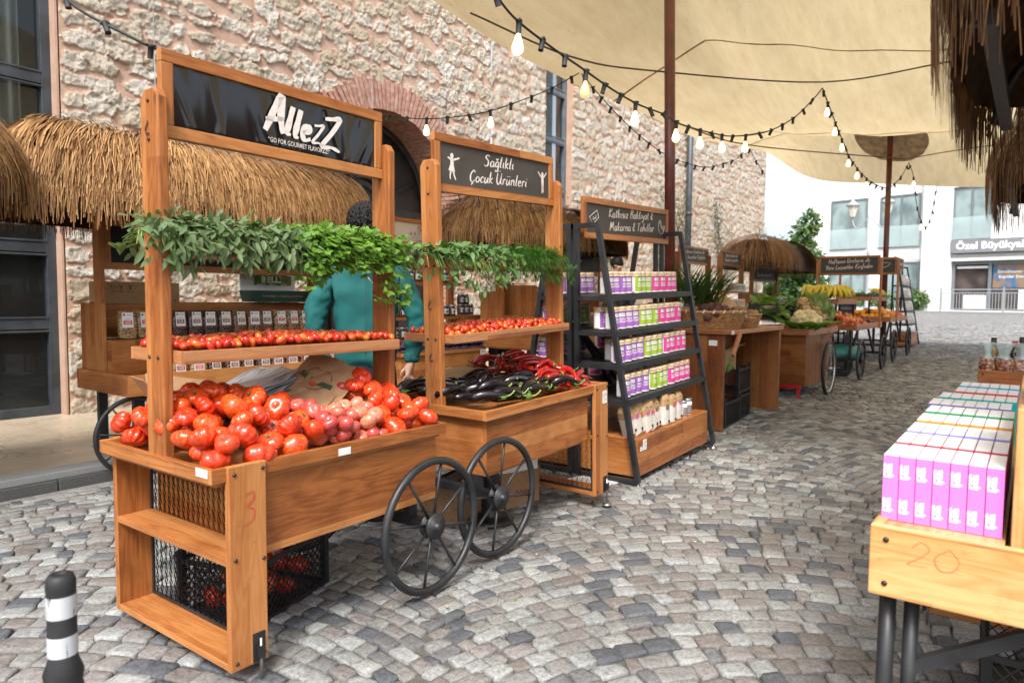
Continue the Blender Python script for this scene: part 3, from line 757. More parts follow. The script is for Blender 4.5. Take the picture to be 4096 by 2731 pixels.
for i in (18, 36, 52, 66):
    b = mb("canvas_patch"); b.sheet([[(x + d, y, z - .006) for x, y, z in rows[i]] for d in (-.022, .022)]); b.build("seam", tent)
def canopy_z(u, v):
    nn = sorted(((q[0] - u) ** 2 + (q[1] - v) ** 2 + 1e-6, q[2]) for r in rows for q in r)[:6]
    return sum(z / d for d, z in nn) / sum(1 / d for d, z in nn)
def tent_pole(pu, pv, top, lean):
    b = mb("pole_red"); g = GZ(pu)
    b.tube([(pu + lean[0], pv + lean[1], top), (pu, pv, g)], .052, 20); b.lathe([(.11, 0), (.11, .012), (.06, .02), (.06, .05)], T(pu, pv, g), 20)
    return b.build("pole", tent)
tent_pole(6.53, 2.90, canopy_z(*P1) - .02, (-.30, 0.0))
tent_pole(15.75, 2.44, canopy_z(*P2) + .0, (.06, .02))
pb = mb("canvas_patch"); pb.sheet([[(P2[0] + r * math.cos(a * PI / 14), P2[1] + r * math.sin(a * PI / 14), canopy_z(P2[0] + r * math.cos(a * PI / 14), P2[1] + r * math.sin(a * PI / 14)) - .02) for a in range(29)] for r in (.66, .5, .33, .16, .04)]); pb.build("pole_patch", tent)
def rope_line(name, pts, r, m_="rope_brown", par=None):
    b = mb(m_); b.tube(catmull(pts, 6), r, 6); return b.build(name, par)
flat("rope_brown", (.10, .075, .05), .9); flat("wire_grey", (.25, .25, .25), .5, .6)
tag(rope_line("tie_rope", [at(1080, 30, 5.6), at(1310, 130, 5.9), at(1500, 163, 6.6), at(1889, 189, 7.5), at(2165, 145, 7.0), at(2400, 100, 6.4)], .008), "brown rope slung under the front of the cream canopy", "rope")
tag(rope_line("tie_rope", [at(1560, 285, 9.6), at(1718, 333, 10.6), at(2040, 362, 11.4), at(2090, 363, 11.6), at(2200, 345, 11.5), at(2400, 318, 11.2)], .009), "brown rope slung under the far half of the cream canopy", "rope")

# ---------------------------------------------------------------- strings of filament bulbs
def lamp_mat(name, col, e, base=(.9, .7, .4)):
    m, nt, p, _ = new_mat(name); p.inputs["Base Color"].default_value = (*base, 1); p.inputs["Roughness"].default_value = .1
    p.inputs["Emission Color"].default_value = (*col, 1); p.inputs["Emission Strength"].default_value = e
lamp_mat("bulb_lit", (1.0, .66, .26), 3.2); lamp_mat("bulb_dim", (1, .62, .25), .45, (.75, .50, .22))
sock = mb("rubber"); sock.lathe([(.0135, .012), (.0165, .010), (.0165, 0), (.0145, -.004), (.0135, -.052), (.015, -.055), (.011, -.055)], None, 14)
sock.box((-.022, -.006, .002), (.022, .006, .012)); SOCK = sock.mesh("socket")
def bulb_mesh(m_):
    b = mb(m_); b.lathe([(.010, 0), (.013, -.012), (.020, -.035), (.029, -.062), (.0315, -.080), (.027, -.098), (.015, -.109), (.004, -.112)], None, 16); return b.mesh("bulb")
BULB, DIM = bulb_mesh("bulb_lit"), bulb_mesh("bulb_dim")
def lights(label, pts, every, bulbs, r=.0055, dim=()):
    """pts: photo points with distances; a socket every so many metres; bulbs = which sockets hold a bulb"""
    P = [at(*q) for q in pts]; b = mb("rubber"); C_ = catmull(P, 8); b.tube(C_, r, 6)
    t = thing("string_lights", label, "string lights", C_[0], 0, "strings of filament bulbs"); o = b.build("cable", t); o.location = -C_[0]
    L = [0]
    for a, c in zip(C_, C_[1:]): L.append(L[-1] + (c - a).length)
    n = int(L[-1] / every); k = 0
    rr = random.Random(len(pts))
    for i in range(n + 1):
        s_ = (i + .3) * every
        if s_ > L[-1]: break
        j = next(j for j in range(len(L) - 1) if L[j + 1] >= s_); q = C_[j].lerp(C_[j + 1], (s_ - L[j]) / (L[j + 1] - L[j]))
        lit = i in bulbs; tl = .05 if lit else .5
        s = place(SOCK, "socket", q - C_[0], (rr.uniform(-tl, tl), rr.uniform(-tl, tl), rr.uniform(0, 3)), 1.0, parent=t)
        if lit: place(DIM if i in dim else BULB, "bulb", (0, 0, -.052), scale=.9, parent=s)
    return t
lights("thick string of glowing bulbs running under the canopy front past the red pole",
       [(1120, -40, 3.0), (1178, 38, 3.25), (1260, 104, 3.6), (1338, 158, 3.95), (1405, 205, 4.3), (1466, 240, 4.7), (1525, 263, 5.1), (1565, 286, 5.4), (1640, 307, 6.0), (1690, 313, 6.4), (1760, 303, 6.8), (1822, 272, 7.2), (1868, 228, 7.5), (1889, 203, 7.6)], .262, {1, 4, 7, 10, 12, 14, 16}, .0062, {4})
lights("string of glowing bulbs dipping in front of the far red pole",
       [(1889, 203, 7.6), (1915, 272, 8.3), (1936, 325, 9.0), (1952, 362, 9.5), (1982, 402, 10.2), (2012, 425, 10.8), (2042, 431, 11.3), (2068, 408, 11.6), (2088, 374, 11.8)], .30, {1, 3, 5, 7, 9, 11, 14}, .007)
lights("short string with few bulbs drooping in front of the white building",
       [(2088, 374, 11.8), (2098, 405, 12), (2104, 460, 12.2), (2113, 500, 12.3), (2126, 522, 12.5), (2140, 492, 12.8), (2152, 428, 13.2)], .28, {1, 4, 6}, .006)
lights("thin string with two glowing bulbs crossing in front of the brick arch",
       [(840, 262, 6.6), (900, 268, 6.5), (960, 273, 6.4), (1010, 272, 6.35), (1070, 266, 6.3), (1130, 254, 6.3), (1200, 230, 6.3), (1265, 204, 6.3), (1330, 168, 6.3)], .20, {3, 6}, .005)
lights("thin string of empty sockets sagging in front of the far stone wall",
       [(1336, 170, 6.3), (1385, 228, 6.9), (1450, 295, 7.6), (1520, 350, 8.3), (1580, 376, 8.9), (1630, 384, 9.4), (1690, 366, 9.9), (1718, 342, 10.1), (1735, 368, 10.3), (1757, 402, 10.6)], .27, set(), .005)
lights("thick cable with empty sockets in the top corner by the dark window",
       [(130, -30, 3.4), (182, 22, 3.4), (290, 80, 3.4), (370, 117, 3.45), (480, 150, 3.6)], .235, set(), .008)
# wires hanging on the wall
for x, y0, y1 in ((411, -40, 690), (1066, 40, 620), (1210, 140, 470), (1449, 380, 520), (1563 + 150, 360, 600)):
    d = 6.6 if x < 500 else 8.2 if x < 1100 else 9.3 if x < 1300 else 11.5 if x < 1500 else 15
    b = mb("wire_grey"); a0 = at(x, y0, d); a0.y = wallV - .10
    b.tube([(a0.x, a0.y, a0.z), (a0.x + .01, a0.y, at(x, y1, d).z)], .0045, 6)
    tag(b.build("wall_wire"), {411: "thin grey rope down the wall above the chickpea bags", 1066: "thin grey rope down the wall right of the brick arch", 1210: "thin steel wire on the wall beside the tall window", 1449: "thin wire down the far wall before the drain pipe", 1713: "thin wire down the far wall beyond the drain pipe"}[x], "wire")
b = mb("grey_metal"); a0 = at(1574, 300, 17); b.tube([(16.9, 7.13, .4), (16.9, 7.13, 7.4)], .075, 14); b.lathe([(.085, 0), (.085, .08)], T(16.9, 7.13, 3.4), 14)
tag(b.build("drain_pipe"), "dark grey drain pipe fixed to the far stone wall", "pipe")

# ---------------------------------------------------------------- white apartment building across the square
flat("render_white", (.80, .80, .78), .85, 0, .2, .02, 2); flat("frame_grey", (.16, .18, .19), .5); flat("sign_band", (.20, .21, .23), .6); flat("rail_grey", (.34, .37, .40), .5, .3)
m, nt, p, _ = new_mat("far_glass"); N = NT(nt); co = N.coord()
c = N.ramp(N.noise(N.scale(co, (.7, 1, .5)), 1, 3), [(.35, (.12, .16, .165)), (.52, (.28, .36, .36)), (.7, (.17, .21, .20))], 'EASE')
N.l(c, p.inputs["Base Color"]); p.inputs["Roughness"].default_value = .08; p.inputs["Specular IOR Level"].default_value = .6
m, nt, p, _ = new_mat("pane_clear"); p.inputs["Base Color"].default_value = (.55, .68, .68, 1); p.inputs["Alpha"].default_value = .35; p.inputs["Roughness"].default_value = .1
m, nt, p, _ = new_mat("poster"); N = NT(nt); co = N.coord()
c = N.ramp(N.noise(N.scale(co, (.9, 1, .9)), 1.3, 3, .6), [(.3, (.03, .05, .10)), (.45, (.02, .14, .30)), (.58, (.30, .16, .05)), (.7, (.08, .20, .30))]); N.l(c, p.inputs["Base Color"])
flat("far_room", (.07, .055, .05), .8, 0, .3, .3, 1.5)
fa = math.atan2(-.98, -.2); GB = .80
AB = thing("apartment_building", "white rendered building with tall grey framed windows and a shop under a grey sign", "building", (42.5, 3.6, 0), fa)
w = mb("render_white"); w.box((-7.6, .35, 0), (-1.38, 9, 12)); w.box((-1.38, 0, 0), (0, 9, 12)); w.box((0, 0, 7.15), (9, 9, 12)); w.box((1.72, 0, 4.45), (9, 9, 7.15)); w.box((0, .3, 3.4), (9, 9, 3.75)); w.box((-.0, .02, 3.38), (9, .3, 3.52)); w.box((0, 2.5, 0), (9, 9, 7.15)); w.box((0, 0, 0), (9, 2.5, .86))
w.box((-7.6, .31, 3.55), (-1.38, .35, 3.62)); w.build("wall", AB)
def far_window(x0, x1, z0, z1, y, mull, bal=True, blind=False):
    f = mb("frame_grey"); t = .09
    f.box((x0, y - .05, z0), (x0 + t, y + .04, z1)); f.box((x1 - t, y - .05, z0), (x1, y + .04, z1)); f.box((x0 + t, y - .05, z1 - t), (x1 - t, y + .04, z1)); f.box((x0 + t, y - .05, z0), (x1 - t, y + .04, z0 + t))
    for q in mull: f.box((q - t / 2, y - .05, z0 + t), (q + t / 2, y + .04, z1 - t))
    o = f.build("window", AB); g = mb("far_glass"); g.box((x0 + .04, y + .0, z0 + .04), (x1 - .04, y + .02, z1 - .04)); g.build("pane", o)
    if bal: g = mb("pane_clear"); g.box((x0 - .05, y - .22, z0 + .02), (x1 + .05, y - .20, z0 + 1.15)); g.build("glass_balustrade", o)
far_window(-6.38, -4.32, 4.25, 7.1, .33, [-5.2]); far_window(-3.66, -1.6, 4.25, 7.1, .33, [-2.55]); far_window(.0, 1.72, 4.45, 7.15, .12, [.85])
far_window(-6.4, -4.3, 1.0, 3.45, .33, [-5.7, -5.1], False); far_window(-3.4, -1.55, 1.0, 3.45, .33, [-2.5], False)
s = mb("sign_band"); s.box((.02, -.12, 3.78), (9, .0, 4.44)); sg = s.build("shop_sign", AB)
t_ = mb("white_paint"); text(t_, "Özel Büyükyalı Raife Kreş", FRONT @ T(.25, 3.97, .125), .50, 5.3, .035, False); t_.build("lettering", sg)
f = mb("frame_grey")
for x in (.0, 1.62, 3.3, 5.0, 6.6): f.box((x, .3, .86), (x + .14, .42, 3.38))
f.box((.14, .31, 3.2), (6.6, .41, 3.38)); fr = f.build("shop_window", AB)
g = mb("far_room"); g.box((.1, .5, .86), (9, .52, 3.4)); g.build("pane", fr)
g = mb("poster"); g.box((1.8, .40, 2.0), (3.3, .44, 3.2)); po = g.build("poster", fr)
t_ = mb("white_paint"); text(t_, "Enrollments Now", FRONT @ T(2.0, 2.75, -.396), .2, 1.5, .01, False); text(t_, "Kayıtlar Devam", FRONT @ T(2.05, 2.5, -.396), .2, 1.3, .01, False); t_.build("lettering", po)
for lo, hi, k in (((.55, .42, .95), (1.55, .46, 1.65), "display_counter"), ((.2, .40, 3.0), (1.6, .45, 3.12), "roller_blind"), ((2.9, .42, .95), (3.3, .46, 1.9), "display_counter")): g = mb("white_paint"); g.box(lo, hi); g.build(k, fr)
ft = thing("railing", "pale grey metal railing in front of the shop window", "railing", (42.5, 3.6, 0), fa)
r_ = mb("rail_grey")
for x in (-.1, 2.6, 5.3): r_.box((x, -1.05, GB - .1), (x + .07, -.98, 2.0))
r_.box((-.1, -1.04, 1.88), (5.3, -.99, 1.93)); r_.box((-.1, -1.04, 1.72), (5.3, -.99, 1.76)); r_.box((-.1, -1.04, .92), (5.3, -.99, .96))
for i in range(42): r_.box((i * .128, -1.03, .95), (i * .128 + .022, -1.0, 1.73))
r_.build("bars", ft)
b = mb("granite"); b.box((-7.6, -2.6, .3), (9, 2, .80)); o = b.build("far_pavement"); o.location = (42.5, 3.6, 0); o.rotation_euler = (0, 0, fa); tag(o, "low pale pavement in front of the white building", "pavement", kind="structure")
for q, lb in (((2165, 716), "short grey bollard before the bare white wall"), ((2270, 722), "short dark bollard before the shop railing")):
    P = at(*q, 39); t = thing("bollard", lb, "bollard", (P.x, P.y, GB - .05), 0, "bollards across the square"); b = mb("grey_metal"); b.lathe([(.14, 0), (.14, .08), (.09, .12), (.09, .62), (.12, .66), (.06, .74)], None, 14); b.build("post", t); b = mb("grey_metal"); b.tube([(-.06, 0, .78), (.06, 0, .78)], .03, 8); b.build("cap", t)
flat("lamp_paint", (.33, .36, .38), .5); flat("lamp_pane", (.65, .62, .52), .2)
def street_lamp(q, d, sc, label):
    P = at(*q, d); t = thing("street_lamp", label, "street lamp", (P.x, P.y, GZ(P.x)), fa, "street lamps on the square")
    h = P.z - GZ(P.x); b = mb("lamp_paint"); b.lathe([(.16, 0), (.16, .1), (.09, .5), (.065, .9), (.06, h * .6), (.10, h * .62), (.05, h * .64), (.05, h)], None, 16); b.build("post", t)
    for sd in (-1, 1):
        a = mb("lamp_paint"); a.tube([(sd * (.0 + .75 * math.sin(k / 8 * PI * .5)), 0, h - .05 - .55 * sc * math.sin(k / 8 * PI)) for k in range(9)], .03, 8); arm = a.build("arm", t)
        l_ = mb("lamp_paint"); l_.lathe([(.10, 0), (.12, .05), (.02, .1)], T(sd * .75, 0, h - .1), 8); l_.lathe([(.30, .52), (.24, .62), (.10, .72), (.03, .86)], T(sd * .75, 0, h - .1), 8); ln = l_.build("lantern", t)
        p_ = mb("lamp_pane"); p_.lathe([(.11, .06), (.24, .52)], T(sd * .75, 0, h - .1), 6, smooth=False); p_.build("lamp_glass", ln)
street_lamp((1998, 492), 31, 1, "double armed grey street lamp before the white building")
# trees behind the alley's end
def leaf_mat(name, a, b_, tr=.3):
    m, nt, p, out = new_mat(name); N = NT(nt)
    f = N.noise(N.coord(), 3.5, 3); w = N.n("TexWhiteNoise", noise_dimensions='3D'); g = N.n("NewGeometry"); N.l(g.outputs["Random Per Island"], w.inputs[0])
    c = N.mix(N.math('ADD', N.math('MULTIPLY', f, .4), N.math('MULTIPLY', g.outputs["Random Per Island"], .6)), a, b_); N.l(c, p.inputs["Base Color"]); p.inputs["Roughness"].default_value = .5
    t = N.n("BsdfTranslucent"); N.l(N.mix(1, c, (1.2, 1.3, .6), 'MULTIPLY'), t.inputs[0]); ms = N.n("MixShader"); ms.inputs[0].default_value = tr; N.l(p.outputs[0], ms.inputs[1]); N.l(t.outputs[0], ms.inputs[2]); N.l(ms.outputs[0], out.inputs[0])
leaf_mat("tree_leaf", (.025, .07, .015), (.075, .15, .035)); leaf_mat("ivy_leaf", (.03, .06, .015), (.08, .13, .03)); leaf_mat("bush_leaf", (.05, .11, .02), (.12, .20, .05))
flat("bark", (.10, .075, .05), .9)
def leaf_cloud(b, cen, rad, n, size, rg, shell=.55):
    for i in range(n):
        d = Vector((rg.gauss(0, 1), rg.gauss(0, 1), rg.gauss(0, 1))).normalized(); k = rg.uniform(shell, 1.0) * (1 + .22 * math.sin(d.x * 5 + cen[0] * 3) * math.cos(d.z * 4 + d.y * 3))
        c = Vector(cen) + Vector((d.x * rad[0], d.y * rad[1], d.z * rad[2])) * k
        x = Vector((rg.gauss(0, 1), rg.gauss(0, 1), rg.gauss(0, .5))).normalized(); y = x.cross(d + Vector((.01, 0, .3))).normalized(); s = size * rg.uniform(.6, 1.3)
        b.add([c - x * s, c + y * s * .5, c + x * s, c - y * s * .5], [(0, 1, 2, 3)])
def tree(label, u, v, h, w, m_, n, size, seed, clumps=9):
    rg = random.Random(seed); t = thing("tree", label, "tree", (u, v, GZ(u)), 0, "trees beyond the market")
    b = mb("bark"); b.tube([(0, 0, 0), (.05, .03, h * .3), (.0, .1, h * .6), (.1, 0, h * .9)], [.14, .11, .07, .02], 8)
    for i in range(6):
        a = i * 1.1; z = h * (.25 + .1 * i); b.tube([(0, 0, z), (w * .3 * math.cos(a), w * .3 * math.sin(a), z + h * .1), (w * .6 * math.cos(a), w * .6 * math.sin(a), z + h * .16)], [.05, .035, .015], 6)
    b.build("trunk", t); c = mb(m_)
    for i in range(clumps):
        z = h * (.12 + .8 * i / clumps); rr = w * (.75 - .35 * abs(i / clumps - .35)); leaf_cloud(c, (rg.uniform(-.3, .3) * w, rg.uniform(-.3, .3) * w, z), (rr, rr, h * .14), n // clumps, size, rg)
    c.build("crown", t)
P = at(1828, 640, 26); tree("dark green leafy tree beyond the thatched far stall", P.x, P.y, 3.1, 1.15, "tree_leaf", 3400, .11, 3, 10)
P = at(1850, 560, 33); tree("pale green tree against the corner of the white building", P.x, P.y, 5.2, .9, "bush_leaf", 2400, .13, 5)
P = at(1775, 600, 30); tree("pale bushy tree behind the end of the stone wall", P.x, P.y, 3.6, 1.2, "bush_leaf", 2200, .12, 8)
def bush(label, u, v, r, h, n, seed):
    rg = random.Random(seed); o = mb("bush_leaf"); leaf_cloud(o, (0, 0, h * .5), (r, r, h * .5), n, .09, rg, .3); q = o.build("bush"); q.location = (u, v, GZ(u)); return tag(q, label, "bush", "bushes before the white building")
P = at(2105, 690, 37); bush("low green bush beside the snack pouch rack", P.x, P.y, .7, 1.3, 900, 2)
P = at(2010, 690, 36); bush("low green bush behind the citrus", P.x, P.y, 1.2, 1.3, 900, 4)
# climbing plants on the stone wall
def climber(label, u, z0, z1, wd, n, seed):
    rg = random.Random(seed); t = thing("climbing_plant", label, "climbing plant", (u, wallV - .10, GZ(u) + .12), 0, "climbers on the stone wall")
    s = mb("bark"); c = mb("ivy_leaf")
    for k in range(5):
        pts = [(rg.uniform(-.1, .1) + (rg.uniform(-wd, wd)) * (i / 6), rg.uniform(-.05, .02), i / 6 * (z1 - .1) * rg.uniform(.85, 1)) for i in range(7)]; s.tube(catmull(pts, 3), .006, 5)
        for i in range(n // 5):
            q = Vector(pts[min(6, int(rg.uniform(z0 / z1 * 6, 6.9)))]) + Vector((rg.gauss(0, .14), rg.uniform(-.10, .0), rg.gauss(0, .16))); a = rg.uniform(0, 6.3); x = Vector((math.cos(a), rg.uniform(-.5, .2), math.sin(a))).normalized(); y = x.cross(Vector((0, 1, 0))).normalized(); z_ = rg.uniform(.018, .045)
            c.add([q - x * z_, q + y * z_ * .55, q + x * z_, q - y * z_ * .55], [(0, 1, 2, 3)])
    s.build("stems", t); c.build("leaves", t)
climber("thin climber by the wall at the end of the nut stall", 4.75, .5, 1.5, .4, 160, 1)
climber("leafy climber on the wall behind the date box stall", 9.3, .6, 1.9, .6, 420, 2)
climber("leafy climber behind the rice cake rack", 12.2, .8, 2.9, .9, 520, 3)
climber("tall climber beside the drain pipe", 16.0, 1.2, 3.6, 1.0, 700, 4)
climber("tall climber on the wall beyond the drain pipe", 19.4, 1.2, 3.6, 1.1, 800, 5)
climber("bushy climber near the far end of the wall", 22.3, .4, 3.3, 1.0, 900, 6)

# ---------------------------------------------------------------- parts shared by the market carts
def wheel_meshes(r, tr, hubr, nsp, sr):
    b = mb("black_metal"); b.tube([(r * math.cos(2 * PI * i / 48), 0, r * math.sin(2 * PI * i / 48)) for i in range(48)], tr, 12, close=True); rim = b.mesh("rim")
    b = mb("black_metal")
    b.lathe([(.012, -.03), (hubr, -.022), (hubr, -.010), (.024, -.008), (.024, .008), (hubr, .010), (hubr, .022), (.016, .024), (.016, .034), (.008, .042)], RX(PI / 2), 24); hub = b.mesh("hub")
    b = mb("black_metal"); b.tube([(hubr * .6, 0, 0), (r, 0, 0)], sr, 6); return rim, hub, b.mesh("spoke"), nsp
WHEEL = wheel_meshes(.270, .0165, .055, 8, .0062)
def wheel(parent, loc, rot=0.2, W_=WHEEL, sc=1):
    w = place(W_[0], "wheel", loc, (0, rot, 0), sc, parent=parent)
    place(W_[1], "hub", (0, 0, 0), parent=w)
    for k in range(W_[3]): place(W_[2], "spoke", (0, 0, 0), (0, 2 * PI * k / W_[3], 0), parent=w)
    return w
b = mb("dark_screw"); b.lathe([(.0065, 0), (.0065, .003), (.003, .0055)], None, 10); SCREW = b.mesh("screw")
def screws(parent, pts, face):
    rot = {'-x': (0, -PI / 2, 0), '-y': (PI / 2, 0, 0)}[face]
    for p in pts: place(SCREW, "screw", p, rot, parent=parent)
b = mb("black_metal"); b.tube([(0, 0, 0), (0, 0, -.012), (.008, 0, -.02), (.012, 0, -.032), (.004, 0, -.044), (-.010, 0, -.040)], .0022, 6); HOOK = b.mesh("hook")
def mesh_sheet(b, M, w, h, dx=.034, dz=.075, t=.0035):
    """expanded metal: zigzag strands clipped to a rectangle in the XZ plane of M"""
    n = int(w / dx) + 1; k = int(h / (dz / 2))
    for s_ in (0, 1):
        for i in range(-1, n + 1):
            P = []
            for j in range(k + 1):
                P.append((i * dx + (dx / 2 if (j + s_) % 2 else 0) * (1 if s_ == 0 else 1), 0, j * dz / 2))
            P = [p for p in P if -.001 <= p[0] <= w + .001]
            for a, c in zip(P, P[1:]):
                if abs(c[2] - a[2]) < dz * .6:
                    a_, c_ = Vector(a), Vector(c); d = (c_ - a_).normalized(); e = Vector((-d.z, 0, d.x)) * t; f = Vector((0, t * 1.1, 0))
                    b.add([M @ (a_ - e - f), M @ (a_ + e + f), M @ (c_ + e + f), M @ (c_ - e - f)], [(0, 1, 2, 3)])
    return b
def sign_board(par, w, h, face, fr=.042, d=.03, wd="wood_amber"):
    """framed board standing in the XZ plane, lower left corner at the origin; returns the panel"""
    f = mb(wd); f.box((0, -d / 2, 0), (w, d / 2, fr)); f.box((0, -d / 2, h - fr), (w, d / 2, h)); f.box((0, -d / 2 + .0004, fr), (fr, d / 2 - .0004, h - fr)); f.box((w - fr, -d / 2 + .0004, fr), (w, d / 2 - .0004, h - fr))
    o = f.build("sign_frame", par, .003)
    p = mb(face); p.box((fr - .004, -.005, fr - .004), (w - fr + .004, .008, h - fr + .004)); q = p.build("sign_panel", o)
    return o, q
flat("foot_steel", (.30, .30, .30), .4, .9)
def leveller(par, x, y, z):
    b = mb("black_metal"); b.box((x - .022, y - .004, z + .02), (x + .022, y + .002, z + .115)); b.box((x - .010, y - .022, z + .035), (x + .010, y - .004, z + .075)); o = b.build("leveller", par)
    b = mb("foot_steel"); b.tube([(x, y - .013, -.02), (x, y - .013, z + .10)], .0055, 8); b.lathe([(.032, 0), (.032, .004), (.010, .014)], T(x, y - .013, -.012), 16); b.build("foot", o)
CT, CW = .718, .75
def market_cart(label, loc, yaw, near, L, pan, hubx, tilt, marks):
    """produce cart: tray on a planked body, end unit of two shelves, two wheels, posts with shelf, herb rail and sign"""
    t = thing("market_cart", label, "market cart", loc, yaw, "produce carts in the front row"); t.rotation_euler = (0, -tilt, yaw)
    r = mb("wood_amber"); d = .047; k = .021
    r.box((0, .0, CT - d), (L, k, CT)); r.box((0, CW - k, CT - d), (L, CW, CT)); r.box((0, k, CT - d + .0004), (k, CW - k, CT - .0004)); r.box((L - k, k, CT - d + .0004), (L, CW - k, CT - .0004)); r.box((k, k, CT - .062), (L - k, CW - k, CT - .050))
    r.build("tray", t, .0025)
    x0, x1 = (pan[1] + .012, L - .034) if near else (.034, pan[0] - .02)
    q = mb("wood_amber"); zb = .392
    q.box((x0, .030, zb), (x1, .050, CT - d - .0006), grain=0); q.box((x0, CW - .05, zb), (x1, CW - .03, CT - d - .0006), grain=0); q.box((x0 + .0005, .050, zb + .0005), (x0 + .02, CW - .05, CT - d - .001), grain=1); q.box((x1 - .02, .050, zb + .0005), (x1 - .0005, CW - .05, CT - d - .001), grain=1); q.box((x0 + .02, .05, zb + .002), (x1 - .02, CW - .05, zb + .02))
    body = q.build("body", t, .0025)
    for y0 in (-.012, CW - .012):
        s = mb("wood_amber"); s.box((pan[0], y0, .06), (pan[1], y0 + .024, CT + .002)); pn = s.build("side_panel", t, .003)
        if y0 < 0: screws(pn, [(pan[0] + .02, y0, CT - .025), (pan[1] - .012, y0, CT - .02), (pan[0] + .02, y0, .42), (pan[1] - .012, y0, .40), (pan[0] + .02, y0, .085), (pan[1] - .014, y0, .085)], '-y')
    for z in (.06, .398):
        s = mb("wood_amber"); s.box((pan[0] + .002, .0125, z), (pan[1] + (0 if near else -.0), CW - .0125, z + .024)); s.build("shelf", t, .003)
    mx = pan[1] - .004 if near else pan[0] + .010
    s = mb("black_metal"); M = T(mx, .014, .085) @ RZ(PI / 2); mesh_sheet(s, M, CW - .028, CT - .135); f = .012
    for a in ((mx - .004, .013, .085), (mx - .004, CW - .025, .085)): s.box(a, (a[0] + .008, a[1] + .012, CT - .05))
    s.box((mx - .0042, .013, .0845), (mx + .0042, CW - .013, .097)); s.build("wire_mesh", t)
    leveller(t, pan[1] - .035 if near else pan[1] - .035, -.012, .045)
    leveller(t, pan[1] - .035, CW + .03, .045)
    # wheels, axle and legs
    zh = .305
    for y, rr in ((-.032, .2), (CW + .032, .5)): wheel(t, (hubx, y, zh), rr)
    a = mb("black_metal"); a.bar((hubx, -.02, zh), (hubx, CW + .02, zh), .038, .038); a.build("axle", t)
    for y in (.10, CW - .10):
        a = mb("black_metal"); a.box((hubx - .022, y - .02, zh + .0195), (hubx + .022, y + .02, zb)); a.build("axle_leg", t)
    a = mb("black_metal"); sx = 1 if not near else -1; a.bar((hubx + sx * .02, CW * .5, zh), (hubx + sx * .62, CW * .5, zb - .02), .035, .035); a.build("brace", t)
    # posts
    for x in (.012, L - .045):
        pz = 1.925; b_ = mb("wood_amber"); y0, y1 = .300, .412
        prof = [(y0, CT - .05), (y1, CT - .05), (y1, pz - .03), (y1 - .022, pz), (y0 + .022, pz), (y0, pz - .03)]
        V = [(x, y, z) for y, z in prof] + [(x + .036, y, z) for y, z in prof]; n = 6; ou = random.uniform(0, 9)
        b_.add(V, [tuple(range(n))[::-1], tuple(range(n, 2 * n))] + [(i, (i + 1) % n, n + (i + 1) % n, n + i) for i in range(n)], None, False,
               [[(V[j][2] + ou, V[j][1]) for j in reversed(range(n))], [(V[j][2] + ou, V[j][1] + 3) for j in range(n)]] + [[(V[i][2] + ou, V[i][1]), (V[(i + 1) % n][2] + ou, V[(i + 1) % n][1]), (V[(i + 1) % n][2] + ou, V[(i + 1) % n][1] + .036), (V[i][2] + ou, V[i][1] + .036)] for i in range(n)])
        po = b_.build("post", t, .006)
        for p in po.data.polygons: p.use_smooth = False
        if x < .1:
            screws(po, [(x, y, z) for z in (1.045, 1.408) for y in (.328, .384)] + [(x, .356, z) for z in (1.885, 1.76)], '-x')
            for z in marks["hooks"]: place(HOOK, "hook", (x - .004, .36, z), (0, 0, PI / 2), parent=po)
            w_ = mb("red_ink"); brush(w_, marks["num"], SIDE @ T(-.356, marks["numz"], -x + .0012), .085, None, .034, .05); w_.build("pencil_number", po)
    # shelf for cherry tomatoes between the posts, herb rail, sign
    def little_tray(name, y0, y1, z, x0, x1):
        s = mb("wood_rose"); h = .044; k = .016
        s.box((x0, y0, z - h), (x1, y0 + k, z)); s.box((x0, y1 - k, z - h), (x1, y1, z)); s.box((x0 + .0004, y0 + k, z - h + .0003), (x0 + k, y1 - k, z - .0003)); s.box((x1 - k, y0 + k, z - h + .0003), (x1 - .0004, y1 - k, z - .0003)); s.box((x0 + k, y0 + k, z - h + .001), (x1 - k, y1 - k, z - h + .010))
        return s.build(name, t, .002)
    little_tray("tomato_shelf", .235, .595, 1.068, .0485, L - .0455); little_tray("herb_shelf", .300, .525, 1.432, .0485, L - .0455)
    e = bpy.data.objects.new("sign", None); COL.objects.link(e); e.parent = t; e.location = (.0485, .356, 1.775)
    w = L - .0485 - .0455
    fo, pn = sign_board(e, w, .288, marks["face"])
    if marks["mark"]: s = mb("red_ink"); brush(s, marks["mark"], FRONT @ T((pan[0] + pan[1]) / 2, .53, .0136), .10, None, .045, .1); s.build("pencil_mark", t)
    for (x, z, wd, h) in marks["labels"]:
        s = mb("white_label"); s.box((x, -.0145, z), (x + wd, -.0122, z + h)); lb = s.build("paper_label", t)
        for tx, zz, sz in marks.get("label_text", ()): s = mb("green_ink"); brush(s, tx, FRONT @ T(x + wd / 2, z + zz, .0150), sz, None, .09, .05); s.build("lettering", lb)
    return t, e, w, body
C1 = Vector((1.118, 1.985, 0)); C1_YAW = YAW - .6318
C2 = Vector((2.540, 2.040, 0)); C2_YAW = YAW - .6649; C2_T = .037
m, nt, p, _ = new_mat("banner_film"); N = NT(nt); co = N.coord()
p.inputs["Base Color"].default_value = (.008, .008, .009, 1); p.inputs["Roughness"].default_value = .10; p.inputs["Specular IOR Level"].default_value = .7
cart1, sign1, w1, body1 = market_cart("wooden produce cart heaped with big red tomatoes under a glossy black AllezZ banner", C1, C1_YAW, True, 1.075, (.049, .182), .955, 0.0,
    dict(hooks=(1.82,), num="13", numz=1.28, face="board_black", mark="3", labels=[]))
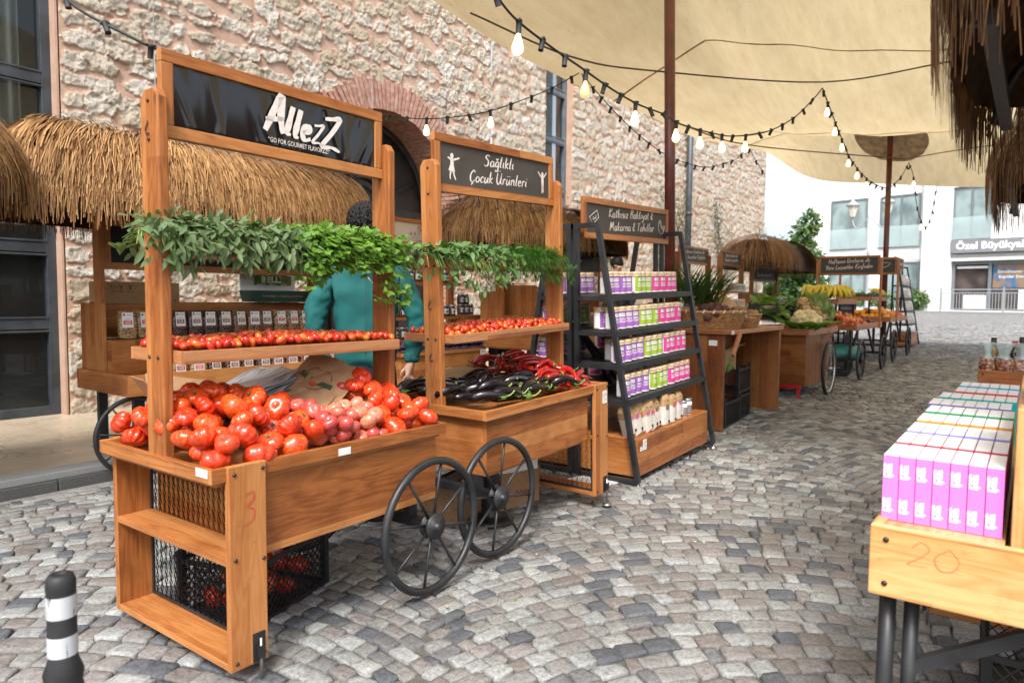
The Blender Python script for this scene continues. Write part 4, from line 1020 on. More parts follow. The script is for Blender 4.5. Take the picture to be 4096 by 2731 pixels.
cart2, sign2, w2, body2 = market_cart("wooden produce cart of aubergines and red peppers under a grey children's products sign", C2, C2_YAW, False, 1.115, (.965, 1.105), .045, C2_T,
    dict(hooks=(1.52, 1.24, .98), num="16", numz=1.47, face="board_grey", mark="", labels=[(1.045, .60, .045, .075)], label_text=[("OrTA", .045, .016), ("11", .015, .018)]))
# creased banner film stretched over the first sign
def banner():
    W_, H_ = w1 - .084, .204; b = mb("banner_film"); rows = []
    U_ = np.linspace(0, 1, 150); V_ = np.linspace(0, 1, 34); g = np.meshgrid(U_, V_)
    fold = np.zeros_like(g[0]); rg = np.random.default_rng(4)
    for k in range(26):
        c = rg.uniform(0, 1); s = rg.uniform(.006, .022); lean = rg.normal(0, .06); top = rg.random() < .5
        y = g[1] if top else 1 - g[1]
        fold += rg.uniform(.3, 1) * np.exp(-((g[0] - c - lean * g[1]) / (s * (1 + y))) ** 2) * np.exp(-y * rg.uniform(1, 3))
    for j in range(34): rows.append([(.042 + U_[i] * W_, -.0065 - .0055 * fold[j, i] * (1 if 0 < j < 33 else .2), .042 + V_[j] * H_) for i in range(150)])
    b.sheet(rows); o = b.build("banner", sign1)
    t = mb("chalk_white")
    x = .385
    for ch, h, dx, dz in (("A", .140, .0, 0), ("l", .115, .088, -.003), ("l", .115, .124, -.012), ("e", .118, .158, -.016), ("Z", .082, .214, -.020), ("Z", .138, .258, -.040)):
        brush(t, ch, FRONT @ T(x + dx, .090 + dz * .5 + .008, .0155), h, None, .17 if ch != 'Z' else .14, .14, False)
    t.build("lettering", o)
    t = mb("chalk_white"); text(t, "“GO FOR GOURMET FLAVORZZ!”", FRONT @ T(.545, .058, .0155), .026, .29, .004); t.build("motto", o)
banner()
def write(par, lines, w, h, pen=.10, col="chalk_white", y=-.0062):
    """lines of (words, centre x share, centre z, letter size, width)"""
    b = mb(col)
    for (tx, cx, cz, sz, wd) in lines: brush(b, tx, FRONT @ T(w * cx, cz, -y), sz, wd, pen, .12, True, .035)
    return b.build("lettering", par)
write(sign2, [("Sağlıklı", .50, .165, .062, .26), ("Çocuk Ürünleri", .50, .072, .062, .50)], w2, .288)
def kid(par, x, z, s, pose):
    b = mb("chalk_white")
    def limb(pts, r):
        for i in range(len(pts) - 1):
            a, c = Vector((pts[i][0], 0, pts[i][1])), Vector((pts[i + 1][0], 0, pts[i + 1][1])); d = (c - a).normalized(); e = Vector((-d.z, 0, d.x)); r0, r1 = r[i], r[i + 1]
            b.add([Vector((x, -.0064, z)) + q * s for q in (a - e * r0, a + e * r0, c + e * r1, c - e * r1)], [(0, 1, 2, 3)])
    b.add([(x + (.5 + .10 * math.cos(k * .5236)) * s if pose else x + (.45 + .10 * math.cos(k * .5236)) * s, -.0064, z + (.90 + .11 * math.sin(k * .5236)) * s) for k in range(12)], [tuple(range(12))])
    if pose: limb([(.5, .8), (.5, .45), (.48, .2)], [.10, .10, .07]); limb([(.45, .74), (.25, .88), (.14, 1.0)], [.05, .035, .03]); limb([(.55, .74), (.75, .9), (.84, 1.02)], [.05, .035, .03]); limb([(.46, .4), (.46, .2), (.45, -.02)], [.06, .04, .03]); limb([(.54, .4), (.54, .2), (.55, .02)], [.06, .04, .03])
    else: limb([(.45, .8), (.45, .55), (.42, .28)], [.09, .10, .20]); limb([(.5, .74), (.72, .8), (.9, .86)], [.05, .04, .03]); limb([(.4, .74), (.28, .8), (.2, .82)], [.05, .04, .03]); limb([(.38, .32), (.32, .1), (.34, -.04)], [.05, .04, .03]); limb([(.5, .32), (.58, .1), (.66, -.04)], [.05, .04, .03])
    b.build("child_silhouette", par)
kid(sign2, .075, .075, .125, 0); kid(sign2, w2 - .165, .070, .120, 1)
for i in range(7): place(HOOK, "hook", (.03 + i * .155, 0, .0), (0, 0, .4), 1.2, parent=sign2)
for i in range(6): place(HOOK, "hook", (.25 + i * .14, .300, 1.388), (0, 0, .3), 1.0, parent=cart2)
def on1(x, y, z): return cart1_m @ Vector((x, y, z))
bpy.context.view_layer.update()
cart1_m = Matrix.Translation(C1) @ RZ(C1_YAW); cart2_m = Matrix.Translation(C2) @ RZ(C2_YAW) @ RY(-C2_T)
def on2(x, y, z): return cart2_m @ Vector((x, y, z))

b = mb("white_label"); b.box((.49, -.0022, .676), (.545, -.0003, .702)); b.build("paper_label", cart1); b = mb("white_label"); b.box((-.0022, .02, .690), (-.0003, .085, .7165)); b.build("torn_tape", cart1)

# ---------------------------------------------------------------- tomatoes, peppers, aubergines, herbs
def skin(name, stops, rough=.16, nscale=6, spec=.5, coat=.4, rand=.0, fleck=0):
    m, nt, p, _ = new_mat(name); N = NT(nt)
    info = N.n("ObjectInfo"); co = N.coord(); ad = N.n("VectorMath", operation='ADD'); N.l(co, ad.inputs[0]); cm = N.n("CombineXYZ"); N.l(N.math('MULTIPLY', info.outputs["Random"], 9), cm.inputs[0]); N.l(cm.outputs[0], ad.inputs[1])
    f = N.noise(ad.outputs[0], nscale, 3, .5)
    f = N.math('ADD', f, N.math('MULTIPLY', N.math('SUBTRACT', info.outputs["Random"], .5), rand))
    c = N.ramp(f, stops)
    if fleck: c = N.mix(N.ramp(N.noise(ad.outputs[0], nscale * 22, 2), [(.60, (0, 0, 0)), (.7, (fleck,) * 3)]), c, (.75, .5, .25))
    N.l(c, p.inputs["Base Color"]); p.inputs["Roughness"].default_value = rough; p.inputs["Coat Weight"].default_value = coat; p.inputs["Coat Roughness"].default_value = .08; p.inputs["Specular IOR Level"].default_value = spec
    p.inputs["Subsurface Weight"].default_value = .0
    return m
skin("tomato_red", [(.25, (.54, .026, .008)), (.55, (.66, .052, .010)), (.85, (.72, .15, .014))], .2, 5, rand=.3, fleck=.12)
skin("tomato_pink", [(.2, (.40, .030, .035)), (.5, (.56, .085, .065)), (.75, (.64, .20, .12)), (.95, (.60, .36, .18))], .25, 9, rand=.55, fleck=.3)
skin("cherry_red", [(.25, (.48, .012, .008)), (.55, (.60, .04, .012)), (.8, (.66, .20, .02))], .18, 18, rand=.5)
skin("aubergine_skin", [(.3, (.004, .003, .005)), (.7, (.010, .006, .009))], .16, 8, .4, .15)
skin("pepper_red", [(.3, (.24, .006, .008)), (.6, (.42, .012, .010)), (.85, (.10, .012, .008))], .15, 9, .5, .5, rand=.5)
flat("calyx_green", (.10, .19, .035), .6, 0, .3, .15, 40, rand=.3); flat("calyx_dark", (.05, .085, .025), .7); flat("stem_green", (.22, .32, .07), .6, rand=.2)
def tomato_mesh(name, m_, lobes, amp, squash, seed):
    rg = random.Random(seed); b = mb(m_); n = 40; prof = []
    for i in range(15):
        a = -PI / 2 + PI * i / 14; r = math.cos(a); z = math.sin(a) * squash
        if i > 9: z -= .22 * max(0, 1 - r / .62) ** 1.4 * squash * 1.4
        prof.append((max(r, .02), z))
    ph = rg.uniform(0, 6); b0 = len(b.v)
    for (r, z) in prof:
        for k in range(n):
            a = 2 * PI * k / n; w = 1 - amp * (1 - abs(math.cos(a * lobes / 2 + ph + .5 * math.sin(a * 2 + ph))) ** .7) * min(1, r * 1.5 + (.35 if z > 0 else 0))
            s = 1 + .07 * math.sin(a * 2 + ph) + .04 * math.sin(a * 3)
            b.v.append((r * w * s * math.cos(a), r * w * s * math.sin(a), z * (1 + .05 * math.sin(a + ph))))
    for i in range(14):
        for k in range(n): b.face((b0 + i * n + k, b0 + i * n + (k + 1) % n, b0 + (i + 1) * n + (k + 1) % n, b0 + (i + 1) * n + k), None, True)
    b.face([b0 + k for k in range(n)][::-1]); b.face([b0 + 14 * n + k for k in range(n)])
    return b.mesh(name)
def calyx_mesh(r, n=6, m_="calyx_dark", z0=0, stem=.25, tube=.08):
    b = mb(m_)
    for k in range(n):
        a = 2 * PI * k / n + .2 * math.sin(k * 3); d = Vector((math.cos(a), math.sin(a), 0)); e = Vector((-d.y, d.x, 0)); L = r * (.8 + .3 * math.sin(k * 5))
        P = [d * r * .1 - e * r * .12, d * r * .1 + e * r * .12, d * L * .6 + e * r * .1 + Vector((0, 0, r * .12)), d * L + Vector((0, 0, r * .05 * (k % 3))), d * L * .6 - e * r * .1 + Vector((0, 0, r * .12))]
        b.add([p + Vector((0, 0, z0)) for p in P], [(0, 1, 2, 4), (2, 3, 4)])
    b.tube([(0, 0, z0), (r * .05, 0, z0 + r * stem)], r * tube, 6); return b.mesh("calyx")
TOMS = [tomato_mesh("tomato", "tomato_red", l, a, s, i) for i, (l, a, s) in enumerate([(9, .20, .70), (7, .16, .76), (11, .22, .66), (5, .10, .80)])]
PINKS = [tomato_mesh("tomato", "tomato_pink", 5, .02, .86, 9), tomato_mesh("tomato", "tomato_pink", 4, .05, .80, 12)]
CAL = calyx_mesh(.46, 6, "calyx_dark", .50)
def drop(n, xr, yr, floor, top, rad, seed, tries=6000, pack=.90, blockers=()):
    """drop round things into a heap: each rests on those under it, none above the heap's outline"""
    rg = random.Random(seed); got = []
    for _ in range(tries):
        if len(got) >= n: break
        x, y = rg.uniform(*xr), rg.uniform(*yr); r = rad(x, y, rg)
        if r is None: continue
        z = floor(x, y) + r * .8
        for (a, b_, c, q) in got + list(blockers):
            d2 = (a - x) ** 2 + (b_ - y) ** 2; s = (q + r) * pack
            if d2 < s * s: z = max(z, c + math.sqrt(s * s - d2) * .92)
        if z + r * .3 <= top(x, y): got.append((x, y, z, r))
    return got
g_ = lambda x, y, a, b_, sx, sy: math.exp(-((x - a) / sx) ** 2 - ((y - b_) / sy) ** 2)
def heap1(x, y): return CT + .018 + .125 * g_(x, y, .24, .40, .22, .22) + .13 * g_(x, y, .90, .42, .13, .2) + .02 * g_(x, y, .5, .2, .4, .2) + (.02 if y > .1 else 0)
def rad1(x, y, rg):
    k = x - .12 * (y - .2)
    return rg.uniform(.038, .054) if (k < .47 or k > .80) else rg.uniform(.027, .036)
pile = drop(290, (.04, 1.035), (.04, .70), lambda x, y: max(CT - .035, heap1(x, y) - .080), lambda x, y: heap1(x, y) + .052, rad1, 3, 16000, .84, [(.62, .45, CT - .02, .13)])
pile = [q for q in pile if not (.585 < q[0] < .80 and q[1] > .26 and q[2] > CT + .035) and not (q[1] > .50 and q[0] > .30 and q[0] < .8)]
def spot_word(x, y):
    side = "left end" if x < .36 else "right end" if x > .78 else "middle"
    row = "along the front board" if y < .16 else "towards the back" if y > .46 else "halfway back"
    return side, row
rg = random.Random(5)
for (x, y, z, r) in pile:
    k = x - .12 * (y - .2); pink = .47 <= k <= .80
    sd, rw = spot_word(x, y)
    lab = ("smooth pinkish tomato %s of the front cart's heap" % rw if pink else "big ribbed red tomato %s at the %s of the front cart" % (rw, sd))
    me = rg.choice(PINKS) if pink else rg.choice(TOMS)
    o = place(me, "tomato", on1(x, y, z), (rg.uniform(-.9, .9), rg.uniform(-.9, .9), rg.uniform(0, 6.3)), r, lab, "tomato", lab)
    if not pink or rg.random() < .3: place(CAL, "calyx", (0, 0, 0), parent=o)
# cherry tomatoes on both upper shelves
def cherry_mesh(sub=10):
    b = mb("cherry_red"); b.lathe([(max(.03, math.sin(PI * i / 8)) * .68, -math.cos(PI * i / 8)) for i in range(9)], None, sub); return b.mesh("cherry_tomato")
CH = cherry_mesh(); CHC = calyx_mesh(.55, 5, "calyx_green", .95, .5, .06)
def cherries(n, W_, seed, y0=.252, y1=.578, L0=.066, L1=1.012):
    return drop(n, (L0, L1), (y0, y1), lambda x, y: 1.036, lambda x, y: 1.090 + .022 * g_(x, y, .5, .42, .35, .13), lambda x, y, rg: rg.uniform(.0125, .0155), seed, 9000, .98)
rg = random.Random(8)
ch1 = sorted(cherries(640, None, 2), key=lambda q: -q[2])[:290]
for (x, y, z, r) in ch1:
    sd = "near the first post" if x < .3 else "near the far post" if x > .75 else "in the middle of the shelf"; rw = "front edge" if y < .36 else "back edge" if y > .47 else "middle line"
    o = place(CH, "cherry_tomato", on1(x, y, z + .001), (rg.uniform(-1.6, 1.6), rg.uniform(-1.6, 1.6), rg.uniform(0, 6.3)), r * 1.42, "oval cherry tomato, %s of the front cart's shelf, %s" % (rw, sd), "cherry tomato", "cherry tomatoes on the front cart's shelf, %s, %s" % (rw, sd))
    if rg.random() < .22: place(CHC, "calyx", (0, 0, 0), parent=o)
b = mb("cherry_red"); cv_, cf_ = [], []
for (x, y, z, r) in cherries(560, None, 12, L1=1.052):
    M = T(x, y, z) @ Matrix.Rotation(rg.uniform(0, 3), 4, Vector((rg.gauss(0, 1), rg.gauss(0, 1), rg.gauss(0, .5))).normalized()) @ S3(*([r * 1.30] * 3))
    b.lathe([(max(.03, math.sin(PI * i / 6)) * .72, -math.cos(PI * i / 6)) for i in range(7)], M, 8)
o = b.build("cherry_tomato_heap"); o.matrix_world = cart2_m
tag(o, "shallow heap of tiny red tomatoes filling the shelf of the aubergine cart", "cherry tomatoes", kind="stuff")
b = mb("stem_green")
for i in range(16):
    x, y = rg.uniform(.1, 1.0), rg.uniform(.28, .55); b.tube([(x, y, 1.09), (x + rg.uniform(-.02, .02), y + .01, 1.105), (x + rg.uniform(-.04, .04), y + .01, 1.112)], .0016, 5)
b.tube([(1.0, .5, 1.09), (.985, .5, 1.15), (.955, .5, 1.19)], .0016, 5)
o = b.build("tomato_stalks"); o.matrix_world = cart2_m; tag(o, "loose green tomato stalks lying among the tiny tomatoes", "stalks", kind="stuff")
# aubergines and peppers on the second cart
def curved(m_, prof, bend, n=14):
    b = mb(m_); pts, rad = [], []
    for t, r in prof: pts.append((t, 0, bend * (1 - (2 * t - 1) ** 2))); rad.append(r)
    b.tube(pts, rad, n); return b
AUB = [curved("aubergine_skin", [(0, .02), (.02, .06), (.08, .105), (.2, .135), (.4, .13), (.6, .11), (.8, .085), (.95, .07), (1, .065)], bd).mesh("aubergine") for bd in (.10, .2, .03)]
b = mb("calyx_green"); b.lathe([(.078, -.12), (.085, -.06), (.07, 0), (.03, .04), (.022, .05)], T(1.0, 0, 0) @ RY(PI / 2), 10, cap=False)
for k in range(5):
    a = k * 1.26; b.add([(.9, .088 * math.cos(a - .35), .088 * math.sin(a - .35)), (.9, .088 * math.cos(a + .35), .088 * math.sin(a + .35)), (.78, .10 * math.cos(a), .10 * math.sin(a))], [(0, 1, 2)])
b.use("stem_green"); b.tube([(1.03, 0, 0), (1.12, .0, .02), (1.2, .03, .07), (1.25, .05, .12)], [.024, .018, .016, .022], 7); ACAL = b.mesh("calyx")
def heap2(x, y): return CT + .012 + .05 * g_(x, y, .35, .35, .4, .3)
rg = random.Random(11); spots = []
for i in range(46):
    row = i // 8; x = .10 + (i % 8) * .088 + rg.uniform(-.03, .03); y = .075 + row * .115 + rg.uniform(-.03, .03)
    if x > .78 - .28 * max(0, y - .2): continue
    spots.append((x, y))
for i, (x, y) in enumerate(spots):
    z = heap2(x, y) + rg.uniform(-.012, .016); L = rg.uniform(.17, .23); a = rg.choice((rg.uniform(-.5, .5), rg.uniform(2.7, 3.6), rg.uniform(-.9, .2)))
    row = "against the front board" if y < .16 else "deep in the tray" if y > .45 else "in the middle rows"
    sd = "at the near end" if x < .3 else "beside the peppers" if x > .55 else "in the centre"
    o = place(AUB[i % 3], "aubergine", on2(x - L * .5 * math.cos(a), y - L * .5 * math.sin(a), z), (rg.uniform(-.8, .8), rg.uniform(-.10, .06), C2_YAW + a), L, "glossy black aubergine with green stem %s %s" % (row, sd), "aubergine", "aubergines on the second cart %s %s" % (row, sd))
    place(ACAL, "calyx", (0, 0, 0), parent=o)
PEP = [curved("pepper_red", [(0, .012), (.08, .035), (.25, .06), (.5, .078), (.75, .088), (.92, .085), (1, .05)], bd, 12).mesh("red_pepper") for bd in (.14, .28, -.1)]
b = mb("calyx_green"); b.lathe([(.062, -.02), (.05, .01), (.02, .025)], T(1, 0, 0) @ RY(PI / 2), 9, cap=False); b.tube([(1.0, 0, 0), (1.1, 0, .03), (1.18, .02, .09)], [.018, .014, .016], 6); PCAL = b.mesh("calyx")
def heap3(x, y): return CT + .01 + .135 * g_(x, y, .82, .48, .20, .26)
for i in range(88):
    for _ in range(40):
        x, y = rg.uniform(.48, 1.06), rg.uniform(.09, .68)
        if x > .80 - .26 * max(0, y - .2) - .02: break
    z = heap3(x, y) - rg.uniform(0, .03) + (.012 if i % 3 == 0 else 0); L = rg.uniform(.15, .21); a = rg.uniform(-.8, 3.9)
    row = "on the front slope" if y < .3 else "on the back slope" if y > .52 else "on top"
    sd = "by the far end board" if x > .9 else "beside the aubergines" if x < .66 else "in the middle"
    o = place(PEP[i % 3], "red_pepper", on2(x - L * .5 * math.cos(a), y - L * .5 * math.sin(a), z), (rg.uniform(-1, 1), rg.uniform(-.22, .22), C2_YAW + a), L, "shiny red pepper %s of the heap %s" % (row, sd), "pepper", "red peppers on the second cart %s %s" % (row, sd))
    place(PCAL, "calyx", (0, 0, 0), parent=o)
# herbs
leaf_mat("sage_leaf", (.045, .10, .025), (.19, .27, .12), .25); leaf_mat("parsley_leaf", (.05, .15, .012), (.20, .36, .05), .35); leaf_mat("mint_leaf", (.045, .125, .03), (.12, .23, .06), .25); leaf_mat("dill_leaf", (.03, .11, .012), (.07, .20, .025), .3)
def blade(b, p, d, nrm, L, w, curl, seg=3):
    d = d.normalized(); s = d.cross(nrm).normalized(); n = s.cross(d); V = []
    for i in range(seg + 1):
        t = i / seg; c = p + d * (L * t) - n * (curl * L * t * t); ww = w * (math.sin(PI * min(1, .12 + t * .88)) ** .8) if i < seg else 0
        V += [c - s * ww, c - n * ww * .25, c + s * ww]
    F = []
    for i in range(seg):
        k = i * 3; F += [(k, k + 1, k + 4, k + 3), (k + 1, k + 2, k + 5, k + 4)]
    b.add(V, F, None, True)
def lobed(b, p, d, nrm, s):
    d = d.normalized(); e = d.cross(nrm).normalized()
    for a, k in ((-.95, .8), (0, 1), (.95, .8)):
        q = (d * math.cos(a) + e * math.sin(a)); r = q.cross(nrm).normalized(); o = p + d * s * .2
        b.add([o, o + q * s * .35 + r * s * .22, o + q * s * .62 + r * s * .34 * k, o + q * s * .78 + r * s * .12, o + q * s * 1.05 * k, o + q * s * .78 - r * s * .12, o + q * s * .62 - r * s * .34 * k, o + q * s * .35 - r * s * .22], [(0, 1, 2, 3), (0, 3, 4, 5), (0, 5, 6, 7)])
def bunch(kind, M, x, yc, z, label, group, seed, droop=.06, wide=.072, n=90, back=.10):
    """a bunch laid over the rail: leaves fan up and out, then hang down in front"""
    rg = random.Random(seed); m_ = {"sage": "sage_leaf", "parsley": "parsley_leaf", "mint": "mint_leaf", "dill": "dill_leaf"}[kind]
    b = mb(m_); st = mb("stem_green")
    for i in range(n):
        t = rg.random() ** .8; fw = rg.random() < .74; sx = rg.gauss(0, wide * .5)
        if fw: y = yc - .06 - .125 * min(1, t * 1.3) + rg.gauss(0, .018); zz = z + .010 + .062 * math.sin(PI * min(1, .28 + t * .72)) - droop * max(0, t - .72) / .28 + rg.gauss(0, .014)
        else: y = yc - .07 + back * t * 1.5 + rg.gauss(0, .02); zz = z + .055 * (1 - t) + rg.uniform(0, .03) - .03 * t
        p = Vector((x + sx * (1 + .4 * t), y, zz)); out = -1 if fw else 1
        d = Vector((rg.gauss(0, .45), out * rg.uniform(.2, .9) * (1 - .5 * t), (.45 - 1.15 * t if fw else .5 - .8 * t) + rg.gauss(0, .3))); nr = Vector((rg.gauss(0, .3), out * .6, .8)).normalized()
        if d.length < .1: continue
        if kind in ("sage", "mint"): blade(b, p, d, nr, rg.uniform(.036, .064) if kind == "sage" else rg.uniform(.035, .058), rg.uniform(.0070, .0105) if kind == "sage" else rg.uniform(.010, .0145), rg.uniform(0, .5))
        elif kind == "parsley":
            for k in range(2): lobed(b, p + Vector((rg.gauss(0, .012), rg.gauss(0, .012), rg.gauss(0, .012))), d + Vector((rg.gauss(0, .4), rg.gauss(0, .4), rg.gauss(0, .4))), nr, rg.uniform(.022, .040))
        else:
            for k in range(12):
                q = (d.normalized() + Vector((rg.gauss(0, .45), rg.gauss(0, .45), rg.gauss(0, .45)))).normalized(); L = rg.uniform(.03, .065); e = q.cross(Vector((0, 0, 1)) if abs(q.z) < .9 else Vector((1, 0, 0))).normalized() * .0009
                b.add([p - e, p + e, p + q * L * .6 + e + Vector((0, 0, -.003)), p + q * L + Vector((0, 0, -.008)), p + q * L * .6 - e + Vector((0, 0, -.003))], [(0, 1, 2, 4), (2, 3, 4)])
    for i in range(9):
        sx = rg.gauss(0, .02); st.tube([(x + sx * .5, yc + back, z + .01 + rg.uniform(0, .02)), (x + sx, yc - .06, z + .05), (x + sx * 2.4, yc - .17, z + .03), (x + sx * 3, yc - .20, z - droop * .3)], .0017, 5)
    t = thing(kind + "_bunch", label, "herbs", (0, 0, 0), 0, group); t.matrix_world = M
    b.build("leaves", t); st.build("stems", t)
for i in range(7):
    bunch("sage", cart1_m, .03 + i * .082, .455, 1.425, ["grey green sage bunch hanging left of the first post", "grey green sage bunch laid just right of the first post", "grey green sage bunch, third along the herb rail", "grey green sage bunch, fourth along the herb rail", "grey green sage bunch, fifth along the herb rail", "grey green sage bunch, sixth along the herb rail", "grey green sage bunch touching the first parsley"][i], "sage bunches on the front cart", 40 + i, [.05, .10, .04, .06, .05, .05, .04][i], n=165)
for i in range(6):
    bunch("parsley", cart1_m, .60 + i * .088, .455, 1.425, ["bright parsley bunch drooping far down beside the sage", "bright parsley bunch, second after the sage", "bright parsley bunch under the person's head", "bright parsley bunch just left of the far post", "bright parsley bunch wrapped round the far post", "bright parsley bunch trailing past the far post end"][i], "parsley bunches on the front cart", 60 + i, [.10, .05, .05, .05, .06, .20][i], n=135)
for i in range(5):
    bunch("mint", cart2_m, .0 + i * .135, .450, 1.425, ["leafy green mint bunch poking out left of the numbered post", "leafy green mint bunch right of the numbered post", "leafy green mint bunch hanging lowest from the rail", "leafy green mint bunch third on the second cart's rail", "leafy green mint bunch next to the dill"][i], "mint bunches on the second cart", 80 + i, [.09, .10, .20, .12, .07][i], n=105)
for i in range(3):
    bunch("dill", cart2_m, .72 + i * .13, .450, 1.425, ["feathery dill bunch next to the mint", "feathery dill bunch in the middle of the dill", "feathery dill bunch drooping over the far post"][i], "dill bunches on the second cart", 95 + i, [.05, .06, .10][i], .12, 190)
# paper bags, carrier bags
m, nt, p, _ = new_mat("bag_plastic"); N = NT(nt); co = N.coord(); f = N.noise(N.scale(co, (6, 60, 30)), 1, 4, .7)
N.l(N.ramp(f, [(.35, (.10, .10, .11)), (.5, (.50, .51, .52)), (.7, (.70, .71, .72))]), p.inputs["Base Color"]); p.inputs["Roughness"].default_value = .25
def paper_bag(M, w, l, label, seed, prt=False, thick=.016, m_="kraft"):
    rg = random.Random(seed); b = mb(m_); n, k = 14, 10; ph = rg.uniform(0, 6)
    def z(i, j, s): u, v = i / n, j / k; return s * thick * (math.sin(PI * v) ** .5) * (.3 + .7 * math.sin(PI * min(1, u * 1.1)) ** .5) + .006 * math.sin(u * 7 + ph + v * 4) + .004 * math.sin(v * 13 + u * 9 + ph)
    top = [[(u_ * l / n + (.006 * (j % 2) if u_ == n else 0), (j / k - .5) * w, z(u_, j, 1)) for j in range(k + 1)] for u_ in range(n + 1)]; bot = [[(q[0], q[1], z(i, j, -.4) - .002) for j, q in enumerate(r)] for i, r in enumerate(top)]
    b.sheet(top); b.sheet([r[::-1] for r in bot]); o = b.build("paper_bag"); o.matrix_world = M; tag(o, label, "paper bag", "brown paper bags on the carts")
    if prt:
        zz = lambda x, y: z(int(x / l * n), int((y / w + .5) * k), 1) + .0035
        s = mb("green_ink"); Mx = T(l * .57, 0, 0) @ RZ(-PI / 2)
        rows = []
        for i in range(13):
            q = (i / 12 - .5) * .150; rows.append([Vector((l * .57 - .012 + hh + .012 * math.sin(i / 12 * PI * 1.0 + 2.6), -q, 0)) for hh in (0, .028)])
        for r in rows:
            for v in r: v.z = zz(v.x, v.y)
        s.sheet([[r[0] for r in rows], [r[1] for r in rows]]); s.tube([(l * .57 + .05 * math.sin(PI * i / 12) + .018, .055 * math.cos(PI * i / 12), zz(l * .57 + .03, .05 * math.cos(PI * i / 12)) + .002) for i in range(13)], .0016, 4); s.tube([(l * .57 - .045 * math.sin(PI * i / 12) - .008, .05 * math.cos(PI * i / 12), zz(l * .57 - .03, .05 * math.cos(PI * i / 12)) + .002) for i in range(13)], .0016, 4); s.build("green_print", o)
        s = mb("kraft"); text(s, "ORGANİK ÜRÜNLER", T(l * .57 + .002, 0, thick + .0125) @ RZ(-PI / 2), .018, .125, .01); s.build("lettering", o)
        s = mb("red_ink"); text(s, "Doğadan sofranıza", T(l * .57 + .046, 0, thick + .011) @ RZ(-PI / 2), .011, .08); text(s, "organik sebze meyve", T(l * .57 - .062, 0, thick + .010) @ RZ(-PI / 2), .009, .11); s.lathe([(.014, 0), (.011, .003)], T(l * .57 - .03, 0, thick + .0085), 10); s.build("red_print", o)
    return o
base = on1(.575, .40, CT + .065)
for i in range(3):
    paper_bag(Matrix.Translation(base + Vector((0, 0, -.030 + i * .0125))) @ RZ(C1_YAW + .10 + .05 * i) @ RY(-.60) @ RX(.42), .22, .345 - .02 * (2 - i), ["lowest brown paper bag under the tomato cart's printed one", "middle brown paper bag under the tomato cart's printed one", "brown paper bag with green and red print leaning on the tomatoes"][i], 20 + i, i == 2, .012)
paper_bag(cart2_m @ T(.10, .50, CT + .075) @ RZ(.25) @ RY(-.10), .19, .40, "creased brown paper bag lying on the aubergines", 31, False, .014)
paper_bag(cart2_m @ T(.06, .58, CT + .05) @ RZ(.1) @ RY(-.08), .19, .38, "pale brown paper bag half hidden under the creased one", 32, False, .012)
for i in range(5):
    M = cart1_m @ T(.33 + .012 * i, .60 - .01 * i, CT + .035 + .024 * i) @ RZ(-.05 + .05 * i) @ RY(-.30)
    o = paper_bag(M, .26, .30, "white plastic carrier bag, number %s from the bottom of the pile behind the tomatoes" % ["one", "two", "three", "four", "five"][i], 50 + i, False, .020, "bag_plastic"); o.name = "carrier_bag"; o["category"] = "carrier bag"; o["group"] = "carrier bags behind the tomatoes"; o["label"] = ["lowest white carrier bag of the pile behind the tomatoes", "second lowest white carrier bag behind the tomatoes", "middle white carrier bag of the pile behind the tomatoes", "second highest white carrier bag behind the tomatoes", "topmost white carrier bag of the pile behind the tomatoes"][i]

